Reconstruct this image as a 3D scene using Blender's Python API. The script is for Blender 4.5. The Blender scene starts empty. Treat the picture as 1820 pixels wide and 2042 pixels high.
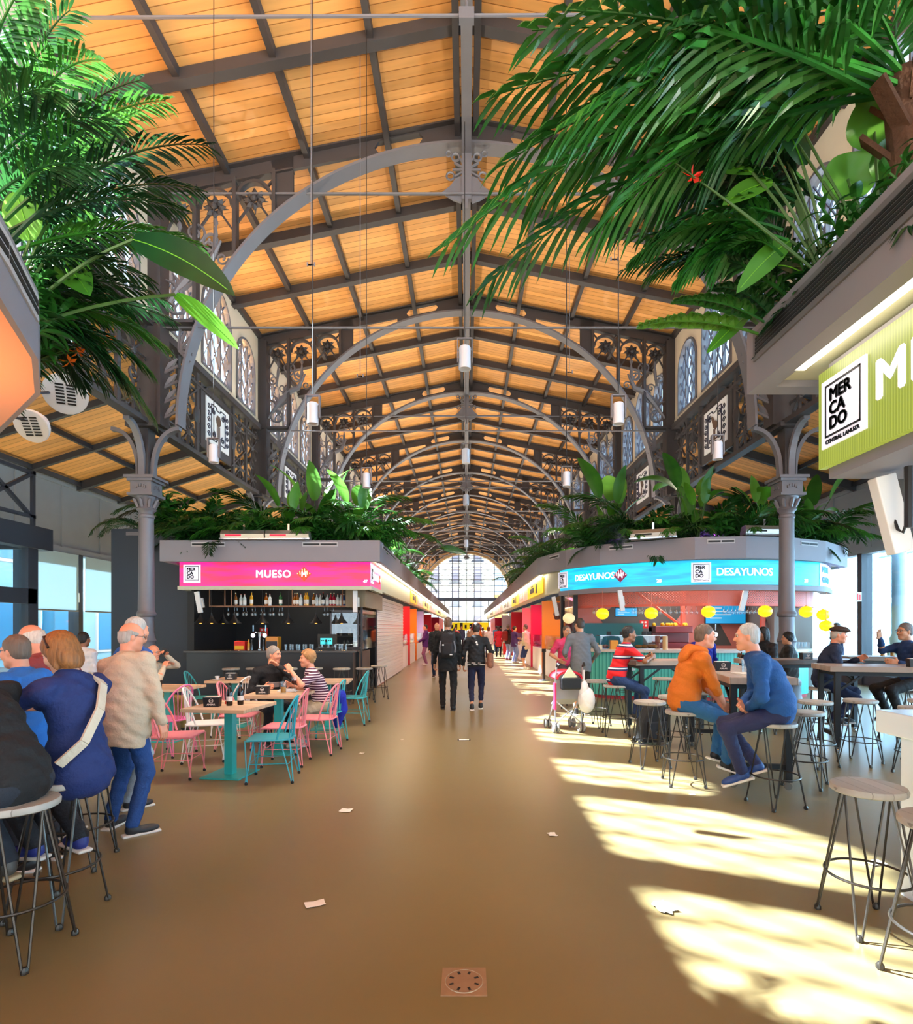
import bpy, math, random
import numpy as np
from mathutils import Vector, Matrix
R = math.radians
PI = math.pi
sc = bpy.context.scene
COL = sc.collection
# ---------------------------------------------------------------- camera, sky, sun, exposure
CAM_H = 1.58
cam_data = bpy.data.cameras.new('camera')
cam = bpy.data.objects.new('camera', cam_data)
COL.objects.link(cam)
cam.location = (0, 0, CAM_H)
cam.rotation_euler = (R(90), 0, 0)
cam_data.sensor_fit = 'HORIZONTAL'
cam_data.sensor_width = 36
cam_data.lens = 1130 * 36 / 1820
cam_data.shift_x = -20 / 1820
cam_data.shift_y = 231 / 1820
cam_data.clip_end = 400
sc.camera = cam
sc.view_settings.view_transform = 'Standard'
sc.view_settings.look = 'None'
sc.view_settings.exposure = -0.12
sc.view_settings.gamma = 1.0
sc.view_settings.use_curve_mapping = False
world = bpy.data.worlds.new('sky')
sc.world = world
world.use_nodes = True
bg = world.node_tree.nodes['Background']
bg.inputs[0].default_value = (0.70, 0.86, 1.0, 1)
bg.inputs[1].default_value = 3.1
sun_data = bpy.data.lights.new('sun', 'SUN')
sun_data.energy = 120
sun_data.angle = R(0.7)
sun_data.color = (0.96, 0.985, 1.0)
sun = bpy.data.objects.new('sun', sun_data)
COL.objects.link(sun)
sun.rotation_euler = Vector((0.92, -0.41, -1.0)).to_track_quat('-Z', 'Y').to_euler()
sc.cycles.max_bounces = 7
sc.cycles.diffuse_bounces = 4
sc.cycles.glossy_bounces = 3
sc.cycles.transmission_bounces = 6
sc.cycles.transparent_max_bounces = 24
sc.cycles.sample_clamp_indirect = 6
sc.cycles.caustics_reflective = False
sc.cycles.caustics_refractive = False

def lamp(name, kind, loc, energy, color=(1, 1, 1), size=0.3, size_y=None, aim=None, parent=None, spot=70, blend=0.5):
    d = bpy.data.lights.new(name, kind)
    d.energy = energy
    d.color = color
    if kind == 'AREA':
        d.shape = 'RECTANGLE' if size_y else 'DISK'
        d.size = size
        if size_y: d.size_y = size_y
    elif kind == 'SPOT':
        d.spot_size = R(spot); d.spot_blend = blend; d.shadow_soft_size = size
    else:
        d.shadow_soft_size = size
    o = bpy.data.objects.new(name, d)
    COL.objects.link(o)
    o.location = loc
    if aim: o.rotation_euler = Vector(aim).to_track_quat('-Z', 'Y').to_euler()
    if parent: o.parent = parent
    return o

# ---------------------------------------------------------------- helpers
FOC, CX, CY = 1130.0, 930.0, 1252.0
def P(px, py, Y):                       # point of the place seen at a pixel, at distance Y
    return Vector(((px - CX) / FOC * Y, Y, CAM_H + (CY - py) / FOC * Y))
def lin(c):
    if isinstance(c, str):
        c = c.lstrip('#'); c = [int(c[i:i + 2], 16) / 255 for i in (0, 2, 4)]
    return tuple(x / 12.92 if x <= 0.04045 else ((x + 0.055) / 1.055) ** 2.4 for x in c[:3])
def rotz(a):
    return Matrix.Rotation(a, 3, 'Z')
ORD = 'first second third fourth fifth sixth seventh eighth ninth tenth eleventh twelfth thirteenth fourteenth fifteenth sixteenth'.split()

class MB:
    def __init__(s): s.v = []; s.f = []
    def add(s, vs, fs):
        n = len(s.v)
        s.v.extend(tuple(v) for v in vs)
        s.f.extend(tuple(i + n for i in f) for f in fs)
        return s
    def bx(s, x0, x1, y0, y1, z0, z1):
        return s.add([(x0, y0, z0), (x1, y0, z0), (x1, y1, z0), (x0, y1, z0), (x0, y0, z1), (x1, y0, z1), (x1, y1, z1), (x0, y1, z1)],
                     [(0, 3, 2, 1), (4, 5, 6, 7), (0, 1, 5, 4), (1, 2, 6, 5), (2, 3, 7, 6), (3, 0, 4, 7)])
    def box(s, c, d, M=None):
        hx, hy, hz = d[0] / 2, d[1] / 2, d[2] / 2
        c = Vector(c)
        vs = [Vector((x, y, z)) for z in (-hz, hz) for x, y in ((-hx, -hy), (hx, -hy), (hx, hy), (-hx, hy))]
        if M is not None: vs = [M @ v for v in vs]
        return s.add([c + v for v in vs], [(0, 3, 2, 1), (4, 5, 6, 7), (0, 1, 5, 4), (1, 2, 6, 5), (2, 3, 7, 6), (3, 0, 4, 7)])
    def bar(s, a, b, w, h, up=(0, 0, 1)):      # rectangular bar from a to b
        a = Vector(a); b = Vector(b); t = (b - a); L = t.length; t.normalize()
        u = Vector(up)
        if abs(t.dot(u)) > 0.98: u = Vector((0, 1, 0))
        x = t.cross(u).normalized(); z = x.cross(t).normalized()
        M = Matrix((x, t, z)).transposed()
        return s.box((a + b) / 2, (w, L, h), M)
    def cone(s, a, b, r0, r1=None, n=8, caps=True):
        if r1 is None: r1 = r0
        a = Vector(a); b = Vector(b); t = (b - a).normalized()
        u = t.orthogonal().normalized(); w = t.cross(u)
        vs = []
        for c, r in ((a, r0), (b, r1)):
            for i in range(n):
                q = 2 * PI * i / n
                vs.append(c + (u * math.cos(q) + w * math.sin(q)) * r)
        fs = [(i, (i + 1) % n, n + (i + 1) % n, n + i) for i in range(n)]
        if caps: fs += [tuple(range(n - 1, -1, -1)), tuple(range(n, 2 * n))]
        return s.add(vs, fs)
    def tube(s, pts, r, n=6, closed=False, flat=None):
        pts = [Vector(p) for p in pts]; m = len(pts)
        rs = r if isinstance(r, (list, tuple)) else [r] * m
        vs = []; u = None
        for i, p in enumerate(pts):
            a = pts[(i - 1) % m] if (closed or i > 0) else p
            b = pts[(i + 1) % m] if (closed or i < m - 1) else p
            t = (b - a)
            if t.length < 1e-9: t = Vector((0, 0, 1))
            t.normalize()
            if u is None: u = t.orthogonal().normalized()
            u = (u - t * u.dot(t))
            if u.length < 1e-6: u = t.orthogonal()
            u.normalize(); w = t.cross(u)
            for k in range(n):
                q = 2 * PI * k / n
                vs.append(p + (u * math.cos(q) + w * math.sin(q)) * rs[i])
        fs = []
        for i in range(m if closed else m - 1):
            for k in range(n):
                a = i * n + k; b = i * n + (k + 1) % n
                j = ((i + 1) % m) * n
                fs.append((a, b, j + (k + 1) % n, j + k))
        if not closed: fs += [tuple(range(n - 1, -1, -1)), tuple((m - 1) * n + k for k in range(n))]
        return s.add(vs, fs)
    def lathe(s, c, prof, n=16):
        c = Vector(c); vs = []; m = len(prof)
        for r, z in prof:
            for k in range(n):
                q = 2 * PI * k / n
                vs.append(c + Vector((r * math.cos(q), r * math.sin(q), z)))
        fs = [(i * n + k, i * n + (k + 1) % n, (i + 1) * n + (k + 1) % n, (i + 1) * n + k) for i in range(m - 1) for k in range(n)]
        if prof[0][0] > 1e-6: fs.append(tuple(range(n - 1, -1, -1)))
        if prof[-1][0] > 1e-6: fs.append(tuple((m - 1) * n + k for k in range(n)))
        return s.add(vs, fs)
    def sph(s, c, r, n=12, m=8, M=None):
        rr = r if isinstance(r, (tuple, list)) else (r, r, r)
        c = Vector(c); vs = []
        for i in range(1, m):
            a = PI * i / m
            for k in range(n):
                q = 2 * PI * k / n
                vs.append(Vector((math.sin(a) * math.cos(q) * rr[0], math.sin(a) * math.sin(q) * rr[1], math.cos(a) * rr[2])))
        vs += [Vector((0, 0, rr[2])), Vector((0, 0, -rr[2]))]
        if M is not None: vs = [M @ v for v in vs]
        t = (m - 1) * n
        fs = [(i * n + k, (i + 1) * n + k, (i + 1) * n + (k + 1) % n, i * n + (k + 1) % n) for i in range(m - 2) for k in range(n)]
        fs += [(t, k, (k + 1) % n) for k in range(n)] + [(t + 1, (m - 2) * n + (k + 1) % n, (m - 2) * n + k) for k in range(n)]
        return s.add([c + v for v in vs], fs)
    def prism(s, poly, a, b, axis='z'):       # polygon extruded along an axis from a to b
        n = len(poly)
        def mk(u, v, w):
            return {'z': (u, v, w), 'y': (u, w, v), 'x': (w, u, v)}[axis]
        vs = [mk(u, v, a) for u, v in poly] + [mk(u, v, b) for u, v in poly]
        fs = [tuple(range(n - 1, -1, -1)), tuple(range(n, 2 * n))] + [(i, (i + 1) % n, n + (i + 1) % n, n + i) for i in range(n)]
        return s.add(vs, fs)
    def strip(s, A, B, a, b, axis='y'):       # band between two outlines of the same length, extruded
        n = len(A)
        def mk(u, v, w):
            return {'z': (u, v, w), 'y': (u, w, v), 'x': (w, u, v)}[axis]
        vs = [mk(*p, a) for p in A] + [mk(*p, a) for p in B] + [mk(*p, b) for p in A] + [mk(*p, b) for p in B]
        fs = []
        for i in range(n - 1):
            fs += [(i, i + 1, n + i + 1, n + i), (2 * n + i, 3 * n + i, 3 * n + i + 1, 2 * n + i + 1),
                   (i, 2 * n + i, 2 * n + i + 1, i + 1), (n + i, n + i + 1, 3 * n + i + 1, 3 * n + i)]
        fs += [(0, n, 3 * n, 2 * n), (n - 1, 3 * n - 1, 4 * n - 1, 2 * n - 1)]
        return s.add(vs, fs)
    def ring(s, c, r, t, n=24, k=6, M=None):  # torus
        c = Vector(c)
        pts = [Vector((r * math.cos(2 * PI * i / n), r * math.sin(2 * PI * i / n), 0)) for i in range(n)]
        if M is not None: pts = [M @ p for p in pts]
        return s.tube([c + p for p in pts], t, k, closed=True)
    def build(s, name, mat, parent=None, smooth=35, W=False, bevel=0):
        vs = s.v
        if W and parent is not None:
            Mi = (Matrix.Translation(parent.location) @ parent.rotation_euler.to_matrix().to_4x4()).inverted()
            vs = [Mi @ Vector(v) for v in vs]
        me = bpy.data.meshes.new(name)
        me.from_pydata([tuple(v) for v in vs], [], s.f)
        return link_mesh(name, me, mat, parent, smooth, bevel)

def link_mesh(name, me, mat, parent=None, smooth=35, bevel=0, fix=True):
    me.materials.append(mat)
    if fix:
        import bmesh
        b = bmesh.new(); b.from_mesh(me); bmesh.ops.recalc_face_normals(b, faces=b.faces); b.to_mesh(me); b.free()
    if smooth and len(me.polygons):
        me.polygons.foreach_set('use_smooth', [True] * len(me.polygons))
        me.set_sharp_from_angle(angle=R(smooth))
    o = bpy.data.objects.new(name, me)
    COL.objects.link(o)
    if parent is not None: o.parent = parent
    if bevel:
        m = o.modifiers.new('edge', 'BEVEL'); m.width = bevel; m.segments = 2; m.limit_method = 'ANGLE'
    return o

def thing(name, label, cat, loc=(0, 0, 0), rz=0, group=None):
    o = bpy.data.objects.new(name, None)
    COL.objects.link(o)
    o.empty_display_size = 0.1
    o.location = loc; o.rotation_euler = (0, 0, rz)
    o['label'] = label; o['category'] = cat
    if group: o['group'] = group
    return o
def tag(o, label, cat, group=None, kind=None):
    o['label'] = label; o['category'] = cat
    if group: o['group'] = group
    if kind: o['kind'] = kind
    return o
def struct(o, label=None, cat=None):
    o['kind'] = 'structure'
    if label: o['label'] = label
    if cat: o['category'] = cat
    return o
KIDS = {}
def kids(o):
    return [c for c in bpy.data.objects if c.parent is o]
def dup(root, loc, rz=None, label=None, group=None, scale=None, rot=None):
    if root.name not in KIDS:
        KIDS[root.name] = [(c, kids(c)) for c in kids(root)]
    r = root.copy(); COL.objects.link(r)
    r.location = loc
    if rz is not None: r.rotation_euler = (0, 0, rz)
    if rot is not None: r.rotation_euler = rot
    if scale is not None: r.scale = (scale,) * 3 if not isinstance(scale, tuple) else scale
    if label: r['label'] = label
    if group: r['group'] = group
    for c, gs in KIDS[root.name]:
        k = c.copy(); COL.objects.link(k); k.parent = r
        for g in gs:
            q = g.copy(); COL.objects.link(q); q.parent = k
    return r

# ---------------------------------------------------------------- materials
MATS = {}
def mat(name, col, rough=0.5, metal=0.0, emit=0.0, var=None, bump=None, spec=0.5, ecol=None, alpha=None, coat=0):
    if name in MATS: return MATS[name]
    m = bpy.data.materials.new(name); m.use_nodes = True
    nt = m.node_tree; b = nt.nodes['Principled BSDF']
    c = lin(col) if isinstance(col, str) else col
    b.inputs['Base Color'].default_value = (*c, 1)
    b.inputs['Roughness'].default_value = rough
    b.inputs['Metallic'].default_value = metal
    b.inputs['Specular IOR Level'].default_value = spec
    if coat: b.inputs['Coat Weight'].default_value = coat
    if emit:
        b.inputs['Emission Color'].default_value = (*(lin(ecol) if ecol else c), 1)
        b.inputs['Emission Strength'].default_value = emit
    tc = None
    if var or bump:
        tc = nt.nodes.new('ShaderNodeTexCoord')
    if var:
        sc_, amt = var[:2]
        n = nt.nodes.new('ShaderNodeTexNoise'); n.inputs['Scale'].default_value = sc_; n.inputs['Detail'].default_value = 6
        nt.links.new(tc.outputs['Object'], n.inputs['Vector'])
        mx = nt.nodes.new('ShaderNodeMix'); mx.data_type = 'RGBA'
        lo = tuple(max(0, x * (1 - amt)) for x in c); hi = tuple(min(1, x * (1 + amt)) for x in c)
        mx.inputs[6].default_value = (*lo, 1); mx.inputs[7].default_value = (*hi, 1)
        nt.links.new(n.outputs['Fac'], mx.inputs[0]); nt.links.new(mx.outputs[2], b.inputs['Base Color'])
    if bump:
        sc_, st = bump[:2]
        n = nt.nodes.new('ShaderNodeTexNoise'); n.inputs['Scale'].default_value = sc_; n.inputs['Detail'].default_value = 4
        nt.links.new(tc.outputs['Object'], n.inputs['Vector'])
        bp = nt.nodes.new('ShaderNodeBump'); bp.inputs['Strength'].default_value = st; bp.inputs['Distance'].default_value = 0.02
        nt.links.new(n.outputs['Fac'], bp.inputs['Height']); nt.links.new(bp.outputs['Normal'], b.inputs['Normal'])
    MATS[name] = m
    return m
def glass(name, tint=(0.9, 0.96, 1.0), refl=0.08):
    if name in MATS: return MATS[name]
    m = bpy.data.materials.new(name); m.use_nodes = True
    nt = m.node_tree; nt.nodes.clear()
    o = nt.nodes.new('ShaderNodeOutputMaterial'); t = nt.nodes.new('ShaderNodeBsdfTransparent'); g = nt.nodes.new('ShaderNodeBsdfGlossy')
    t.inputs[0].default_value = (*tint, 1); g.inputs['Roughness'].default_value = 0.03
    mx = nt.nodes.new('ShaderNodeMixShader'); fr = nt.nodes.new('ShaderNodeLayerWeight'); fr.inputs[0].default_value = 0.12
    mr = nt.nodes.new('ShaderNodeMath'); mr.operation = 'MULTIPLY_ADD'; mr.inputs[1].default_value = 0.3; mr.inputs[2].default_value = refl
    nt.links.new(fr.outputs['Fresnel'], mr.inputs[0]); nt.links.new(mr.outputs[0], mx.inputs[0])
    nt.links.new(t.outputs[0], mx.inputs[1]); nt.links.new(g.outputs[0], mx.inputs[2]); nt.links.new(mx.outputs[0], o.inputs[0])
    MATS[name] = m
    return m
def stripes(name, cols, axis, period, rough=0.6, offset=0.0, noise=0.0, bumpy=0.0, var=0.0, coord='Object', grain=None, metal=0):
    """colour bands along an axis of the object: cols = [(start fraction, colour), ...]"""
    if name in MATS: return MATS[name]
    m = bpy.data.materials.new(name); m.use_nodes = True
    nt = m.node_tree; b = nt.nodes['Principled BSDF']; b.inputs['Roughness'].default_value = rough; b.inputs['Metallic'].default_value = metal
    tc = nt.nodes.new('ShaderNodeTexCoord'); sx = nt.nodes.new('ShaderNodeSeparateXYZ')
    nt.links.new(tc.outputs[coord], sx.inputs[0])
    d = nt.nodes.new('ShaderNodeMath'); d.operation = 'MULTIPLY_ADD'; d.inputs[1].default_value = 1 / period; d.inputs[2].default_value = offset
    nt.links.new(sx.outputs['XYZ'.index(axis)], d.inputs[0])
    fr = nt.nodes.new('ShaderNodeMath'); fr.operation = 'FRACT'; nt.links.new(d.outputs[0], fr.inputs[0])
    cr = nt.nodes.new('ShaderNodeValToRGB'); cr.color_ramp.interpolation = 'CONSTANT'
    el = cr.color_ramp.elements
    while len(el) < len(cols): el.new(0.5)
    for e, (p_, c_) in zip(el, cols):
        e.position = p_; e.color = (*lin(c_), 1)
    nt.links.new(fr.outputs[0], cr.inputs[0])
    out = cr.outputs[0]
    if grain or var:
        mp = nt.nodes.new('ShaderNodeMapping'); mp.inputs['Scale'].default_value = grain or (3, 3, 3)
        nt.links.new(tc.outputs[coord], mp.inputs[0])
        n = nt.nodes.new('ShaderNodeTexNoise'); n.inputs['Scale'].default_value = 1; n.inputs['Detail'].default_value = 6
        nt.links.new(mp.outputs[0], n.inputs['Vector'])
        fl = nt.nodes.new('ShaderNodeMath'); fl.operation = 'FLOOR'; nt.links.new(d.outputs[0], fl.inputs[0])
        wn = nt.nodes.new('ShaderNodeTexWhiteNoise'); wn.noise_dimensions = '1D'; nt.links.new(fl.outputs[0], wn.inputs['W'])
        ad = nt.nodes.new('ShaderNodeMath'); ad.operation = 'ADD'
        nt.links.new(n.outputs['Fac'], ad.inputs[0]); nt.links.new(wn.outputs['Value'], ad.inputs[1])
        mr = nt.nodes.new('ShaderNodeMapRange'); mr.inputs['From Min'].default_value = 0.3; mr.inputs['From Max'].default_value = 1.6
        mr.inputs['To Min'].default_value = 1 - var; mr.inputs['To Max'].default_value = 1 + var
        nt.links.new(ad.outputs[0], mr.inputs['Value'])
        hs = nt.nodes.new('ShaderNodeHueSaturation'); nt.links.new(mr.outputs[0], hs.inputs['Value']); nt.links.new(out, hs.inputs['Color'])
        out = hs.outputs[0]
    nt.links.new(out, b.inputs['Base Color'])
    MATS[name] = m
    return m

M_IRON = mat('iron grey', '#413c3d', 0.55, 0.2, var=(3, 0.15))
M_IRON_L = mat('iron light', '#6e6b70', 0.5, 0.2, var=(3, 0.1))
M_STEEL = mat('dark steel', '#3a3c42', 0.5, 0.3)
M_BLACK = mat('black paint', '#101013', 0.5)
M_WHITE = mat('white paint', '#e8e8ea', 0.5)
M_GREY = mat('parapet grey', '#858088', 0.6, var=(2, 0.05))
M_GLASS = glass('window glass')
M_CLEAR = glass('drink glass', (0.93, 0.96, 0.97), 0.14)
M_CHROME = mat('chrome', '#c8ccd2', 0.15, 1.0)

def textmesh(txt, size, extrude=0.004, bold=0.0, align='CENTER', spacing=1.0):
    cu = bpy.data.curves.new('t', 'FONT')
    cu.body = txt; cu.size = size; cu.extrude = extrude; cu.align_x = align; cu.align_y = 'CENTER'
    cu.resolution_u = 3; cu.space_character = spacing; cu.space_line = 0.85
    o = bpy.data.objects.new('t', cu); COL.objects.link(o)
    bpy.context.view_layer.update()
    dg = bpy.context.evaluated_depsgraph_get()
    me = bpy.data.meshes.new_from_object(o.evaluated_get(dg))
    vs = [v.co.copy() for v in me.vertices]; fs = [tuple(p.vertices) for p in me.polygons]
    bpy.data.objects.remove(o); bpy.data.curves.remove(cu); bpy.data.meshes.remove(me)
    return vs, fs
def put_text(name, txt, size, m, parent, fn, bold=0.0, extrude=0.003, align='CENTER', spacing=1.0, label=None):
    """fn maps (u right, v up, w out) to a point in the parent's own frame"""
    vs, fs = textmesh(txt, size, extrude, bold, align, spacing)
    b = MB()
    for dx, dy in (((0, 0), (bold, 0), (-bold, 0), (0, bold), (0, -bold)) if bold else ((0, 0),)):
        b.add([fn(v.x + dx, v.y + dy, v.z) for v in vs], fs)
    o = b.build(name, m, parent, smooth=0)
    if label: o['label'] = label
    return o
# ================================================================ BUILDING
TA, TS, NT = 10.5, 5.5, 11            # first truss, bay length, number of trusses
HALF = 5.75                           # half width of the nave at the columns
RZ = 11.0                             # ridge
def roof_z(x): return RZ - 0.2 * abs(x)

# ---- floor
def floor_material():
    m = bpy.data.materials.new('polished concrete'); m.use_nodes = True
    nt = m.node_tree; b = nt.nodes['Principled BSDF']
    tc = nt.nodes.new('ShaderNodeTexCoord')
    def noise(s, d, dist=0.0):
        n = nt.nodes.new('ShaderNodeTexNoise'); n.inputs['Scale'].default_value = s; n.inputs['Detail'].default_value = d
        n.inputs['Distortion'].default_value = dist
        nt.links.new(tc.outputs['Object'], n.inputs['Vector']); return n
    n1 = noise(0.45, 3, 0.0); n4 = noise(5, 3)
    cr = nt.nodes.new('ShaderNodeValToRGB'); e = cr.color_ramp.elements
    e[0].position = 0.3; e[0].color = (*lin('#726340'), 1); e[1].position = 0.72; e[1].color = (*lin('#83734f'), 1)
    nt.links.new(n1.outputs['Fac'], cr.inputs[0])
    nt.links.new(cr.outputs[0], b.inputs['Base Color'])
    mr = nt.nodes.new('ShaderNodeMapRange'); mr.inputs['From Min'].default_value = 0.3; mr.inputs['From Max'].default_value = 0.7
    mr.inputs['To Min'].default_value = 0.282; mr.inputs['To Max'].default_value = 0.36
    nt.links.new(n1.outputs['Fac'], mr.inputs['Value']); nt.links.new(mr.outputs[0], b.inputs['Roughness'])
    bp = nt.nodes.new('ShaderNodeBump'); bp.inputs['Strength'].default_value = 0.10; bp.inputs['Distance'].default_value = 0.006
    nt.links.new(n4.outputs['Fac'], bp.inputs['Height']); nt.links.new(bp.outputs['Normal'], b.inputs['Normal'])
    return m
fl = MB()
for x in range(-11, 11):
    for y in range(-2, 23):
        fl.add([(x, y * 3, 0), (x + 1, y * 3, 0), (x + 1, y * 3 + 3, 0), (x, y * 3 + 3, 0)], [(0, 1, 2, 3)])
fl.bx(-11, 11, -6, 69, -0.12, -0.001)
struct(fl.build('floor', floor_material(), smooth=0), 'polished brown concrete floor of the market hall', 'floor')
og = MB(); og.bx(-60, 60, -40, 120, -0.3, -0.125)
struct(og.build('ground', mat('street paving', '#9a958c', 0.85, var=(0.6, 0.15)), smooth=0), 'street paving outside the hall', 'ground')

# ---- roof boards
def wood_material(name, dark, light, axis='Y', width=0.17):
    return stripes(name, [(0.0, '#8a5524'), (0.04, light), (0.96, dark)], axis, width, 0.55, var=0.28, grain=(0.8, 9, 0.8) if axis == 'Y' else (9, 0.8, 0.8))
M_ROOF = wood_material('roof boards', '#c47c38', '#e6a45e')
for s, nm in ((-1, 'left'), (1, 'right')):
    b = MB()
    y0, y1 = -6, 68.5
    b.add([(0, y0, RZ + 0.02), (s * 6.2, y0, RZ + 0.02 - 1.24), (s * 6.2, y1, RZ + 0.02 - 1.24), (0, y1, RZ + 0.02),
           (0, y0, RZ + 0.2), (s * 6.2, y0, RZ - 1.06), (s * 6.2, y1, RZ - 1.06), (0, y1, RZ + 0.2)],
          [(0, 1, 2, 3), (4, 5, 6, 7), (0, 1, 5, 4), (1, 2, 6, 5), (2, 3, 7, 6), (3, 0, 4, 7)])
    o = b.build('ceiling_' + nm, M_ROOF, smooth=0)
    struct(o, 'orange timber boarding of the %s roof slope of the nave' % nm, 'ceiling')
    b = MB()                                             # aisle roof
    za, zb = 7.2, 5.62
    b.add([(s * 5.95, y0, za), (s * 11.2, y0, zb), (s * 11.2, y1, zb), (s * 5.95, y1, za),
           (s * 5.95, y0, za + .15), (s * 11.2, y0, zb + .15), (s * 11.2, y1, zb + .15), (s * 5.95, y1, za + .15)],
          [(0, 1, 2, 3), (4, 5, 6, 7), (0, 1, 5, 4), (1, 2, 6, 5), (2, 3, 7, 6), (3, 0, 4, 7)])
    struct(b.build('ceiling_aisle_' + nm, M_ROOF, smooth=0), 'timber boarding of the %s aisle roof' % nm, 'ceiling')
    b = MB()                                             # aisle rafters and purlins
    k = -2
    while TA + k * TS / 3 < 66:
        y = TA + k * TS / 3
        big = 0.13 if k % 3 == 0 else 0.09
        b.bar((s * 6.0, y, za - 0.10), (s * 11.0, y, zb - 0.08), big, 0.22 if k % 3 == 0 else 0.14)
        k += 1
    for t in (0.33, 0.67, 0.97):
        x = 6.0 + 5.0 * t; z = za + (zb - za) * t - 0.06
        b.bx(s * x - .04, s * x + .04, 2, 66, z - .06, z + .05)
    struct(b.build('trim_aisle_' + nm, M_STEEL, smooth=0), 'dark steel rafters under the %s aisle roof' % nm, 'trim')
b = MB()                                                 # purlins of the nave, one framing
for s in (-1, 1):
    for x in (1.47, 2.95, 4.42, 5.8):
        z = roof_z(x) - 0.07
        b.bx(s * x - .05, s * x + .05, -5, 67, z - .09, z + .07)
for x in (-0.17, 0.17):
    b.bx(x - .05, x + .05, -5, 67, RZ - .34, RZ - .02)
for k in range(-3, 30):
    if k % 3 == 0: continue
    y = TA + k * TS / 3
    for s in (-1, 1):
        b.bar((0, y, RZ - .12), (s * 5.9, y, RZ - .12 - 1.18), 0.1, 0.2)
        b.bar((0, y - .001, RZ - .23), (s * 5.9, y - .001, RZ - .23 - 1.18), 0.17, 0.025)
struct(b.build('trim_roof', M_IRON, smooth=0), 'grey iron purlins and small rafters under the nave roof', 'trim')
ct = MB()
ct.bx(-.085, .085, -5, 66.5, 10.34, 10.40); ct.bx(-.085, -.07, -5, 66.5, 10.40, 10.46); ct.bx(.07, .085, -5, 66.5, 10.40, 10.46)
for i in range(26): ct.bx(-.02, .02, -4 + i * 2.75, -3.97 + i * 2.75, 10.46, RZ)
tag(ct.build('cable_tray', M_IRON_L, smooth=0), 'long pale grey cable tray hung under the roof ridge', 'cable tray')

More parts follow.
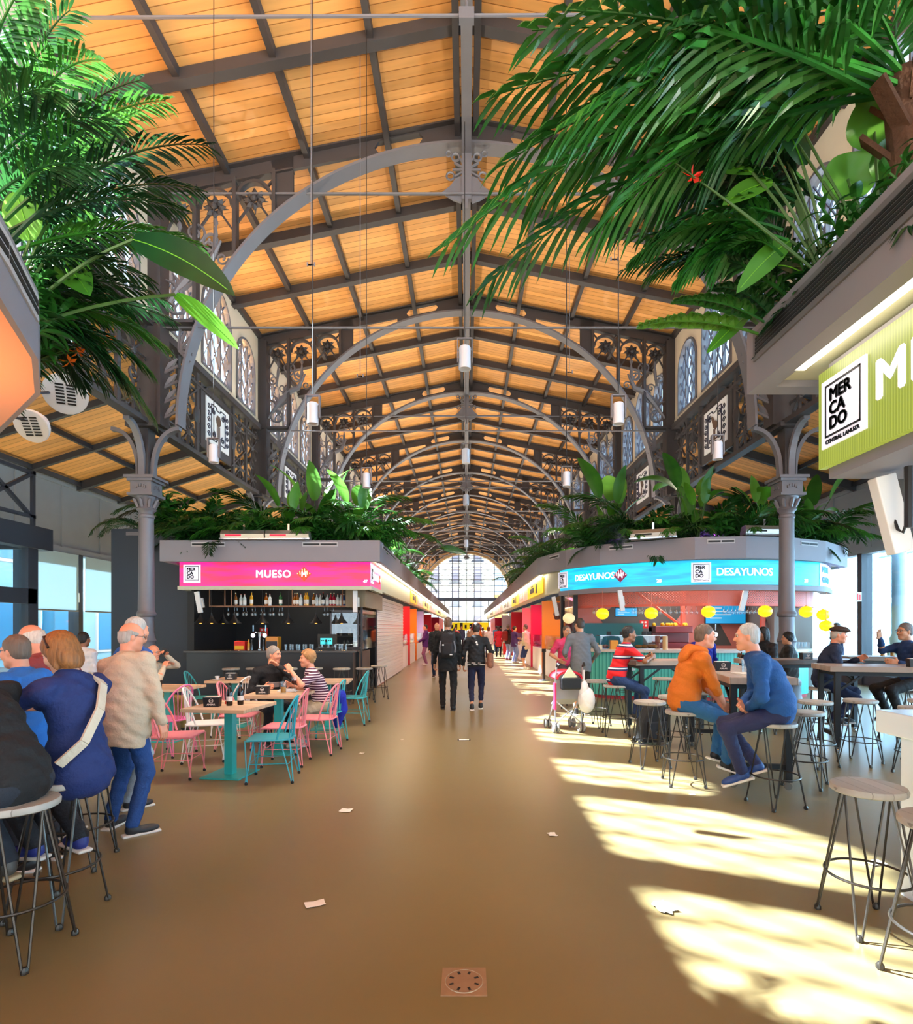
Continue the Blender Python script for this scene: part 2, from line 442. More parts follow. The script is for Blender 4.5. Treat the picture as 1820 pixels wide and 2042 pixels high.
# ---- trusses
def spiral(c, r, turns, a0, d=1, n=22, end=0.25):
    out = []
    for i in range(n + 1):
        t = i / n; a = a0 + d * turns * 2 * PI * t; q = r * (1 - (1 - end) * t)
        out.append((c[0] + q * math.cos(a), 0, c[1] + q * math.sin(a)))
    return out
AR, AZ = 5.32, 5.3                    # arch radius and centre height
KZ = 5.2 / 5.32                       # the arch is slightly flattened
def arch_z(x, r=AR): return AZ + KZ * math.sqrt(max(0, r * r - x * x))
def make_truss():
    root = thing('roof_truss', 'x', 'roof truss', (0, 0, 0), 0, 'iron roof trusses of the nave')
    # rafter with two slots each side
    b = MB(); f = MB()
    for s in (-1, 1):
        def band(x0, x1, a0, a1, c0, c1, t=0.03):
            A = [(s * x0, a0), (s * x1, a1)]; B = [(s * x0, c0), (s * x1, c1)]
            b.strip(A, B, -t, t)
        def rz(x): return roof_z(x) - .06
        xs = [0, .4, .8]
        for a, c in zip(xs, xs[1:]): band(a, c, rz(a), rz(c), min(rz(a) - .3, arch_z(a, AR + .06)), min(rz(c) - .3, arch_z(c, AR + .06)))
        # slot .85 - 1.65 with round ends
        n = 12; up = []; lo = []; top = []; bot = []
        for i in range(n + 1):
            x = .8 + .9 * i / n; q = abs(i / n - .5) * 2
            hgt = .105 * math.sqrt(max(0, 1 - max(0, (q - .8) / .2) ** 2))
            mid = (rz(x) + arch_z(x, AR + .03)) / 2 + .015
            up.append((s * x, mid + hgt)); lo.append((s * x, mid - hgt)); top.append((s * x, rz(x))); bot.append((s * x, arch_z(x, AR)))
        b.strip(top, up, -.03, .03); b.strip(lo, bot, -.03, .03)
        band(1.7, 1.95, rz(1.7), rz(1.95), arch_z(1.7), arch_z(1.95))
        band(1.95, 3.25, rz(1.95), rz(3.25), rz(1.95) - .24, rz(3.25) - .24)
        A = [(s * x, arch_z(x, AR)) for x in (1.95, 2.3, 2.7, 3.0, 3.25)]
        B = [(s * x, min(rz(x) - .22, arch_z(x, AR) + .04 + .5 * max(0, (x - 1.95) / 1.3 - .3) ** 2 * 0.3)) for x in (1.95, 2.3, 2.7, 3.0, 3.25)]
        b.strip(A, B, -.03, .03)
        band(3.2, 3.6, rz(3.2), rz(3.6), arch_z(3.2), arch_z(3.6))
        band(3.25, 5.9, rz(3.25), rz(5.9), rz(3.25) - .24, rz(5.9) - .24)
        f.bar((0, 0, RZ - .05), (s * 5.95, 0, RZ - .05 - 1.19), .24, .03)
        f.bar((s * 3.2, 0, rz(3.2) - .25), (s * 5.75, 0, rz(5.75) - .25), .15, .03)
    b.build('rafter', M_IRON, root, 0); f.build('flange', M_IRON, root, 0)
    # arch rib
    a = MB(); n = 56
    ou = [(-(AR) * math.cos(PI * i / n), AZ + KZ * AR * math.sin(PI * i / n)) for i in range(n + 1)]
    inn = [(-(AR - .045) * math.cos(PI * i / n), AZ + (KZ * AR - .045) * math.sin(PI * i / n)) for i in range(n + 1)]
    a.strip(ou, inn, -.15, .15)
    web = [(-(AR + .06) * math.cos(PI * i / n), AZ + (KZ * AR + .06) * math.sin(PI * i / n)) for i in range(n + 1)]
    a.strip(web, ou, -.03, .03)
    a.build('arch_rib', M_IRON_L, root, 30)
    # pier, posts, heads
    ros = []
    posts = [3.55, 4.28, 5.01, 5.62]
    for s in (-1, 1):
        p = MB(); orn = MB()
        p.bx(*sorted((s * 5.66, s * 6.03)), -.13, .13, 5.3, roof_z(6.0) - .1)
        p.bx(s * 5.62 - .03, s * 5.62 + .03, -.16, .16, 5.3, roof_z(5.62) - .25)
        for x in posts[:3]:
            p.bx(s * x - .035, s * x + .035, -.08, .08, arch_z(x), roof_z(x) - .25)
        for x0, x1 in zip(posts, posts[1:]):
            xm = (x0 + x1) / 2; r = (x1 - x0) / 2 - .03; zc = roof_z(xm) - .36 - r
            arc = [(s * xm + r * math.cos(q), zc + r * math.sin(q)) for q in [PI * i / 12 for i in range(13)]]
            ar2 = [(s * xm + (r - .05) * math.cos(q), zc + (r - .05) * math.sin(q)) for q in [PI * i / 12 for i in range(13)]]
            p.strip(arc, ar2, -.06, .06)
            # corner fillets over the head
            for sg in (-1, 1):
                p.bar((s * xm + sg * r * .72, 0, zc + r * .72), (s * xm + sg * r, 0, zc + r * 1.05), .04, .03)
                p.bar((s * xm + sg * (r - .02), 0, zc - .42), (s * xm + sg * .1, 0, zc - .12), .035, .035)
            ros.append((s * xm, zc - .03, min(.21, r * .72)))
            # stem and scrolls under the rosette
            zb = arch_z(x0) + .1 if x1 < 5.1 else 7.35
            zt = zc - .2; L = zt - zb
            if L > .25:
                xs_ = s * xm
                orn.tube([(xs_, 0, zt), (xs_, 0, zt - .08), (xs_, 0, zt - .16), (xs_, 0, zt - .3), (xs_ + s * .05, 0, zt - min(L, .7))], [.02, .05, .02, .045, .025], 6)
            if L > .6:
                orn.tube(spiral((xs_ + s * .14, zt - .52), .14, 1.3, PI, -s), .022, 5)
                orn.tube(spiral((xs_ - s * .12, zt - .75), .12, 1.2, 0, s), .02, 5)
            if L > 1.2:
                for i in range(5):                                   # leaf spray
                    q = R(20 + i * 32)
                    e = (xs_ + .3 * math.cos(q), 0, zt - 1.25 + .34 * math.sin(q))
                    orn.tube([(xs_, 0, zt - 1.3), ((xs_ + e[0]) / 2 + .03, 0, (zt - 1.3 + e[2]) / 2 + .04), e], [.05, .04, .012], 5)
                tw = [(xs_ + .09 * math.sin(i * .55), 0, zt - 1.2 - i * .05) for i in range(int((L - 1.2) / .05))]
                if len(tw) > 3:
                    orn.tube(tw, .02, 5); orn.tube([(2 * xs_ - q[0], .02, q[2]) for q in tw], .02, 5)
        # diagonal leaf from pier to rib, lower circle, rail
        orn.tube([(s * 5.6, 0, 7.5), (s * 5.3, 0, 7.9), (s * 5.0, 0, 8.25), (s * 4.75, 0, 8.35), (s * 4.55, 0, 8.75)], [.03, .07, .09, .07, .02], 6)
        orn.tube(spiral((s * 4.72, 8.75), .17, 1.4, -PI / 2, s), .025, 5)
        orn.tube(spiral((s * 5.02, 8.9), .2, 1.4, -PI / 2, -s), .025, 5)
        orn.ring((s * 5.36, 0, 7.55), .16, .03, 18, 5, Matrix.Rotation(PI / 2, 3, 'X'))
        orn.tube(spiral((s * 5.2, 8.05), .16, 1.3, PI / 2, s), .022, 5)
        p.bx(s * 5.75, s * 5.0, -.16, .16, 7.16, 7.22) if s < 0 else p.bx(5.0, 5.75, -.16, .16, 7.16, 7.22)
        # bracket web below the rail: fan of bars and leaves
        for i in range(6):
            q = R(95 + i * 24)
            orn.bar((s * 5.33, 0, 6.72), (s * 5.33 - s * .26 * math.cos(q) * -1, 0, 6.72 + .4 * math.sin(q)), .03, .045)
        for i in range(4):
            z = 6.45 - i * .28
            orn.tube([(s * 5.58, 0, z - .1), (s * 5.48, 0, z), (s * (5.36 + .012 * i), 0, z + .12)], [.02, .06, .015], 5)
            orn.bar((s * 5.6, 0, z - .14), (s * 5.35, 0, z - .02), .03, .04)
        p.build('spandrel_frame', M_IRON, root, 30); orn.build('scrollwork', M_IRON_L, root, 40)
    for x, z, r in ros:
        q = MB()
        q.sph((0, -.07, 0), (r * .3, .06, r * .3), 8, 6)
        for i in range(8):
            a_ = PI / 4 * i
            u = Vector((math.cos(a_), 0, math.sin(a_))); v = Vector((-math.sin(a_), 0, math.cos(a_)))
            for dy, k, w in ((-.05, 1.0, .3), (.02, 1.15, .12)):
                q.add([u * r * .15 + v * r * w * .5, u * r * .15 - v * r * w * .5, u * r * .62 - v * r * w + Vector((0, dy * .4, 0)), u * r * k + Vector((0, dy, 0)), u * r * .62 + v * r * w + Vector((0, dy * .4, 0)), u * r * .5 + Vector((0, dy - .03, 0))],
                      [(0, 1, 5), (1, 2, 5), (2, 3, 5), (3, 4, 5), (4, 0, 5)])
        o = q.build('rosette', M_IRON, root, 0); o.location = (x, 0, z)
        o.modifiers.new('thick', 'SOLIDIFY').thickness = .015
    t = MB()
    for dy in (-.07, .07): t.cone((-5.7, dy, 7.14 + dy * .4), (5.7, dy, 7.14 + dy * .4), .014, n=6)
    t.build('tie_rod', M_IRON_L, root, 30)
    return root
T0 = make_truss()
def king(root):
    t = MB()
    for dy in (-.06, .06): t.cone((-5.6, dy, 9.62 + dy * .6), (5.6, dy, 9.62 + dy * .6), .02, n=6)
    t.build('upper_tie_rod', M_IRON_L, root, 30)
    k = MB()
    k.bx(-.09, .09, -.05, .05, 9.5, 10.62); k.bx(-.03, .03, -.07, .07, 9.3, 9.5)
    for i in range(9):
        q = R(-30 + i * 30)
        k.bar((0, -.02, 10.05), (.26 * math.cos(q), -.02, 10.05 + .26 * math.sin(q)), .03, .03)
    for s in (-1, 1):
        k.ring((s * .2, 0, 10.3), .07, .022, 12, 5, Matrix.Rotation(PI / 2, 3, 'X'))
        k.ring((s * .33, 0, 10.36), .05, .016, 12, 5, Matrix.Rotation(PI / 2, 3, 'X'))
        k.ring((s * .3, 0, 9.95), .07, .02, 12, 5, Matrix.Rotation(PI / 2, 3, 'X'))
        k.prism([(s * .05, 9.64), (s * .45, 9.64), (s * .3, 9.76), (s * .2, 9.9), (s * .08, 9.95)], -.02, .02, 'y')
        k.prism([(s * .05, 9.6), (s * .4, 9.6), (s * .25, 9.5), (s * .1, 9.45)], -.02, .02, 'y')
    k.build('king_ornament', M_IRON_L, root, 30)
for k in range(NT):
    y = TA + k * TS
    if k == 0: t = T0; t.location = (0, y, 0)
    else: t = dup(T0, (0, y, 0))
    t['label'] = 'ornate grey iron roof truss with rosettes, %s one counted from the camera end' % ORD[k]
for t in [o for o in bpy.data.objects if o.name.startswith('roof_truss')]:
    if round((t.location.y - TA) / TS) % 2 == 0: king(t)
b = MB(); b.cone((-5.6, 7.45, 9.6), (5.6, 7.45, 9.66), .022, n=6)
b.bx(-.1, .1, 7.4, 7.5, 9.55, 9.7); b.cone((0, 7.45, 9.7), (0, 7.45, 10.33), .02, n=6)
tag(b.build('tie_rod', M_IRON_L, smooth=30), 'single long grey tie rod crossing the nave high above the first bay', 'tie rod')

# ---- columns
def make_column():
    root = thing('iron_column', 'x', 'column', (0, 0, 0), 0, 'cast iron columns of the nave')
    s = MB()
    s.lathe((0, 0, 0), [(.13, 1.78), (.16, 1.8), (.17, 1.84), (.15, 1.88), (.14, 1.9), (.135, 2.3), (.125, 3.6), (.14, 3.62), (.14, 3.66), (.12, 3.68)], 20)
    s.lathe((0, 0, 0), [(.27, 0), (.27, .25), (.25, .3), (.22, .5), (.24, .54), (.24, .6), (.19, .66), (.2, .85), (.22, .88), (.22, .92), (.18, .96), (.165, 1.05), (.19, 1.08), (.19, 1.12), (.16, 1.16), (.15, 1.3), (.17, 1.34), (.15, 1.4), (.13, 1.5), (.13, 1.78)], 20)
    s.build('shaft', M_IRON_L, root)
    c = MB()
    c.lathe((0, 0, 0), [(.12, 3.68), (.13, 3.72), (.17, 3.76), (.14, 3.8), (.13, 3.84), (.19, 3.98), (.2, 4.0)], 16)
    for i in range(8):
        q = PI / 4 * i
        c.tube([(.14 * math.cos(q), .14 * math.sin(q), 3.8), (.19 * math.cos(q), .19 * math.sin(q), 3.92), (.225 * math.cos(q), .225 * math.sin(q), 3.95)], [.03, .035, .01], 5)
    c.box((0, 0, 4.02), (.46, .46, .05)); c.box((0, 0, 4.15), (.38, .38, .22)); c.box((0, 0, 4.28), (.46, .46, .05)); c.box((0, 0, 4.33), (.54, .54, .05))
    for i in range(4):
        M = Matrix.Rotation(PI / 2 * i, 3, 'Z')
        for j in range(5):
            q = R(30 + j * 30)
            c.box(M @ Vector((.06 * math.cos(q) * 1.6, -.195, 4.11 + .07 * math.sin(q))), (.03, .03, .05), M)
    c.build('capital', M_IRON_L, root)
    p = MB(); p.bx(-.1, .1, -.13, .13, 4.35, 5.3)
    p.bx(-.25, .25, -.25, .25, 5.24, 5.32)
    p.build('post', M_IRON, root, 0)
    for i in range(4):
        br = MB(); M = Matrix.Rotation(PI / 2 * i, 3, 'Z')
        pts = [M @ Vector((.13 + .5 * (1 - math.cos(q)), 0, 4.36 + .9 * math.sin(q) ** .8)) for q in [PI / 2 * j / 12 for j in range(13)]]
        for a_, c_ in zip(pts, pts[1:]): br.bar(a_, c_, .11, .07, up=M @ Vector((-1, 0, .4)))
        br.build('bracket', M_IRON_L, root, 60)
    return root
c0 = None
for k in range(2):
    for s, sd in ((-1, 'left'), (1, 'right')):
        loc = (s * 5.93, TA + k * TS, 0)
        if c0 is None: c0 = make_column(); c0.location = loc; o = c0
        else: o = dup(c0, loc)
        o['label'] = 'slim grey cast iron column with square capital, %s, %s' % (
            ('in front of the dark wall beside the pink sign', 'in front of the turquoise sign')[s > 0] if k == 0 else 'rising behind the plants over the %s bar' % ('left', 'right')[s > 0], ('nearer one', 'farther one')[k])

# ---- fretwork between the columns, below the clerestory
M_PLAQ = mat('plaque white', '#eef0f4', 0.4); M_INK = mat('ink', '#20203a', 0.5); M_BROWN = mat('bird brown', '#5a4233', 0.6)
def make_fret(side):
    root = thing('fretwork_panel', 'x', 'fretwork panel', (0, 0, 0), 0, 'iron fretwork panels over the aisles')
    b = MB(); L = TS - .24; h = L / 2     # local: y along the nave, z from 0 (5.28) to 1.95
    b.bx(-.1, .1, -h, h, 0, .09); b.bx(-.12, .12, -h, h, 1.83, 1.97); b.bx(-.05, .05, -h, h, 1.55, 1.6)
    for y in (-1.75, -.95, .95, 1.75): b.bx(-.03, .03, y - .05, y + .05, 0, 1.9)
    b.bx(-.02, .02, -.8, .8, .3, 1.7)
    def star(y, z, r, w=.05):
        for i in range(8):
            q = PI / 4 * i
            b.bar((0, y, z), (0, y + r * math.cos(q), z + r * math.sin(q)), .03, w, up=(1, 0, 0))
            b.sph((0, y + r * math.cos(q), z + r * math.sin(q)), (.02, .045, .045), 6, 4)
        b.sph((0, y, z), (.05, .08, .08), 8, 6)
    for sg in (-1, 1):
        star(sg * 1.35, 1.42, .34); star(sg * 1.35, .42, .3); star(sg * 2.2, 1.2, .36); star(sg * 2.2, .36, .28)
        b.bar((0, sg * .8, 1.6), (0, sg * 1.7, .9), .03, .06, up=(1, 0, 0)); b.bar((0, sg * .8, .3), (0, sg * 1.7, .95), .03, .06, up=(1, 0, 0))
        b.sph((0, sg * .95, .92), (.05, .14, .2), 10, 8)
        for y, z, r, d in ((1.35, .9, .16, 1), (2.2, .78, .15, -1), (2.45, 1.62, .12, 1), (1.95, 1.62, .12, -1)):
            b.tube([(0, q[0] * sg, q[2]) for q in spiral((y, z), r, 1.4, 0, d)], .025, 5)
        for i in range(3): b.bar((0, sg * (1.85 + .3 * i), 1.58), (0, sg * (2.0 + .3 * i), 1.85), .03, .035, up=(1, 0, 0))
    b.bar((0, -.75, 1.6), (0, -.2, 1.85), .03, .04, up=(1, 0, 0)); b.bar((0, .75, 1.6), (0, .2, 1.85), .03, .04, up=(1, 0, 0))
    b.build('lattice', M_IRON, root, 30)
    x = side * -.045                                              # faces the nave
    p = MB(); p.bx(min(x, x * .5), max(x, x * .5), -.6, .6, .5, 1.5); pl = p.build('plaque', M_PLAQ, root, 0)
    k = MB(); e = x * 1.15
    def ln(pts, w=.02):
        for a_, c_ in zip(pts, pts[1:]): k.bar((e, *a_), (e, *c_), .012, w, up=(1, 0, 0))
    ln([(-.36, .6), (-.36, 1.4), (-.12, 1.4), (-.08, 1.34), (.08, 1.34), (.12, 1.4), (.36, 1.4), (.36, .6), (.12, .6), (.08, .66), (-.08, .66), (-.12, .6), (-.36, .6)], .03)
    for sg in (-1, 1):
        for z in (.68, .84, 1.0, 1.16, 1.32):
            k.tube([(e, sg * (q[0] + .48), q[2]) for q in spiral((0, z), .07, 1.2, PI * (z > 1), 1)], .012, 4)
        for z, d in ((.74, 1), (1.26, -1)):
            k.tube([(e, sg * (q[0] + .24), q[2]) for q in spiral((0, z), .08, 1.3, PI / 2, d)], .014, 4)
    k.build('border_drawing', M_INK, pl, 30)
    w = MB()
    if side > 0:                                                  # a wading bird
        w.prism([(-.2, .98), (-.1, 1.12), (.02, 1.16), (.08, 1.26), (.16, 1.3), (.12, 1.14), (.06, 1.0), (-.06, .92)], min(e, e * 1.2), max(e, e * 1.2), 'x')
        w.bx(min(e, e * 1.2), max(e, e * 1.2), -.03, -.01, .72, .94); w.bx(min(e, e * 1.2), max(e, e * 1.2), .03, .05, .72, .96)
        w.bx(min(e, e * 1.2), max(e, e * 1.2), -.16, .2, .7, .73)
    else:                                                         # a jar with stalks
        w.prism([(-.1, 1.05), (-.12, 1.15), (-.06, 1.24), (.06, 1.24), (.12, 1.15), (.1, 1.05), (.04, 1.0), (-.04, 1.0)], min(e, e * 1.2), max(e, e * 1.2), 'x')
        for y in (-.06, 0, .06): w.bx(min(e, e * 1.2), max(e, e * 1.2), y - .008, y + .008, .72, 1.0)
    w.build('emblem', M_BROWN, pl, 0)
    return root
for s, sd in ((-1, 'left'), (1, 'right')):
    f0 = make_fret(s)
    for k in range(-1, 7):
        loc = (s * 5.85, TA + (k + .5) * TS, 5.28)
        if k == -1: o = f0; o.location = loc
        else: o = dup(f0, loc)
        o['label'] = 'fretwork panel with white %s plaque, %s side, %s bay from the camera' % (
            'jar' if s < 0 else 'bird', sd, ORD[k + 1])

# ---- clerestory windows
M_REVEAL = mat('clerestory plaster', '#d8c8b0', 0.8, var=(2, 0.08)); M_LEAD = mat('lattice iron', '#4a4c5c', 0.5)
def make_clerestory(name, s, y):
    L = TS - .2; h = L / 2; z0, z1 = 7.4, 9.86
    w = MB()
    lights = [(-1.72, .62, 8.55), (0, .78, 8.75), (1.72, .62, 8.55)]
    xs = 0.0
    w.bx(s * 5.82, s * 5.98, y - h, y + h, 7.2, z0)
    edge = -h
    for c, hw, zs in lights:
        a0 = c - hw
        w.bx(s * 5.84, s * 5.96, y + edge, y + a0, z0, z1)
        arc = [(y + c - hw * math.cos(q), zs + hw * math.sin(q) * 1.05) for q in [PI * i / 14 for i in range(15)]]
        top = [(p_[0], z1) for p_ in arc]
        w.strip(arc, top, s * 5.84, s * 5.96, 'x')
        edge = c + hw
    w.bx(s * 5.84, s * 5.96, y + edge, y + h, z0, z1)
    o = w.build(name, M_REVEAL, smooth=0)
    struct(o, 'triple arched clerestory window wall', 'window')
    f = MB(); g = MB(); l = MB()
    for c, hw, zs in lights:
        ins = [(y + c - hw * math.cos(q), zs + hw * math.sin(q) * 1.05) for q in [PI * i / 14 for i in range(15)]]
        i2 = [(y + c - (hw - .05) * math.cos(q), zs + (hw - .05) * math.sin(q) * 1.05) for q in [PI * i / 14 for i in range(15)]]
        f.strip(ins, i2, s * 5.8, s * 5.99, 'x')
        for sg in (-1, 1): f.bx(s * 5.8, s * 5.99, y + c + sg * (hw - .025) - .025, y + c + sg * (hw - .025) + .025, z0, zs)
        f.bx(s * 5.8, s * 5.99, y + c - hw, y + c + hw, z0, z0 + .05)
        for sg in (-.33, .33): f.bx(s * 5.86, s * 5.94, y + c + sg * hw * 1.0 - .018, y + c + sg * hw * 1.0 + .018, z0, zs + hw * .9)
        g.bx(s * 5.9, s * 5.905, y + c - hw + .04, y + c + hw - .04, z0 + .02, zs)
        cap = [(y + c - (hw - .04) * math.cos(q), zs + (hw - .04) * math.sin(q) * 1.05) for q in [PI * i / 14 for i in range(15)]]
        g.prism(cap, s * 5.9, s * 5.905, 'x')
        # diamond lattice clipped to the light
        ztop = zs + hw * .8
        n = 6
        for i in range(-8, 9):
            for d in (-1, 1):
                u0 = c + i * hw * 2 / 4.0; pts = []
                # line: u = u0 + d*(z - z0)/1.7
                za, zb = z0, ztop
                def uz(z): return u0 + d * (z - z0) / 1.55
                lo, hi = za, zb
                A = c - hw + .04; B = c + hw - .04
                zs_ = sorted([z0 + (A - u0) * 1.55 / d, z0 + (B - u0) * 1.55 / d])
                lo = max(lo, zs_[0]); hi = min(hi, zs_[1])
                if hi - lo > .08: l.bar((s * 5.88, y + uz(lo), lo), (s * 5.88, y + uz(hi), hi), .02, .032, up=(1, 0, 0))
    f.build('window_frame', M_IRON_L, o, 0); l.build('lattice', M_LEAD, o, 0); g.build('glass', M_GLASS, o, 0)
    return o
wi = 1
for s in (-1, 1):
    first = make_clerestory('window_%d' % wi, s, TA - .5 * TS)
    for k in range(0, 10):
        wi += 1
        c = first.copy(); COL.objects.link(c); c.name = 'window_%d' % wi
        c.location = (0, (k + 1) * TS, 0)
        for q in kids(first):
            d = q.copy(); COL.objects.link(d); d.parent = c
    wi += 1
# ---- outer walls
def blind_material():
    if 'blind' in MATS: return MATS['blind']
    m = mat('blind', '#c4d8de', 0.8); nt = m.node_tree; t = nt.nodes.new('ShaderNodeBsdfTranslucent'); t.inputs[0].default_value = (.62, .78, .82, 1)
    mx = nt.nodes.new('ShaderNodeMixShader'); mx.inputs[0].default_value = .22
    nt.links.new(nt.nodes['Principled BSDF'].outputs[0], mx.inputs[1]); nt.links.new(t.outputs[0], mx.inputs[2]); nt.links.new(mx.outputs[0], nt.nodes['Material Output'].inputs[0])
    return m
M_PANEL = mat('wall panel grey', '#8d8f92', 0.6, var=(1.5, 0.15))
M_FRAME = mat('window frame dark', '#33353d', 0.5)
M_BLIND = mat('roller blind', '#b9c9cf', 0.8, emit=0)
for s, nm in ((-1, 'left'), (1, 'right')):
    b = MB(); X = s * 11
    x0, x1 = sorted((X, X + s * .2))
    b.bx(x0, x1, 2, 67, 3.75, 5.75)
    for i in range(40):
        y = 2.6 + i * 1.6
        b.bx(x0 - .03, x1 + .03, y - .025, y + .025, 3.75, 5.6)
    b.bx(x0 - .04, x1 + .04, 2, 67, 5.45, 5.6); b.bx(x0 - .05, x1 + .05, 2, 67, 3.62, 3.78)
    struct(b.build('wall_' + nm, M_PANEL, smooth=0), 'grey panelled upper wall of the %s aisle' % nm, 'wall')
    b = MB()
    for i in range(24 if s < 0 else 16):
        y = (16.1 - 1.95 * 7 + i * 1.95) if s < 0 else (15.8 - 3.2 * 4 + i * 3.2)
        b.bx(x0 - .05, x1 + .05, y - .09, y + .09, 0, 3.65)
    b.bx(x0, x1, 2, 67, 0, .3); 
    g = MB(); g.bx(X + s * .09, X + s * .1, 2, 67, .3, 3.65)
    o = struct(b.build('window_%d' % wi, M_FRAME, smooth=0), 'dark framed tall windows of the %s aisle' % nm, 'window'); wi += 1
    g.build('glass', M_GLASS, o, 0)
for i, (ya, yb, y_sep) in enumerate(((14.3, 15.95, 0), (16.25, 17.5, 0))):
    b = MB(); zb = 2.05
    b.bx(-10.93, -10.92, ya, yb, zb, 3.62); o = b.build('roller_blind', blind_material(), smooth=0)
    tag(o, 'pale roller blind half down in the %s window past the dark doorway' % ('first', 'second')[i], 'blind', 'roller blinds in the left windows')
    r = MB(); r.cone((-10.92, ya, zb), (-10.92, yb, zb), .02, n=8); r.build('bottom_bar', M_IRON_L, o)
# door vestibule on the left
b = MB()
b.bx(-9.6, -9.3, 8.4, 12.75, 3.3, 3.78)
for y in (9.6, 11.0, 12.3): b.bx(-9.55, -9.4, y - .14, y + .14, 0, 3.3)
b.bx(-9.55, -9.4, 8.4, 12.4, 2.1, 2.42)
b.bx(-11, -9.5, 12.3, 12.45, 3.3, 3.7); b.bx(-11, -10.8, 12.3, 12.45, 0, 3.3)
for a_, c_ in (((-9.45, 8.4, 4.0), (-9.45, 12.4, 4.0)), ((-9.45, 8.4, 4.95), (-9.45, 12.4, 4.95)), ((-9.45, 12.35, 3.7), (-9.45, 12.35, 5.0)), ((-9.45, 10.9, 3.7), (-9.45, 10.9, 5.0)), ((-9.45, 10.95, 4.9), (-9.45, 12.3, 4.0)), ((-9.45, 10.95, 4.05), (-9.45, 12.3, 4.92))):
    b.bar(a_, c_, .07, .07)
o = struct(b.build('door_1', M_FRAME, smooth=0), 'dark steel doorway vestibule with braced top frame', 'door')
g = MB(); g.bx(-9.48, -9.47, 8.4, 12.3, .1, 3.3); g.build('glass', M_GLASS, o, 0)

# ---- end wall with the great arched window
M_STONE = stripes('tan stone', [(0, '#8a6a48'), (.03, '#c9a377')], 'Z', .55, .8, var=.12, grain=(1, 1, 1))
b = MB(); YE = 67.0; n = 32
arc = [(-5.0 * math.cos(PI * i / n), 5.35 + 5.0 * math.sin(PI * i / n)) for i in range(n + 1)]
out = [(p_[0] * 1.35, 12.0) for p_ in arc]
b.strip(arc, out, YE, YE + .7)
b.bx(-11.2, -5, YE, YE + .7, 0, 5.35); b.bx(5, 11.2, YE, YE + .7, 0, 5.35)
b.bx(-11.2, -5, YE, YE + .7, 5.35, 8); b.bx(5, 11.2, YE, YE + .7, 5.35, 8)
o2 = [(-5.9 * math.cos(PI * i / n), 5.35 + 5.9 * math.sin(PI * i / n)) for i in range(n + 1)]
b.strip(o2, arc, YE - .15, YE)
struct(b.build('wall_back', M_STONE, smooth=0), 'tan stone end wall around the great arch', 'wall')
f = MB()
f.bx(-5, 5, YE, YE + .25, 4.75, 5.15)
for x in (-4.2, -3.3, -1.7, -.9, .9, 1.7, 3.3, 4.2, 0):
    f.bx(x - .04, x + .04, YE + .1, YE + .18, 0, 5.35 + math.sqrt(25 - x * x))
for z in (5.9, 6.6, 7.3, 8.0, 8.7, 9.4):
    w = math.sqrt(25 - (z - 5.35) ** 2); f.bx(-w, w, YE + .1, YE + .16, z - .025, z + .025)
for x0, x1 in ((-3.3, -1.7), (1.7, 3.3), (-.9, .9)):
    for i in range(5):
        z = 5.6 + i * .8
        if z + .7 < 5.35 + math.sqrt(25 - max(abs(x0), abs(x1)) ** 2):
            f.bar((x0, YE + .13, z), (x1, YE + .13, z + .8), .03, .03); f.bar((x1, YE + .13, z), (x0, YE + .13, z + .8), .03, .03)
for x in (-2.6, 2.6): f.bx(x - .05, x + .05, YE + .1, YE + .2, 0, 4.8)
f.bx(-5, 5, YE + .1, YE + .2, 2.3, 2.42)
o = struct(f.build('window_%d' % wi, M_LEAD, smooth=0), 'great arched end window of gridded glass', 'window'); wi += 1
g = MB(); g.bx(-5, 5, YE + .2, YE + .21, 0, 5.35); g.prism(arc, YE + .2, YE + .21, 'y'); g.build('glass', M_GLASS, o, 0)

# ---- outside: facades seen through the glass
def facade(name, label, x0, x1, y0, y1, h, m, wins, axis, wm, frame):
    root = thing(name, label, 'building', ((x0 + x1) / 2, (y0 + y1) / 2, 0))
    b = MB(); b.bx(x0, x1, y0, y1, -.12, h); b.build('wall', m, root, 0, W=True)
    for (u, z, w, hh) in wins:
        q = MB()
        if axis == 'y': q.bx(u - w / 2 - .15, u + w / 2 + .15, y0 - .08, y0, z - .15, z + hh + .2)
        else:
            xf = x1 if x1 < 0 else x0; d = .08 if x1 < 0 else -.08
            q.bx(*sorted((xf, xf + d)), u - w / 2 - .15, u + w / 2 + .15, z - .15, z + hh + .2)
        fr = q.build('window', frame, root, 0, W=True)
        p = MB()
        if axis == 'y': p.bx(u - w / 2, u + w / 2, y0 - .12, y0 - .08, z, z + hh)
        else: p.bx(*sorted((xf + d, xf + d * 1.5)), u - w / 2, u + w / 2, z, z + hh)
        fo = p.build('shutter', wm, root, 0, W=True)
    return root
M_FR = mat('facade frame', '#f2eee6', 0.8)
wins = [(x, z, 1.1, 2.3) for x in (-4.5, -1.6, 1.6, 4.5) for z in (1.0, 4.9, 8.3, 11.5)]
fa = facade('town_house', 'cream town house with shuttered windows beyond the arched end window', -14, 4.0, 82, 90, 16, mat('facade cream', '#fbf4ea', 0.85, var=(.5, .1)), [w for w in wins if w[0] < 3], 'y', mat('shutter grey', '#a8a2b4', 0.7), M_FR)
b = MB()
for x in (-4.5, -1.6, 1.6):
    for z in (4.7, 8.1, 11.3):
        b.bx(x - .9, x + .9, 81.4, 82, z - .15, z)
        for i in range(13): b.bx(x - .88 + i * .145, x - .86 + i * .145, 81.42, 81.44, z, z + .9)
        b.bx(x - .9, x + .9, 81.4, 81.46, z + .88, z + .93)
b.build('balcony', M_LEAD, fa, 0, W=True)
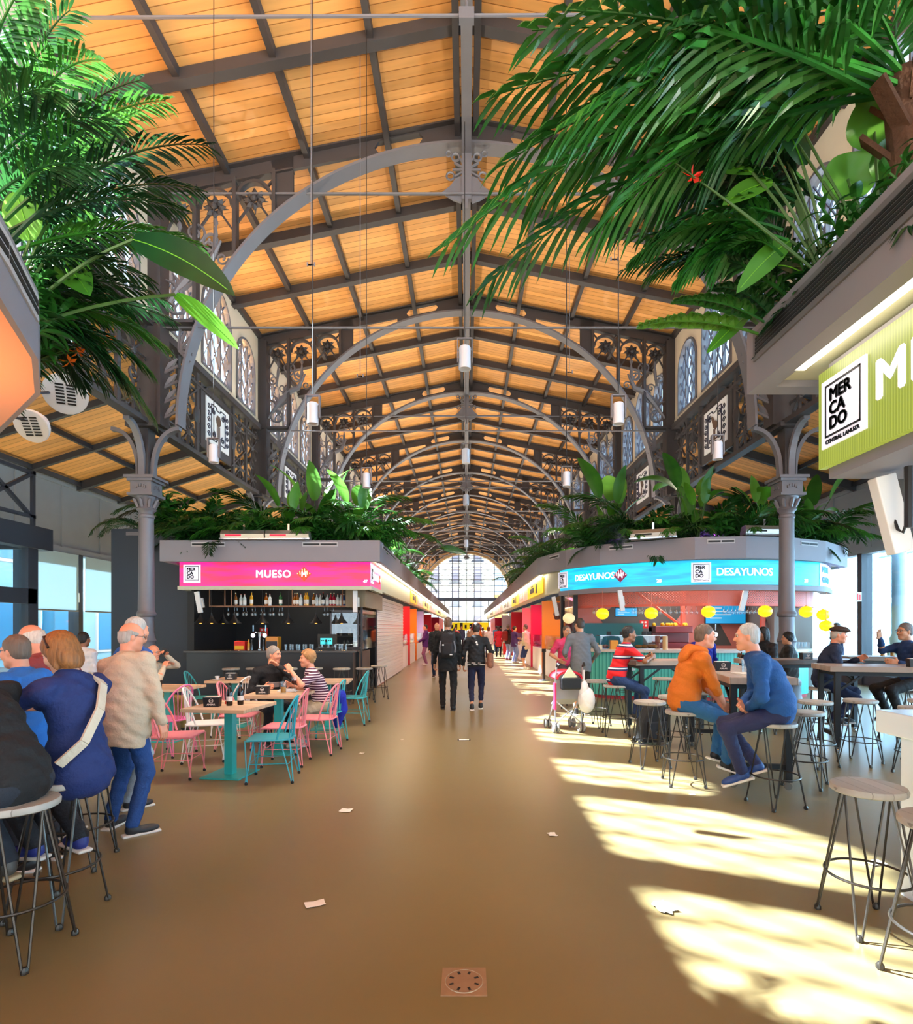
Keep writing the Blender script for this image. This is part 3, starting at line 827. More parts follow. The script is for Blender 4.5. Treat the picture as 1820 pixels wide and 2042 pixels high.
fb = facade('apartment_house', 'orange and white house with pediment beyond the right part of the end window', 4.2, 20, 84, 92, 6.5, mat('facade orange', '#f0b878', 0.85, var=(.5, .1)), [(6.0, 1, 1.2, 2.2), (9, 1, 1.2, 2.2)], 'y', mat('shutter grey', '#a8a2b4', 0.7), M_FR)
facade('blue_building', 'pale blue rendered building across the street on the right', 19, 27, -10, 60, 14, mat('facade blue', '#9cc4dc', 0.85, var=(.4, .12)), [(y, z, 2.0, 2.2) for y in (16, 20.5, 25, 29.5, 34) for z in (.5, 5, 8.5)], 'x', mat('pane dark blue', '#5d8fb0', 0.3), M_FR)
facade('turquoise_building', 'teal shop front across the street on the left', -28, -20, -10, 60, 9, mat('facade teal', '#a8dcea', 0.85, var=(.4, .15)), [(y, z, 2.6, 2.4) for y in (16, 20, 24, 28, 32, 36) for z in (.4, 4.6)], 'x', mat('pane teal', '#3aa0d0', 0.3), M_FR)
for i, y in enumerate((15.6, 22)):
    b = MB(); b.lathe((0, 0, 0), [(.34, -.12), (.34, .5), (.26, .6), (.28, .9), (.2, 1.0), (.22, 1.3), (.17, 1.4), (.17, 3.6), (.24, 3.8)], 16)
    o = b.build('street_column', mat('pale iron', '#a9c2cc', 0.6)); o.location = (11.9, y, 0)
    tag(o, 'pale cast iron porch column outside the right windows, %s one' % ('nearer', 'farther')[i], 'column', 'porch columns')
b = MB(); b.lathe((0, 0, 0), [(.3, -.12), (.3, .5), (.2, .6), (.17, 1.2), (.17, 3.9)], 16)
o = b.build('street_column', mat('blue iron', '#2a7fa0', 0.6)); o.location = (-13.2, 17.9, 0)
tag(o, 'blue painted column outside the left windows', 'column')
# ================================================================ STALLS
def offset(pts, d):
    """polyline moved to its left by d"""
    out = []; n = len(pts)
    for i in range(n):
        a = Vector(pts[max(i - 1, 0)]); p = Vector(pts[i]); c = Vector(pts[min(i + 1, n - 1)])
        t1 = (p - a) if i > 0 else (c - p); t2 = (c - p) if i < n - 1 else (p - a)
        n1 = Vector((-t1.y, t1.x)).normalized(); n2 = Vector((-t2.y, t2.x)).normalized()
        m = (n1 + n2).normalized(); k = max(0.3, m.dot(n1))
        out.append(tuple(p + m * d / k))
    return out
def band(mb, pts, z0, z1, t, prof=None):
    """upright band along a plan path, thickness t to the left"""
    q = offset(pts, t)
    n = len(pts)
    vs = [(*p, z0) for p in pts] + [(*p, z1) for p in pts] + [(*p, z1) for p in q] + [(*p, z0) for p in q]
    fs = []
    for i in range(n - 1):
        for k in range(4):
            a = k * n + i; c = ((k + 1) % 4) * n + i
            fs.append((a, a + 1, c + 1, c))
    fs += [(0, n, 2 * n, 3 * n), (n - 1, 4 * n - 1, 3 * n - 1, 2 * n - 1)]
    mb.add(vs, fs)
class Path:
    def __init__(s, pts):
        s.p = [Vector(p) for p in pts]; s.L = [0]
        for a, c in zip(s.p, s.p[1:]): s.L.append(s.L[-1] + (c - a).length)
    def at(s, u):
        i = 0
        while i < len(s.p) - 2 and u > s.L[i + 1]: i += 1
        t = (s.p[i + 1] - s.p[i]).normalized()
        return s.p[i] + t * (u - s.L[i]), t
    def fn(s, u0, z0, out=0.0):
        """maps sign-local (u along, v up, w out of the face) to the place; faces right of the path"""
        def f(u, v, w):
            p, t = s.at(u0 + u); nn = Vector((t.y, -t.x))
            q = p + nn * (w + out)
            return (q.x, q.y, z0 + v)
        return f
def smooth_path(pts, n=6):
    out = []; P_ = [Vector(p) for p in pts]
    for i in range(len(P_) - 1):
        p0 = P_[max(i - 1, 0)]; p1 = P_[i]; p2 = P_[i + 1]; p3 = P_[min(i + 2, len(P_) - 1)]
        for k in range(n):
            t = k / n
            out.append(tuple(0.5 * ((2 * p1) + (p2 - p0) * t + (2 * p0 - 5 * p1 + 4 * p2 - p3) * t * t + (3 * p1 - p0 - 3 * p2 + p3) * t ** 3)))
    out.append(tuple(P_[-1]))
    return out
def patch(mb, path, u0, u1, z0, z1, t0=0.0, t1=0.01, n=12):
    """raised plate on a path face"""
    f = path.fn(0, 0)
    vs = []
    for i in range(n + 1):
        u = u0 + (u1 - u0) * i / n
        vs += [f(u, z0, t0), f(u, z1, t0), f(u, z1, t1), f(u, z0, t1)]
    fs = []
    for i in range(n):
        for k in range(4):
            a = i * 4 + k; c = i * 4 + (k + 1) % 4
            fs.append((a, c, c + 4, a + 4))
    fs += [(0, 3, 2, 1), (4 * n, 4 * n + 1, 4 * n + 2, 4 * n + 3)]
    mb.add(vs, fs)
def sign_mat(name, col, col2, strength):
    m = bpy.data.materials.new(name); m.use_nodes = True
    nt = m.node_tree; b = nt.nodes['Principled BSDF']; b.inputs['Roughness'].default_value = 0.35
    tc = nt.nodes.new('ShaderNodeTexCoord'); mp = nt.nodes.new('ShaderNodeMapping'); mp.inputs['Scale'].default_value = (0.9, 0.9, 7)
    n = nt.nodes.new('ShaderNodeTexNoise'); n.inputs['Scale'].default_value = 1.3; n.inputs['Detail'].default_value = 2
    nt.links.new(tc.outputs['Object'], mp.inputs[0]); nt.links.new(mp.outputs[0], n.inputs['Vector'])
    cr = nt.nodes.new('ShaderNodeValToRGB'); e = cr.color_ramp.elements
    e[0].position = .42; e[0].color = (*lin(col), 1); e[1].position = .62; e[1].color = (*lin(col2), 1)
    nt.links.new(n.outputs['Fac'], cr.inputs[0])
    nt.links.new(cr.outputs[0], b.inputs['Emission Color']); b.inputs['Base Color'].default_value = (.02, .02, .02, 1)
    b.inputs['Emission Strength'].default_value = strength
    return m
M_LED = mat('led tube', '#fff4dc', 0.4, emit=14)
M_SIGNW = mat('sign white', '#f0ecfc', 0.4, emit=0.6)
M_SIGNK = mat('sign black', '#14161f', 0.5)
M_SLOT = mat('vent slot', '#17181b', 0.6)
M_SOIL = mat('planter soil', '#1d1712', 0.9)
M_WARM = mat('fascia cream', '#c9c7b0', 0.6)
def vent(parent, path, u0, u1, z0, z1, slots=1, horiz=True):
    b = MB(); patch(b, path, u0, u1, z0, z1, 0, .012, 6); fr = b.build('vent', M_IRON_L if slots > 3 else mat('vent frame', '#b9b6ba', 0.5), parent, 0, W=True)
    k = MB(); e = (z1 - z0) * .18
    for i in range(slots):
        a = z0 + e + (z1 - z0 - 2 * e) * (i + .12) / slots; c = z0 + e + (z1 - z0 - 2 * e) * (i + .8) / slots
        m = u0 + (u1 - u0) / 2
        if slots < 3:
            patch(k, path, u0 + e, m - .01, a, c, .01, .016, 3); patch(k, path, m + .01, u1 - e, a, c, .01, .016, 3)
        else: patch(k, path, u0 + e, u1 - e, a, c, .01, .016, 6)
    o = k.build('slot', M_SLOT, parent, 0, W=True)
def logo(parent, path, u, z, size, sub=True, W=True):
    f = path.fn(u, z); s = size; inv = parent.location
    def g(x, y, w):
        p = f(x, y, w); return (p[0] - inv.x, p[1] - inv.y, p[2] - inv.z)
    b = MB(); patch(b, path, u - s * .47, u + s * .47, z - s * .5, z + s * .5, 0, .012, 6); b.build('logo_plate', M_SIGNW, parent, 0, W=True)
    k = MB()
    for a, c, d, e in ((-.38, .38, .42, .39), (-.38, .38, -.33, -.36)): patch(k, path, u + a * s, u + c * s, z + min(d, e) * s, z + max(d, e) * s, .01, .016, 6)
    for a in (-.38, .355): patch(k, path, u + a * s, u + (a + .025) * s, z - .36 * s, z + .42 * s, .01, .016, 1)
    k.build('logo_frame', M_SIGNK, parent, 0, W=True)
    for t, dy in (('MER', .24), ('CA', .03), ('DO', -.18)):
        put_text('lettering', t, .25 * s, M_SIGNK, parent, lambda x, y, w, dy=dy: g(x - .28 * s, y + dy * s, w + .014), bold=.012 * s, align='LEFT')
    if sub: put_text('lettering', 'CENTRAL LANUZA', .085 * s, M_SIGNK, parent, lambda x, y, w: g(x, y - .43 * s, w + .014), bold=.002*s)
    return g
def badge(parent, path, u, z, size, c1, c2):
    f = path.fn(u, z); inv = parent.location
    def g(x, y, w):
        p = f(x, y, w); return (p[0] - inv.x, p[1] - inv.y, p[2] - inv.z)
    s = size / 2
    b = MB(); b.add([g(x, y, w) for w in (.0, .015) for x, y in ((-s, 0), (0, -s), (s, 0), (0, s))], [(0, 1, 2, 3), (4, 5, 6, 7), (0, 1, 5, 4), (1, 2, 6, 5), (2, 3, 7, 6), (3, 0, 4, 7)])
    b.build('badge', mat('badge ' + c1, c1, .5, emit=.3), parent, 0)
    k = MB()
    for i in range(6):
        a = -s + s * 2 * (i + .2) / 6; w = s * .16
        q = s - abs(a + w / 2)
        k.add([g(a, -q * .2 + .0, .018), g(a + w, -q * .2, .018), g(a + w * .6, q * .85, .018), g(a - w * .4, q * .85, .018)], [(0, 1, 2, 3)])
    k.build('badge_stripe', mat('badge stripe ' + c2, c2, .5, emit=.5), parent, 0)
    put_text('lettering', 'M', size * .48, M_SIGNW, parent, lambda x, y, w: g(x, y - s * .1, w + .022), bold=size * .02)

def roof_block(root, par, sgn, t=0.12, zt=3.45, zb=3.0, mats=None, sof=None):
    b = MB(); band(b, par, zb, zt, t); b.build('parapet', M_GREY, root, 0, W=True)
    a = offset(par, min(.05, t * .5)); n = len(par); dz = .04 if t > .1 else .004
    inn = offset(sgn, .08) if len(sgn) == n else None
    s = MB()
    if inn:
        vs = [(*p, zb + dz) for p in a] + [(*p, zb + dz) for p in inn] + [(*p, zb + .1) for p in a] + [(*p, zb + .1) for p in inn]
        fs = []
        for i in range(n - 1): fs += [(i, i + 1, n + i + 1, n + i), (2 * n + i, 3 * n + i, 3 * n + i + 1, 2 * n + i + 1)]
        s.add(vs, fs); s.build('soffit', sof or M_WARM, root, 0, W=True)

# ---------------------------------------------------------------- left bar with the pink sign
par_l = [(-6.55, 17.5), (-6.55, 12.1), (-1.85, 12.1), (-1.85, 62)]
sgn_l = [(-6.33, 17.5), (-6.33, 12.5), (-2.12, 12.5), (-2.12, 62)]
ml = thing('market_stall', 'dark bar stall under the pink lit sign with planted roof', 'stall', (-4.3, 14, 0))
roof_block(ml, par_l, sgn_l)
pth = Path([(-6.33, 12.5), (-2.12, 12.5)]); side = Path([(-2.12, 12.5), (-2.12, 62)]); pp = Path([(-6.55, 12.1), (-1.85, 12.1)]); ps = Path([(-1.85, 12.1), (-1.85, 62)])
b = MB(); band(b, [(-6.36, 14.5), (-6.36, 12.47), (-2.09, 12.47), (-2.09, 14.1)], 2.42, 2.5, .1); band(b, [(-6.3, 14.5), (-6.3, 12.56), (-2.15, 12.56), (-2.15, 62)], 2.5, 3.04, .1); b.build('fascia', M_WARM, ml, 0, W=True)
M_PINK = sign_mat('pink led', '#ff0a9a', '#ff2a62', 1.25)
b = MB(); band(b, [(-6.33, 13.5), (-6.33, 12.5), (-2.12, 12.5), (-2.12, 14.0)], 2.5, 3.03, .05); b.build('sign_panel', M_PINK, ml, 0, W=True)
logo(ml, pth, .28, 2.77, .4, False)
def onpath(path, u, z, root, out=0.0):
    f = path.fn(u, z, out)
    def g(x, y, w):
        p = f(x, y, w); return (p[0] - root.location.x, p[1] - root.location.y, p[2] - root.location.z)
    return g
g = onpath(pth, 2.07, 2.76, ml, .004); put_text('lettering', 'MUESO', .225, M_SIGNW, ml, g, bold=.007, spacing=1.1)
badge(ml, pth, 2.75, 2.77, .32, '#d8502a', '#ffe2b0')
g = onpath(pth, 4.1, 2.6, ml, .004); put_text('lettering', '47', .09, M_SIGNW, ml, g, bold=.006)
logo(ml, side, .22, 2.77, .4, False)
g = onpath(side, .85, 2.74, ml, .004); put_text('lettering', 'MUESO', .2, M_SIGNW, ml, g, bold=.01)
badge(ml, side, 1.3, 2.74, .2, '#d8502a', '#ffe2b0')
vent(ml, pp, .68, 1.4, 3.32, 3.41); vent(ml, pp, 3.05, 3.8, 3.32, 3.41); vent(ml, ps, .4, 2.6, 3.33, 3.4, 2)
b = MB(); b.bx(-1.99, -1.93, 12.55, 33, 2.985, 3.035); b.build('led_strip', M_LED, ml, 0, W=True)
b = MB(); b.bx(-1.99, -1.93, 34, 61, 2.985, 3.035); b.build('led_strip', M_LED, ml, 0, W=True)
b = MB(); b.bx(-6.4, -2.0, 12.3, 61.5, 3.12, 3.3); b.build('planter_bed', M_SOIL, ml, 0, W=True)
M_DARKWALL = mat('dark slate panel', '#2b3440', 0.6, var=(1, .1))
b = MB(); b.bx(-6.25, -2.4, 15.3, 15.5, 0, 3.1); b.bx(-6.35, -6.2, 12.9, 16.4, 0, 3.1); b.build('back_wall', mat('bar black wall', '#17181b', .6), ml, 0, W=True)
b = MB(); b.bx(-8.15, -6.36, 13.0, 16.5, 0, 3.85); sw = b.build('side_wall', M_DARKWALL, ml, 0, W=True)
b = MB(); b.bx(-7.8, -6.75, 12.98, 13.0, 3.7, 3.78); b.build('vent', M_IRON_L, sw, 0).location = -ml.location
b = MB(); b.bx(-6.15, -2.5, 12.45, 12.95, 0, 1.03); b.bx(-2.9, -2.45, 12.95, 14.4, 0, 1.03); b.build('counter', mat('bar front black', '#1a1a1d', .35), ml, 0, W=True)
b = MB(); b.bx(-6.2, -2.45, 12.4, 13.0, 1.03, 1.08); b.build('countertop', mat('dark worktop', '#3b3634', .25), ml, 0, W=True, bevel=.006)
b = MB(); b.bx(-6.0, -2.6, 14.7, 15.28, 0, .95); b.build('back_counter', mat('steel bench', '#5f6266', .3, .7), ml, 0, W=True)
M_SHELF = mat('shelf wood', '#8a5a3c', .5, var=(6, .2))
b = MB(); b.bx(-5.9, -2.75, 13.0, 13.35, 2.06, 2.09)
for x in (-5.9, -5.55, -5.4, -4.0, -2.85, -2.75): b.cone((x, 13.02, 2.06), (x, 13.02, 2.6), .015, n=6)
b.bx(-5.9, -2.75, 13.3, 13.34, 2.55, 2.58); b.build('hanging_shelf', M_SHELF, ml, 0, W=True)
b = MB(); b.bx(-2.75, -2.3, 12.9, 15.5, 2.05, 2.45); b.build('cupboard', mat('cupboard oak', '#7d6a50', .5, var=(5, .2)), ml, 0, W=True)
b = MB(); b.bx(-2.42, -2.38, 12.95, 13.0, 0, 2.45); b.build('post', M_STEEL, ml, 0, W=True); b = MB(); b.bx(-2.42, -2.38, 15.0, 15.1, 0, 2.5); b.build('post', M_STEEL, ml, 0, W=True)
b = MB(); b.bx(-2.41, -2.39, 13.0, 15.0, 1.08, 2.0); b.build('side_glass', M_CLEAR, ml, 0, W=True)
b = MB()
for i in range(44): b.bx(-2.42, -2.38 - .01 * (i % 2), 15.15, 21.3, .03 + i * .055, .08 + i * .055)
b.build('roller_shutter', mat('shutter white', '#e2dcd8', .5), ml, 0, W=True)
M_SHOP = {k: mat('shop ' + k, v, .5) for k, v in dict(red='#d8141c', orange='#f0820a', pink='#ff5a8c', white='#f0ecec', yellow='#f6c21c', violet='#c08ad8', steel='#9aa0a6', crimson='#e00a48').items()}
# shops along the corridor
def shop(side, y0, y1, back, low, sign, sign2, label, hang=None):
    s = side; xf = 2.12 * s; xw = (2.42 if s < 0 else 2.6) * s; xb = 4.2 * s
    r = thing('shop_front', label, 'shop', ((xw + xb) / 2, (y0 + y1) / 2, 0), 0, 'food shops along the %s side of the corridor' % ('left' if s < 0 else 'right'))
    b = MB(); b.bx(*sorted((xb, xb + .1 * s)), y0, y1, 0, 2.5); b.build('back_wall', M_SHOP[back], r, 0, W=True)
    b = MB(); b.bx(*sorted((xw, xb)), y1 - .12, y1, 0, 2.5); b.build('side_panel', M_SHOP[low], r, 0, W=True)
    b = MB(); b.bx(*sorted((xw + .05 * s, xw + .7 * s)), y0 + .4, y1 - .3, 0, .85); b.build('counter', M_SHOP['white'], r, 0, W=True)
    g = MB(); g.bx(*sorted((xw + .06 * s, xw + .08 * s)), y0 + .4, y1 - .3, .85, 1.3); g.bx(*sorted((xw + .06 * s, xw + .5 * s)), y0 + .4, y1 - .3, 1.3, 1.32); g.build('display_glass', M_CLEAR, r, 0, W=True)
    rr = random.Random(int(y0 * 10) + s); d = MB()
    for i in range(26):
        d.sph((xw + s * rr.uniform(.15, .55), rr.uniform(y0 + .5, y1 - .4), .9 + rr.uniform(0, .12)), (.1, .13, .07), 6, 4)
    d.build('wares', mat('wares ' + low, {'red': '#c04038', 'orange': '#e0a040', 'pink': '#e88098', 'white': '#f0e0d0', 'yellow': '#e8c850', 'violet': '#d090c0', 'steel': '#b8b0a8', 'crimson': '#d85060'}[low], .5), r, 40, W=True)
    if hang:
        h = MB()
        for i in range(6): h.lathe((xw + .2 * s, y0 + .6 + i * .28, 1.85), [(.02, .5), (.05, .4), (.09, .15), (.05, 0), (0, -.02)], 8)
        h.build('hanging_ham', mat('cured ham', '#5a2418', .5), r, 40, W=True)
    p = Path([(xf, y0), (xf, y1)] if s < 0 else [(xf, y1), (xf, y0)])
    L = y1 - y0
    b = MB(); patch(b, p, .1, L - .1, 2.56, 3.0, -.02, .02, 2); sg = b.build('sign_panel', mat('lit sign ' + sign, sign, .5, emit=.75), r, 0, W=True)
    b = MB(); patch(b, p, L * .22, L * .5, 2.68, 2.84, .015, .03, 2); patch(b, p, L * .3, L * .44, 2.87, 2.92, .015, .03, 2); patch(b, p, L * .62, L * .7, 2.62, 2.9, .015, .03, 2)
    b.build('sign_graphic', mat('sign graphic ' + sign2, sign2, .5), r, 0, W=True)
    if y0 < 36:
        lamp('shop_light', 'AREA', (0, 0, 2.4), 90, {'red': (1, .35, .3), 'orange': (1, .6, .3), 'pink': (1, .45, .6), 'white': (1, .8, .75), 'yellow': (1, .8, .4), 'violet': (1, .5, .9), 'steel': (1, .8, .75), 'crimson': (1, .3, .5)}[back], 1.2, L * .7, aim=(-.5 * s, 0, -1), parent=r)
    return r
shop(-1, 21.5, 24.3, 'red', 'red', '#f2b632', '#3a3a34', 'shop with red side panel past the roller shutter under orange yellow sign')
shop(-1, 24.3, 27.6, 'orange', 'orange', '#f0a890', '#ffffff', 'shop with orange back wall under salmon sign, left side')
shop(-1, 27.6, 32.0, 'violet', 'white', '#f3d27a', '#4a4438', 'shop with violet lit display under pale yellow sign, left side')
shop(-1, 32.0, 39.0, 'crimson', 'red', '#f0b4a0', '#ffffff', 'far left shop with crimson wall next to the violet one')
shop(-1, 39.0, 50.0, 'yellow', 'crimson', '#f4d890', '#5a5040', 'farthest left shop row end with yellow wall')
tag(MB().bx(-2.6, -2.5, 50, 61.5, 0, 2.5).build('end_screen', M_SHOP['pink'], smooth=0), 'plain pink screen wall closing the far end of the left shops', 'screen')

# ---------------------------------------------------------------- right bar with the turquoise sign
base_r = [(1.9, 62), (1.9, 15.2), (2.38, 13.6), (3.0, 12.75), (4.7, 11.67), (5.7, 11.55), (6.6, 11.67), (7.73, 12.2), (8.94, 13.3), (9.2, 17)]
sg_r = [(2.12, 62), (2.12, 15.4), (2.34, 14.15), (3.1, 12.95), (4.75, 12.12), (5.7, 12.0), (6.6, 12.1), (7.8, 12.5), (8.72, 13.6), (8.88, 17)]
mr = thing('market_stall', 'rounded coral and turquoise bar stall under the turquoise lit sign', 'stall', (5.5, 14, 0))
roof_block(mr, base_r, sg_r)
curve = smooth_path(sg_r[2:9], 6); cp = Path(curve)
b = MB(); band(b, offset([sg_r[0], sg_r[1]] + curve + [sg_r[9]], .06), 2.48, 3.04, .1); b.build('fascia', M_WARM, mr, 0, W=True)
b = MB(); band(b, offset(curve, -.05), 2.38, 2.49, .22); band(b, offset(curve, -.03), 3.02, 3.06, .14); b.build('sign_trim', M_GREY, mr, 20, W=True)
M_CYAN = sign_mat('turquoise led', '#00c8e4', '#08a8dc', 1.6)
b = MB(); band(b, curve, 2.5, 3.02, .05); b.build('sign_panel', M_CYAN, mr, 20, W=True)
L = cp.L[-1]
def u_at_px(px):
    best = None
    for i in range(400):
        u = L * i / 399; p, t = cp.at(u); q = CX + FOC * p.x / p.y
        if best is None or abs(q - px) < best[0]: best = (abs(q - px), u)
    return best[1]
u1 = u_at_px(1123); logo(mr, cp, u1, 2.76, .4)
put_text('lettering', 'DESAYUNOS', .205, M_SIGNW, mr, onpath(cp, u_at_px(1180), 2.76, mr, .006), bold=.0045, spacing=.95)
badge(mr, cp, u_at_px(1237), 2.76, .32, '#8a1f4a', '#ffd8e8')
put_text('lettering', '28', .1, M_SIGNW, mr, onpath(cp, u_at_px(1314), 2.6, mr, .006), bold=.006)
logo(mr, cp, u_at_px(1397), 2.76, .42)
put_text('lettering', 'DESAYUNOS', .225, M_SIGNW, mr, onpath(cp, u_at_px(1487), 2.76, mr, .006), bold=.005, spacing=.95)
badge(mr, cp, u_at_px(1566), 2.76, .32, '#8a1f4a', '#ffd8e8')
put_text('lettering', '28', .1, M_SIGNW, mr, onpath(cp, u_at_px(1606), 2.6, mr, .006), bold=.006)
b = MB(); ue = u_at_px(1634); patch(b, cp, ue, L - .02, 2.51, 3.01, .0, .012, 6); b.build('sign_end', mat('lilac led', '#c8b4f0', .4, emit=.8), mr, 0, W=True)
MB_CY = mat('cyan print', '#2a9ac8', .5, emit=.3)
put_text('lettering', 'MERCA', .17, MB_CY, mr, onpath(cp, ue + .1, 2.87, mr, .018), bold=.008, align='LEFT')
put_text('lettering', 'GASTRO', .17, MB_CY, mr, onpath(cp, ue + .1, 2.64, mr, .018), bold=.008, align='LEFT')
pr = Path(base_r)
for px in (1105, 1236, 1435, 1613):
    best = min(((abs(CX + FOC * pr.at(u)[0].x / pr.at(u)[0].y - px), u) for u in np.arange(40, pr.L[-1], .05)))[1]
    vent(mr, pr, best - .27, best + .27, 3.31, 3.4)
b = MB(); b.bx(1.98, 2.05, 15.3, 34, 2.985, 3.035); b.build('led_strip', M_LED, mr, 0, W=True)
b = MB(); b.bx(1.98, 2.05, 35, 61, 2.985, 3.035); b.build('led_strip', M_LED, mr, 0, W=True)
b = MB(); b.prism(offset(base_r, .13)[1:] + [(4.5, 17), (4.5, 61.5), (2.05, 61.5)], 3.12, 3.3); b.build('planter_bed', M_SOIL, mr, 0, W=True)
M_TURQ = stripes('ribbed turquoise', [(0, '#2f9c90'), (.25, '#63cfc0'), (.6, '#4fbfb2')], 'X', .07, .45)
cnt = smooth_path([(2.75, 13.9), (2.85, 12.95), (3.4, 12.55), (4.6, 12.3), (5.7, 12.25), (7.0, 12.5), (7.9, 13.1), (8.2, 14.2)], 8)
b = MB(); band(b, cnt, .08, 1.04, .5); b.build('counter', M_TURQ, mr, 30, W=True)
b = MB(); band(b, offset(cnt, .03), 0, .09, .4); b.build('plinth', mat('plinth red', '#b83a40', .5), mr, 0, W=True)
b = MB(); band(b, offset(cnt, -.08), 1.04, 1.1, .75); b.build('countertop', mat('pale worktop', '#d8d4cc', .25), mr, 20, W=True)
def perforated():
    m = bpy.data.materials.new('perforated coral'); m.use_nodes = True
    nt = m.node_tree; b = nt.nodes['Principled BSDF']; b.inputs['Base Color'].default_value = (*lin('#d9705f'), 1); b.inputs['Roughness'].default_value = .5
    tc = nt.nodes.new('ShaderNodeTexCoord'); sx = nt.nodes.new('ShaderNodeSeparateXYZ'); nt.links.new(tc.outputs['Object'], sx.inputs[0])
    prod = None
    outs = []
    for ax in ('X', 'Z'):
        a = nt.nodes.new('ShaderNodeMath'); a.operation = 'MULTIPLY'; a.inputs[1].default_value = 2 * PI / .055; nt.links.new(sx.outputs['XYZ'.index(ax)], a.inputs[0])
        c = nt.nodes.new('ShaderNodeMath'); c.operation = 'SINE'; nt.links.new(a.outputs[0], c.inputs[0]); outs.append(c)
    mu = nt.nodes.new('ShaderNodeMath'); mu.operation = 'MULTIPLY'; nt.links.new(outs[0].outputs[0], mu.inputs[0]); nt.links.new(outs[1].outputs[0], mu.inputs[1])
    gt = nt.nodes.new('ShaderNodeMath'); gt.operation = 'LESS_THAN'; gt.inputs[1].default_value = .38; nt.links.new(mu.outputs[0], gt.inputs[0])
    nt.links.new(gt.outputs[0], b.inputs['Alpha'])
    return m
val = offset(curve, .32)
b = MB(); band(b, val, 2.1, 2.45, .012); b.build('valance', perforated(), mr, 30, W=True)
b = MB(); band(b, offset(val, -.02), 2.06, 2.11, .05); band(b, offset(val, .3), 2.08, 2.1, .25); b.build('valance_rail', mat('coral paint', '#d9604c', .5), mr, 30, W=True)
M_CORAL = mat('coral wall', '#d27a70', .6)
b = MB(); b.bx(2.7, 8.4, 15.4, 15.55, 0, 3.1); b.build('back_wall', M_CORAL, mr, 0, W=True)
b = MB(); b.add([(4.0, 15.39, 1.1), (5.2, 15.39, 1.1), (6.0, 15.39, 2.2), (4.6, 15.39, 2.6), (3.6, 15.39, 1.9)], [(0, 1, 2, 3, 4)]); b.add([(6.3, 15.39, 1.1), (7.2, 15.39, 1.1), (6.6, 15.39, 2.2)], [(0, 1, 2)]); b.build('wall_facet', mat('facet grey', '#54504e', .6), mr, 0, W=True)
b = MB(); b.bx(2.8, 4.6, 14.8, 15.35, 0, 1.7); b.build('back_cabinet', mat('petrol cabinet', '#1f6a70', .5), mr, 0, W=True)
for i, px in enumerate((1361, 1520)):
    x = (px - CX) / FOC * 14.2; b = MB(); b.bx(x - .045, x + .045, 14.15, 14.24, 0, 3.05)
    b.bar((x, 14.2, 1.6), (x + (.9 if i else -.9), 15.3, 2.6), .05, .05); b.build('pillar', mat('coral post', '#e0604a', .5), mr, 0, W=True)
b = MB(); b.bx(7.6, 8.55, 14.0, 15.4, 0, 3.1); b.build('end_wall', mat('end wall grey', '#8a8683', .6), mr, 0, W=True)
b = MB(); b.bx(2.62, 2.72, 13.85, 13.95, 0, 2.5); b.build('post', M_BLACK, mr, 0, W=True); b = MB(); b.bx(2.55, 2.62, 15.3, 15.4, 0, 2.5); b.build('post', M_BLACK, mr, 0, W=True)
b = MB(); b.bx(2.6, 2.62, 13.95, 15.3, .1, 2.4); b.build('side_glass', M_CLEAR, mr, 0, W=True)
shop(1, 15.7, 19.6, 'white', 'orange', '#f3c62a', '#4a4438', 'butcher shop with hanging hams next to the turquoise bar', hang=True)
shop(1, 19.6, 23.0, 'crimson', 'crimson', '#f2a58a', '#ffffff', 'shop with crimson panel under salmon sign, right side')
shop(1, 23.0, 26.5, 'yellow', 'pink', '#f0c83c', '#3a3630', 'shop with yellow back wall behind the people in line, right side')
shop(1, 26.5, 33.0, 'crimson', 'red', '#c9c6b4', '#a09c8c', 'far right shop with red wall under plain cream sign')
shop(1, 33.0, 42.0, 'pink', 'white', '#e8b0a0', '#ffffff', 'farther right shop with pink wall beyond the red one')
shop(1, 42.0, 52.0, 'red', 'crimson', '#e8c8a0', '#806a50', 'farthest right shop with red wall')
tag(MB().bx(2.6, 2.7, 52, 61.5, 0, 2.5).build('end_screen', M_SHOP['pink'], smooth=0), 'plain pink screen wall closing the far end of the right shops', 'screen')
b = MB(); b.bx(-2.3, 2.3, 60, 60.3, 1.3, 2.15); b.bx(-2.3, -2.2, 60, 60.3, 0, 1.3); b.bx(2.2, 2.3, 60, 60.3, 0, 1.3)
o = tag(b.build('banner_frame', mat('banner yellow', '#f0dc14', .5, emit=.5), smooth=0), 'long yellow banner at the far end of the corridor', 'banner')
q = MB()
for i in range(7): q.bx(-1.7 + i * .5, -1.4 + i * .5 - .08 * (i % 2), 59.96, 60, 1.5, 1.5 + .4 + .1 * (i % 3))
q.build('banner_print', M_SIGNK, o, 0)

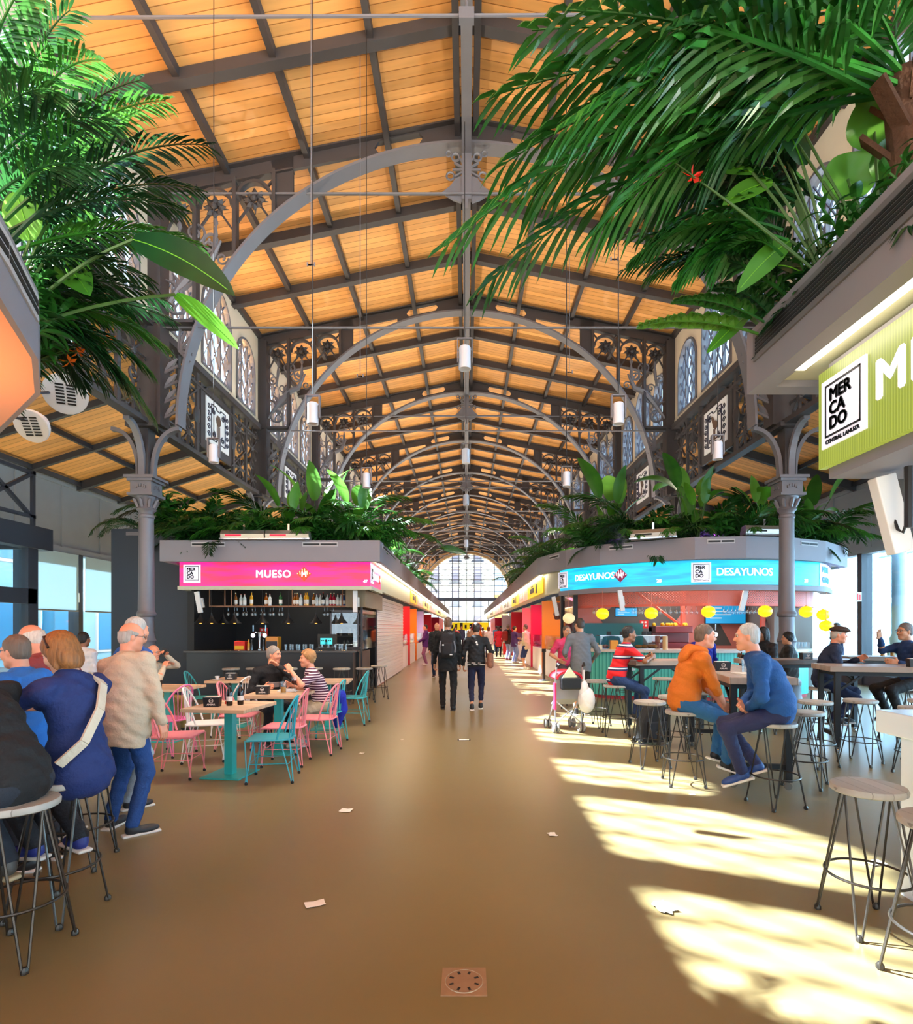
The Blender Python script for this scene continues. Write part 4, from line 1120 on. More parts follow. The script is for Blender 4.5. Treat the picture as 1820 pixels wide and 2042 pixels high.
# ---------------------------------------------------------------- near right stall (green sign)
par_n = [(7, 3.62), (1.79, 3.62), (1.79, -4)]
sgn_n = [(7, 3.3), (2.05, 3.3), (2.05, -4)]
mn = thing('market_stall', 'near stall with yellow green lit sign, grey planted roof edge and white counter', 'stall', (3.5, 0, 0))
roof_block(mn, par_n, sgn_n, zb=3.07)
spn = Path([(2.05, 3.3), (2.05, -4)]); ppn = Path([(1.79, 3.62), (1.79, -4)])
b = MB(); b.bx(2.09, 7, -4, 3.27, 2.44, 3.1); b.build('fascia_box', M_GREY, mn, 0, W=True)
M_LIME = stripes('lime led', [(0, '#a8b83a'), (.55, '#c2cf4e')], 'Y', .018, .4)
nt = M_LIME.node_tree; bb = nt.nodes['Principled BSDF']; bb.inputs['Emission Strength'].default_value = .85
nt.links.new(bb.inputs['Base Color'].links[0].from_socket, bb.inputs['Emission Color']); nt.links.remove(bb.inputs['Base Color'].links[0]); bb.inputs['Base Color'].default_value = (.03, .03, .02, 1)
b = MB(); b.bx(2.05, 2.09, -4, 3.3, 2.5, 3.05); b.build('sign_panel', M_LIME, mn, 0, W=True)
logo(mn, spn, .225, 2.79, .38)
put_text('lettering', 'MI', .27, M_SIGNW, mn, onpath(spn, .46, 2.8, mn, .006), bold=.008, align='LEFT', spacing=1.1)
vent(mn, ppn, .1, 3.0, 3.23, 3.40, 5)
b = MB(); b.bx(1.90, 1.955, -3, 3.28, 3.07, 3.115); b.build('led_strip', M_LED, mn, 0, W=True)
b = MB(); b.bx(1.95, 7, -3.9, 3.45, 3.2, 3.3); b.build('planter_bed', M_SOIL, mn, 0, W=True)
b = MB(); b.bx(2.6, 2.75, 2.98, 3.1, 1.072, 2.45); b.build('post', M_BLACK, mn, 0, W=True)
wc = thing('bar_counter', 'white bar counter with thick overhanging top at the right edge', 'counter', (3.2, 2.0, 0))
b = MB(); b.bx(2.56, 6, -2, 3.55, .93, 1.07); b.build('countertop', mat('white solid top', '#e6f0f8', .25), wc, 0, W=True, bevel=.008)
b = MB(); b.bx(2.575, 6, -2, 3.36, 0, .93); b.build('body', mat('white counter body', '#dfe9f2', .35, var=(1.2, .05)), wc, 0, W=True)

# ---------------------------------------------------------------- near left stall (underside coloured as orange light)
par_o = [(-1.85, -4), (-1.85, 1.8), (-2.1, 2.55), (-2.38, 3.15), (-2.72, 3.62), (-3.7, 4.45), (-7, 4.9)]
sgn_o = offset(par_o, 1.15)
mo = thing('market_stall', 'near stall at the left edge with chamfered grey roof edge and underside coloured as orange light', 'stall', (-4, 1, 0))
M_GLOWSOF = mat('orange soffit', '#ffb487', .4)  # the orange light falling on the soffit is put into this colour
roof_block(mo, par_o, sgn_o, t=.03, zb=3.07, sof=M_GLOWSOF)
b = MB(); band(b, sgn_o, 2.5, 3.1, .06); b.build('sign_panel', mat('orange led', '#b85a2a', .4, emit=1.0), mo, 0, W=True)
lamp('added_soffit_light', 'AREA', (-3.5, 2.6, 2.75), 80, (1, .5, .22), 1.0, aim=(.25, .25, 1)); po = Path(par_o); vent(mo, po, po.L[2] - .45, po.L[3] - .04, 3.26, 3.40, 2)  # unseen orange area light added to brighten the soffit, apart from the sign
b = MB(); b.prism([(-2.05, -3.9), (-2.05, 1.9), (-2.3, 2.55), (-2.55, 3.05), (-2.9, 3.5), (-3.75, 4.2), (-7, 4.7), (-7, -3.9)], 3.2, 3.3); b.build('planter_bed', M_SOIL, mo, 0, W=True)
lc = thing('bar_counter', 'dark high counter at the left edge where the stool sitters lean', 'counter', (-3.6, 3.2, 0))
b = MB(); b.box((0, 0, 1.06), (.9, 3.4, .06)); b.build('countertop', mat('dark wood top', '#5a4a40', .4, var=(4, .2)), lc, 0, bevel=.006)
b = MB(); b.box((-.1, 0, .515), (.6, 3.2, 1.03)); b.build('body', mat('counter body', '#2a2a2e', .5), lc, 0)

# uplights added on the stall roofs, hidden by plants, to brighten the ceiling
for i, (x, y) in enumerate([(s * 3.6, 16 + 7.5 * k) for k in range(6) for s in (-1, 1)] + [(-3.6, 1.6), (3.3, 1.6), (-3.3, -2), (3.3, -2)]):
    r = thing('added_uplight', 'small black light box added to brighten the ceiling, on the %s stall roof, %s pair from the pink sign' % ('left' if x < 0 else 'right', ORD[i // 2]) if i < 12 else 'small black light box added to brighten the ceiling, on the near %s stall roof, %s one' % ('left' if x < 0 else 'right', ('front', 'rear')[i > 13]), 'lamp', (x, y, 3.3), 0, 'unseen uplights added on the stall roofs')
    b = MB(); b.bx(-.3, .3, -.12, .12, 0, .08); b.build('housing', M_BLACK, r, 0)
    lamp('added_uplight_lamp', 'AREA', (0, 0, .1), 300, (1, .86, .68), .5, .2, aim=(-.25 * (1 if x > 0 else -1), 0, 1), parent=r)
# ================================================================ FURNITURE AND FITTINGS
M_SEATW = stripes('grey stool wood', [(0, '#827e78'), (.04, '#aaa69e')], 'X', .09, .5, var=.2, grain=(30, 3, 3))
M_ROD = mat('raw steel rod', '#4a4540', .35, .8)
def make_stool(label):
    r = thing('bar_stool', label, 'stool', (0, 0, 0), 0, 'bar stools with round wooden seats')
    b = MB(); b.lathe((0, 0, 0), [(.0, .705), (.165, .705), (.176, .712), (.178, .73), (.172, .742), (0, .745)], 28); b.build('seat', M_SEATW, r)
    for i in range(4):
        q = PI / 4 + PI / 2 * i; u = Vector((math.cos(q), math.sin(q), 0)); v = Vector((-math.sin(q), math.cos(q), 0))
        l = MB()
        f = u * .235
        for sg in (-1, 1): l.tube([u * .11 + v * sg * .085 + Vector((0, 0, .705)), f + v * sg * .012 + Vector((0, 0, .02))], .0065, 6)
        l.lathe(f, [(.012, 0), (.018, .004), (.018, .02), (.01, .032)], 8)
        l.build('leg', M_ROD, r)
    b = MB(); b.ring((0, 0, .27), .2, .007, 32, 6); b.build('footrest', M_ROD, r)
    return r
stools = [
 (-2.18, 2.75, 'wooden stool nearest the camera on the left, under the person in black'), (-2.27, 3.15, 'wooden stool under the woman in the navy raincoat'), (-2.6, 3.8, 'wooden stool beside the blue trousers of the man in beige'),
 (2.14, 3.02, 'empty pale wooden stool in the sunlight beside the white counter'), (2.1, 2.48, 'wooden stool cut by the right photo edge, nearest to the camera'),
 (2.2, 5.75, 'wooden stool under the man in the orange hoodie'), (2.75, 5.05, 'wooden stool under the grey haired man in the blue sweater'), (2.1, 6.5, 'empty wooden stool behind the back of the orange hoodie'),
 (2.2, 8.35, 'wooden stool under the man in the red striped shirt'), (2.08, 9.1, 'empty wooden stool behind the red striped shirt'),
 (3.4, 5.7, 'empty wooden stool just right of the blue sweater back'), (4.0, 6.5, 'empty wooden stool at the left end of the long right table'), (4.6, 6.62, 'empty wooden stool in front of the long right table, second from its left end'),
 (4.78, 6.0, 'empty stool partly behind the white counter corner'), (5.35, 6.6, 'stool at the right photo edge before the long table'), (6.1, 8.0, 'empty stool behind the long right table, nearer of two'), (6.5, 8.6, 'empty stool behind the long right table, farther of two'),
 (5.0, 7.95, 'wooden stool under the man in the flat cap'), (4.5, 8.6, 'stool left of the flat cap man'), (3.15, 7.5, 'empty stool behind the table of the two talking men'), (2.55, 7.0, 'empty stool tucked beyond the orange hoodie man'),
 (4.05, 9.6, 'stool under the person in the royal blue top'), (5.05, 9.4, 'stool under the woman in the black jacket'), (3.3, 9.5, 'stool before the turquoise counter, left of the royal blue top'),
 (3.3, 11.7, 'stool standing at the turquoise counter, leftmost of its row'), (4.5, 11.4, 'stool standing at the turquoise counter, second of its row'), (6.4, 11.3, 'stool standing at the turquoise counter, rightmost of its row'),
 (-4.9, 11.8, 'stool at the black bar counter, leftmost of the row'), (-4.45, 11.9, 'stool at the black bar counter, second of the row'), (-3.7, 11.8, 'stool at the black bar counter, behind the dark jacket man'), (-3.2, 11.9, 'stool at the black bar counter, left of the striped polo woman'),
 (-2.6, 11.8, 'stool at the black bar counter, right of the striped polo woman'), (-2.15, 11.9, 'stool at the corner of the black bar counter'), (-1.95, 12.6, 'stool round the corner of the black bar, beside the shutter'), (6.5, 6.3, 'stool cut by the photo edge far right'),
]
s0 = None
for x, y, lb in stools[:-1]:
    if s0 is None: s0 = make_stool(lb); s0.location = (x, y, 0)
    else: dup(s0, (x, y, 0), random.Random(x).uniform(0, 1.5), lb)

# ---- metal chairs
CH = {k: mat('chair ' + k, v, .35) for k, v in dict(pink='#f08a94', white='#e6e2e0', turquoise='#3fb0b4', teal='#2a9fb0', magenta='#e070a0').items()}
M_FOOT = mat('rubber foot', '#17171a', .7)
def make_chair(colour):
    m = CH[colour]
    r = thing('metal_chair', 'x', 'chair', (0, 0, 0), 0, 'coloured metal cafe chairs')
    b = MB()                                  # faces local +Y
    pts = [(-.2, .19), (-.21, .21), (-.17, .225), (.17, .225), (.21, .21), (.2, .19), (.19, -.1), (.15, -.18), (.08, -.21), (-.08, -.21), (-.15, -.18), (-.19, -.1)]
    b.prism(pts, .435, .45); b.tube([(x, y, .44) for x, y in pts], .011, 6, closed=True); b.build('seat', m, r)
    h = MB(); n = 22; hp = []
    for i in range(n + 1):
        q = PI * i / n
        hp.append((-.215 * math.cos(q) * (1 + .12 * math.sin(q)), -.08 - .17 * math.sin(q), .45 + .42 * math.sin(q) ** .75))
    h.tube(hp, .011, 6)
    h.build('back_hoop', m, r)
    sp = MB()
    for i in range(1, 8):
        t = -1 + i / 4
        q = PI / 2 - t * 1.02
        top = (-.215 * math.cos(PI - q) * (1 + .12 * math.sin(q)), -.08 - .17 * math.sin(q), .45 + .42 * math.sin(q) ** .75)
        sp.tube([(t * .15, -.205 + .03 * t * t, .45), top], .006, 5)
    sp.build('spindles', m, r)
    for sx, sy in ((-1, 1), (1, 1), (-1, -1), (1, -1)):
        l = MB(); f = Vector((sx * .2, .22 if sy > 0 else -.23, 0))
        for d in (-1, 1): l.tube([(sx * (.155 if d < 0 else .17), (.2 if sy > 0 else -.15) + d * .045 * -sy, .437), f + Vector((0, d * .008, .02))], .007, 6)
        lo = l.build('leg', m, r)
        c = MB(); c.lathe(f, [(.013, 0), (.016, .004), (.016, .022), (.008, .03)], 8); c.build('rubber_foot', M_FOOT, lo)
    t = MB(); t.tube([(-.18, .2, .2), (.18, .2, .2)], .005, 5); t.tube([(-.18, -.19, .2), (.18, -.19, .2)], .005, 5); t.tube([(-.18, .2, .2), (-.18, -.19, .2)], .005, 5); t.tube([(.18, .2, .2), (.18, -.19, .2)], .005, 5)
    t.build('stretcher', m, r)
    return r
chairs = [
 ('pink', -3.1, 6.05, -85, 'pink metal chair nearest the man in the beige jacket'), ('white', -3.12, 6.8, -75, 'white metal chair next to the pink chair at the near table'),
 ('teal', -2.02, 5.92, 97, 'bright turquoise metal chair in front, right of the near table'), ('pink', -2.1, 6.6, 92, 'pink metal chair behind the bright turquoise one'),
 ('pink', -1.88, 7.2, 85, 'pink metal chair with a blue jacket beside the striped polo woman'), ('turquoise', -1.92, 7.78, 85, 'pale turquoise chair the striped polo woman sits on'),
 ('pink', -3.0, 7.45, -85, 'pink metal chair in front of the dark jacket man'), ('magenta', -3.72, 7.1, 75, 'magenta pink chair hidden behind the foremost pink chair'),
 ('white', -3.42, 8.3, 80, 'white metal chair by the yellow lit table'), ('white', -2.72, 7.95, -100, 'white metal chair the dark jacket man sits on'), ('turquoise', -4.75, 8.5, -85, 'turquoise chair under the man with the phone'),
 ('turquoise', -4.35, 9.3, -80, 'turquoise chair at the rear left cafe table'), ('turquoise', -1.87, 9.35, 88, 'empty turquoise chair nearest the bar corner'),
]
cp0 = {}
for c, x, y, a, lb in chairs:
    if c not in cp0: cp0[c] = make_chair(c); o = cp0[c]; o.location = (x, y, 0); o.rotation_euler = (0, 0, R(a))
    else: o = dup(cp0[c], (x, y, 0), R(a))
    o['label'] = lb
# ---- low tables
M_PLANK = stripes('pale plank', [(0, '#8a6a52'), (.04, '#cfae8c')], 'Y', .1, .45, var=.25, grain=(3, 25, 3))
M_TEAL = mat('teal pedestal', '#2fa8a4', .35)
def make_table():
    r = thing('cafe_table', 'x', 'table', (0, 0, 0), 0, 'low cafe tables with teal pedestals')
    b = MB(); b.bx(-.35, .35, -.35, .35, .712, .75); b.build('tabletop', M_PLANK, r, 0, bevel=.004)
    b = MB(); b.bx(-.045, .045, -.045, .045, .014, .712); b.bx(-.2, .2, -.03, .03, .69, .712); b.build('pedestal', M_TEAL, r, 0)
    b = MB(); b.bx(-.22, .22, -.22, .22, 0, .016); b.build('base_plate', M_TEAL, r, 0, bevel=.004)
    return r
t0 = None
tabs = [(-2.54, 6.1, -8, 'wooden cafe table in front with two dark bottles'), (-4.2, 8.0, -6, 'yellow lit cafe table of the man with the phone'), (-2.4, 7.25, -4, 'cafe table between the dark jacket man and the striped polo woman'),
        (-3.75, 9.2, 0, 'rear cafe table with the white cup'), (-2.2, 9.0, 5, 'cafe table behind the striped polo woman')]
for x, y, a, lb in tabs:
    if t0 is None: t0 = make_table(); o = t0; o.location = (x, y, 0); o.rotation_euler = (0, 0, R(a))
    else: o = dup(t0, (x, y, 0), R(a))
    o['label'] = lb
# ---- high tables
M_BOARD = stripes('weathered board', [(0, '#5f5148'), (.03, '#a89383')], 'Y', .15, .4, var=.3, grain=(2, 20, 4))
def make_high(L, W, lb, x, y, a):
    r = thing('high_table', lb, 'table', (x, y, 0), R(a), 'high wooden tables on castors')
    b = MB(); b.bx(-L / 2, L / 2, -W / 2, W / 2, 1.03, 1.1); b.build('tabletop', M_BOARD, r, 0, bevel=.006)
    for sx in (-1, 1):
        for sy in (-1, 1):
            X = sx * (L / 2 - .1); Y = sy * (W / 2 - .06)
            b = MB(); b.bx(X - .03, X + .03, Y - .03, Y + .03, .08, 1.03); lg = b.build('leg', M_BLACK, r, 0)
            c = MB(); c.cone((X - .012, Y, .035), (X + .012, Y, .035), .035, n=14); c.bx(X - .02, X + .02, Y - .012, Y + .03, .05, .085); c.build('castor', M_CHROME, lg)
    b = MB(); X = L / 2 - .1; Y = W / 2 - .06
    for sx in (-1, 1): b.bx(sx * X - .02, sx * X + .02, -Y, Y, .2, .25); b.bx(sx * X - .02, sx * X + .02, -Y, Y, .98, 1.03)
    for sy in (-1, 1):
        b.bx(-X, X, sy * Y - .02, sy * Y + .02, .98, 1.03)
        for sx in (-1, 1): b.bar((sx * X, sy * Y, .78), (sx * (X - .3), sy * Y, 1.0), .025, .025)
    b.build('rails', M_BLACK, r, 0)
    return r
make_high(2.1, .62, 'high wooden table between the two talking men', 3.05, 6.5, 80)
make_high(1.1, .62, 'high wooden table the red striped shirt man leans on', 2.98, 8.55, 4)
make_high(2.3, .68, 'long high wooden table at the right edge with a black napkin box', 5.75, 7.15, -14)
make_high(1.7, .6, 'high wooden table in front of the woman in the black jacket', 5.1, 8.75, 5)
make_high(2.0, .6, 'farther high table by the right windows with two glasses', 7.4, 9.6, -8)

# ---- napkin boxes
M_NAP = mat('napkin box black', '#16161a', .4); M_PAPER = mat('paper white', '#eeeae4', .8)
def make_box():
    r = thing('napkin_box', 'x', 'napkin box', (0, 0, 0), 0, 'black napkin boxes')
    b = MB(); b.add([(-.075, -.045, 0), (.075, -.045, 0), (.075, .045, 0), (-.075, .045, 0), (-.085, -.045, .1), (.085, -.045, .1), (.085, .045, .1), (-.085, .045, .1)],
                    [(0, 3, 2, 1), (0, 1, 5, 4), (1, 2, 6, 5), (2, 3, 7, 6), (3, 0, 4, 7), (4, 5, 6, 7)]); b.build('box', M_NAP, r, 0)
    b = MB(); b.ring((0, -.046, .065), .02, .003, 16, 4, Matrix.Rotation(PI / 2, 3, 'X')); b.bx(-.012, .012, -.048, -.045, .06, .068); b.build('emblem', M_PAPER, r, 0)
    put_text('lettering', 'AMBAR', .026, M_PAPER, r, lambda x, y, w: (x, -.0465 - w, .025 + y))
    b = MB(); b.bx(-.07, .07, -.035, .035, .09, .106); b.build('napkins', M_PAPER, r, 0)
    return r
n0 = None
for x, y, z, a, lb in ((-2.68, 5.98, .75, 5, 'black napkin box on the near wooden cafe table'), (-4.32, 7.85, .75, -4, 'black napkin box on the yellow lit table'), (-2.55, 7.1, .75, 6, 'black napkin box beside the beer glass'),
                       (-3.78, 9.1, .75, 0, 'black napkin box on the rear cafe table'), (2.86, 6.35, 1.1, -3, 'black napkin box between the two talking men'), (5.5, 6.95, 1.1, -10, 'black napkin box on the long high table at right'), (5.15, 8.6, 1.1, 4, 'black napkin box in front of the woman in black'),
                       (7.35, 9.4, 1.1, -5, 'black napkin box on the far high table by the windows')):
    if n0 is None: n0 = make_box(); o = n0; o.location = (x, y, z); o.rotation_euler = (0, 0, R(a))
    else: o = dup(n0, (x, y, z), R(a))
    o['label'] = lb
# ---- bottles, glasses, plates on the tables
M_BEERB = mat('beer bottle brown', '#1e0f08', .1); M_BEER = mat('beer', '#d89018', .2); M_WINE = mat('red wine', '#4a0a18', .15)
def make_bottle(lb, x, y, z):
    r = thing('beer_bottle', lb, 'bottle', (x, y, z), 0, 'dark beer bottles on the near table')
    b = MB(); b.lathe((0, 0, 0), [(.0, 0), (.03, 0), (.032, .01), (.032, .14), (.026, .165), (.014, .19), (.013, .235), (.015, .24), (.0, .24)], 14); b.build('glass', M_BEERB, r)
    b = MB(); b.lathe((0, 0, 0), [(.0325, .05), (.0327, .1)], 14); b.build('paper_label', M_PAPER, r)
    return r
make_bottle('dark beer bottle on the near table, left one of two', -2.53, 6.05, .75); make_bottle('dark beer bottle on the near table, right one of two', -2.44, 6.12, .75)
b = MB(); b.bx(-.03, .03, -.03, .03, 0, .03); o = b.build('sachet_box', mat('sachet red', '#c83a28', .5), smooth=0); o.location = (-2.6, 6.2, .75); tag(o, 'small red sachet beside the dark bottles', 'sachet')
def make_tumbler(lb, x, y, z, fill=None, h=.14, r_=.036, group=None):
    r = thing('tumbler', lb, 'glass', (x, y, z), 0, group)
    b = MB(); b.lathe((0, 0, 0), [(r_ * .8, 0), (r_ * .82, .008), (r_, h), (r_ * .94, h), (r_ * .76, .012), (0, .012)], 16); b.build('glass_body', M_CLEAR, r)
    if fill: q = MB(); q.lathe((0, 0, .013), [(r_ * .74, 0), (r_ * .84, h * .45), (0, h * .45)], 14); q.build('drink', fill, r)
    return r
make_tumbler('beer glass with a little beer left on the table of two', -2.32, 7.18, .75, M_BEER, .15, .04)
make_tumbler('empty tumbler between the two talking men, left one', 3.0, 6.1, 1.1, None, .14, .04, 'empty tumblers'); make_tumbler('empty tumbler between the two talking men, right one', 3.1, 6.12, 1.1, None, .14, .04, 'empty tumblers')
make_tumbler('glass on the far window table, left one of two', 6.9, 9.4, 1.1, M_BEER, .14, .04, 'glasses on the window table'); make_tumbler('glass on the far window table, right one of two', 7.1, 9.45, 1.1, M_BEER, .14, .04, 'glasses on the window table')
def make_wine(lb, x, y, z, group=None, fill=None, flip=False):
    r = thing('wine_glass', lb, 'glass', (x, y, z), 0, group)
    pr_ = [(.034, 0), (.034, .004), (.005, .012), (.004, .085), (.02, .1), (.038, .13), (.04, .16), (.032, .2)]
    if flip: pr_ = [(a, -c) for a, c in pr_]
    b = MB(); b.lathe((0, 0, 0), pr_, 12); b.build('glass_body', M_CLEAR, r, fix=None) if False else b.build('glass_body', M_CLEAR, r)
    if fill: q = MB(); q.lathe((0, 0, 0), [(.0, .102), (.019, .104), (.036, .13), (.037, .15), (0, .15)], 12); q.build('drink', fill, r)
    return r
make_wine('glass of red wine in front of the striped polo woman', -2.22, 7.3, .75, None, M_WINE)
b = MB(); b.bx(-.12, .12, -.07, .07, 0, .012); b.bx(-.1, .1, -.05, .05, .012, .03); o = b.build('white_plate', M_WHITE, smooth=0, bevel=.004); o.location = (-2.34, 7.42, .75); tag(o, 'white rectangular plate on the table of two', 'plate')
b = MB(); b.lathe((0, 0, 0), [(.0, 0), (.065, .004), (.07, .012), (0, .01)], 16); b.lathe((0, 0, .01), [(.022, 0), (.036, .05), (.033, .05), (.02, .006), (0, .006)], 14); o = b.build('coffee_cup', M_WHITE); o.location = (-3.98, 9.05, .75); tag(o, 'white cup on a saucer on the rear cafe table', 'cup')
b = MB(); b.bx(-.16, .16, -.11, .11, 0, .006); b.bar((-.16, -.1, .006), (.16, -.05, .02), .1, .004); o = b.build('paper_placemat', M_PAPER, smooth=0); o.location = (2.98, 5.95, 1.1); tag(o, 'crumpled white paper and napkins on the table of the two men', 'paper')
# ---- pendant spot lamps
M_SPOTB = mat('lamp body', '#c8cad4', .4, .3); M_BULB = mat('lamp glow', '#fff6e6', .4, emit=9)
def make_pendant(lb, d, x, y, z, ztop, group, energy):
    r = thing('pendant_lamp', lb, 'lamp', (x, y, z), 0, group)
    h = d * 1.75
    b = MB(); b.lathe((0, 0, 0), [(d * .42, .01), (d / 2, 0), (d / 2, h), (d * .42, h), (d * .42, h + d * .1), (0, h + d * .1)], 20); b.build('lamp_body', M_SPOTB, r)
    q = MB(); q.lathe((0, 0, 0), [(0, .012), (d * .43, .012), (d * .43, .016), (0, .016)], 20); q.build('bulb', M_BULB, r)
    y_ = MB(); w = d * .6
    for s in (-1, 1): y_.bx(s * w - .008, s * w + .008, -.02, .02, h * .3, h * 1.45)
    y_.bx(-w, w, -.02, .02, h * 1.42, h * 1.48); y_.bx(-w, w, -.015, .015, h * .88, h * .94); y_.build('yoke', M_IRON_L, r, 0)
    c = MB(); c.cone((0, 0, h * 1.45), (0, 0, ztop - z), .006, n=5); c.build('suspension_wire', M_BLACK, r)
    lamp('lamp_light', 'SPOT', (0, 0, -.02), energy, (1, .93, .82), .05, parent=r, spot=95)
    return r
gp = 'slender pendant spot lamps on long wires'
make_pendant('pendant spot on a wire left of the middle, above the pink sign corner', .118, -1.6, 5.9, 3.7, roof_z(1.6) + .03, gp, 160)
make_pendant('pendant spot on a wire right of the middle, nearer the camera', .118, 1.58, 5.9, 3.7, roof_z(1.6) + .03, gp, 160)
make_pendant('pendant spot hanging before the left jar plaque', .118, -3.12, 7.0, 3.62, roof_z(3.1) + .03, gp, 220)
make_pendant('pendant spot hanging under the right bird plaque', .118, 3.1, 7.0, 3.66, roof_z(3.1) + .03, gp, 220)
make_pendant('pendant spot just above the left plants near the corridor', .118, -1.5, 8.5, 3.68, roof_z(1.6) + .03, gp, 160)
make_pendant('pendant spot just above the right plants near the corridor', .118, 1.5, 8.5, 3.7, roof_z(1.6) + .03, gp, 160)
gp = 'larger pendant lamps under the ridge'
for i, (y, z) in enumerate(((9.8, 6.05), (15.4, 6.05), (20.7, 6.05), (31.0, 6.0))):
    make_pendant('grey cylinder lamp under the ridge, %s counted from the camera' % ORD[i], .21, -.02 if i else -.03, y, z, 10.33, gp, 420)
for i, (px, py, Y) in enumerate(((620, 528, 7.2), (1135, 742, 8.9), (718, 750, 8.9), (1225, 517, 7.2))):
    p = P(px, py, Y); b = MB()
    for s in (-1, 1): b.bar((-.05, 0, 0), (.05, 0, 0), .012, .012); b.bx(s * .045 - .008, s * .045 + .008, -.008, .008, -.02, .03)
    b.cone((0, 0, -.02), (0, 0, roof_z(p.x) + .03 - p.z), .005, n=5)
    o = b.build('wire_hanger', M_IRON_L, smooth=0); o.location = p
    tag(o, ('small cross hanger on a wire, upper left roof', 'small cross hanger on a wire above the right spandrel', 'small cross hanger on a wire above the left spandrel', 'small cross hanger on a wire, upper right roof')[i], 'hanger', 'wire hangers')
# ---- heaters
M_HEAT = mat('heater steel', '#a39c94', .3, .7); M_RED = mat('heater red', '#ff1a30', .4, emit=2.5)
def make_heater(lb, p, rz, glow):
    r = thing('patio_heater', lb, 'heater', p, rz, 'radiant heaters on the stall roof edges')
    b = MB(); b.prism([(-.1, .02), (.1, .0), (.12, .05), (.06, .18), (-.08, .2), (-.12, .12)], -.46, .46, 'x')
    b.build('casing', M_HEAT, r, 0)
    q = MB(); q.add([(-.36, -.125, .07), (.36 if glow > 1 else -.02, -.125, .07), (.36 if glow > 1 else -.02, -.118, .11), (-.36, -.118, .11)], [(0, 1, 2, 3)]); q.build('glow_bar', M_RED if glow else M_SLOT, r, 0)
    k = MB(); k.bx(-.02, .02, .0, .04, .15, .35); k.bx(-.48, .48, -.13, -.1, .0, .03); k.build('reflector_lip', M_CHROME, r, 0)
    return r
make_heater('steel heater with red glow on the pink stall roof, left one', (-4.75, 12.1, 3.45), 0, 1); make_heater('steel heater with red glow on the pink stall roof, right one', (-3.8, 12.1, 3.45), 0, 1)
make_heater('steel heater on the turquoise stall roof, left of the column', (3.95, 12.0, 3.46), R(-22), 0); make_heater('steel heater on the turquoise stall roof, behind the column', (6.1, 11.6, 3.46), R(4), 0)
def make_panel(lb, top, bot, w=.1, d=.06):
    r = thing('heater_panel', lb, 'heater', (0, 0, 0), 0, 'white tilted heater panels')
    b = MB(); b.bar(top, bot, w, d, up=(0, 1, 0)); o = b.build('casing', M_WHITE, r, 0, bevel=.006)
    t, u = Vector(top), Vector(bot); m = t.lerp(u, .45)
    k = MB(); k.bar(t.lerp(u, .3) + Vector((.05, .05, 0)), t.lerp(u, .75) + Vector((.05, .05, 0)), w * .7, d, up=(0, 1, 0)); k.build('bracket', mat('bracket grey', '#c8c8c4', .5), r, 0)
    return r
make_panel('white tilted panel hanging left under the pink sign', P(392, 1180, 12.6), P(400, 1222, 12.6)); make_panel('white tilted panel hanging right under the pink sign', P(708, 1178, 12.7), P(708, 1221, 12.7))
make_panel('white tilted panel hanging left under the turquoise sign', P(1235, 1177, 12.5), P(1241, 1218, 12.5)); make_panel('white tilted panel hanging by the middle globe lamps', P(1488, 1172, 12.2), P(1477, 1218, 12.2))
make_panel('brown tilted panel hanging beside the dark post at the corridor corner', P(1103, 1190, 14.4), P(1111, 1228, 14.4)).children[0].data.materials[0] = mat('panel brown', '#5a4238', .5)
fgp = make_panel('large white tilted heater at the right edge under the green sign', P(1757, 950, 3.1), P(1796, 1102, 3.1), .115, .07)
b = MB(); b.cone(P(1812, 930, 2.95), P(1812, 1052, 2.95), .022, n=8); b.tube([P(1808, 1040, 3), P(1800, 1062, 3.02), P(1790, 1056, 3.05), P(1780, 1030, 3.08)], .008, 6); b.build('hanging_pole', M_BLACK, fgp)
# ---- speakers near the left stall
for i, (px, py, Y, s) in enumerate(((130, 786, 4.9, .17), (62, 850, 5.2, .15))):
    r = thing('loudspeaker', ('white oval loudspeaker with slots below the left plants', 'second white loudspeaker half hidden under the orange soffit')[i], 'speaker', P(px, py, Y), 0, 'white ceiling loudspeakers')
    r.rotation_euler = Vector((.35 - .3 * i, -.75, -.5)).to_track_quat('-Z', 'Y').to_euler()
    b = MB(); b.lathe((0, 0, 0), [(s, 0), (s, .02), (s * .9, .06), (s * .5, .16), (0, .16)], 24); b.build('body', M_WHITE, r)
    q = MB(); q.lathe((0, 0, -.004), [(0, 0), (s * .97, 0), (s * .97, .006), (0, .006)], 24); q.build('cover', M_WHITE, r)
    k = MB()
    for c in range(-3, 4):
        for e in range(2): k.bx(-.075 + e * .08, -.012 + e * .08, c * .026 - .007, c * .026 + .007, -.008, -.003)
    k.build('slots', M_SLOT, r, 0)
    c = MB(); Mi_ = r.rotation_euler.to_matrix().inverted(); c.cone((0, 0, .12), Mi_ @ (Vector(((-3.78, 4.4, 3.38), (-4.2, 4.45, 3.38))[i]) - r.location), .012, n=6); c.build('bracket', M_STEEL, r)

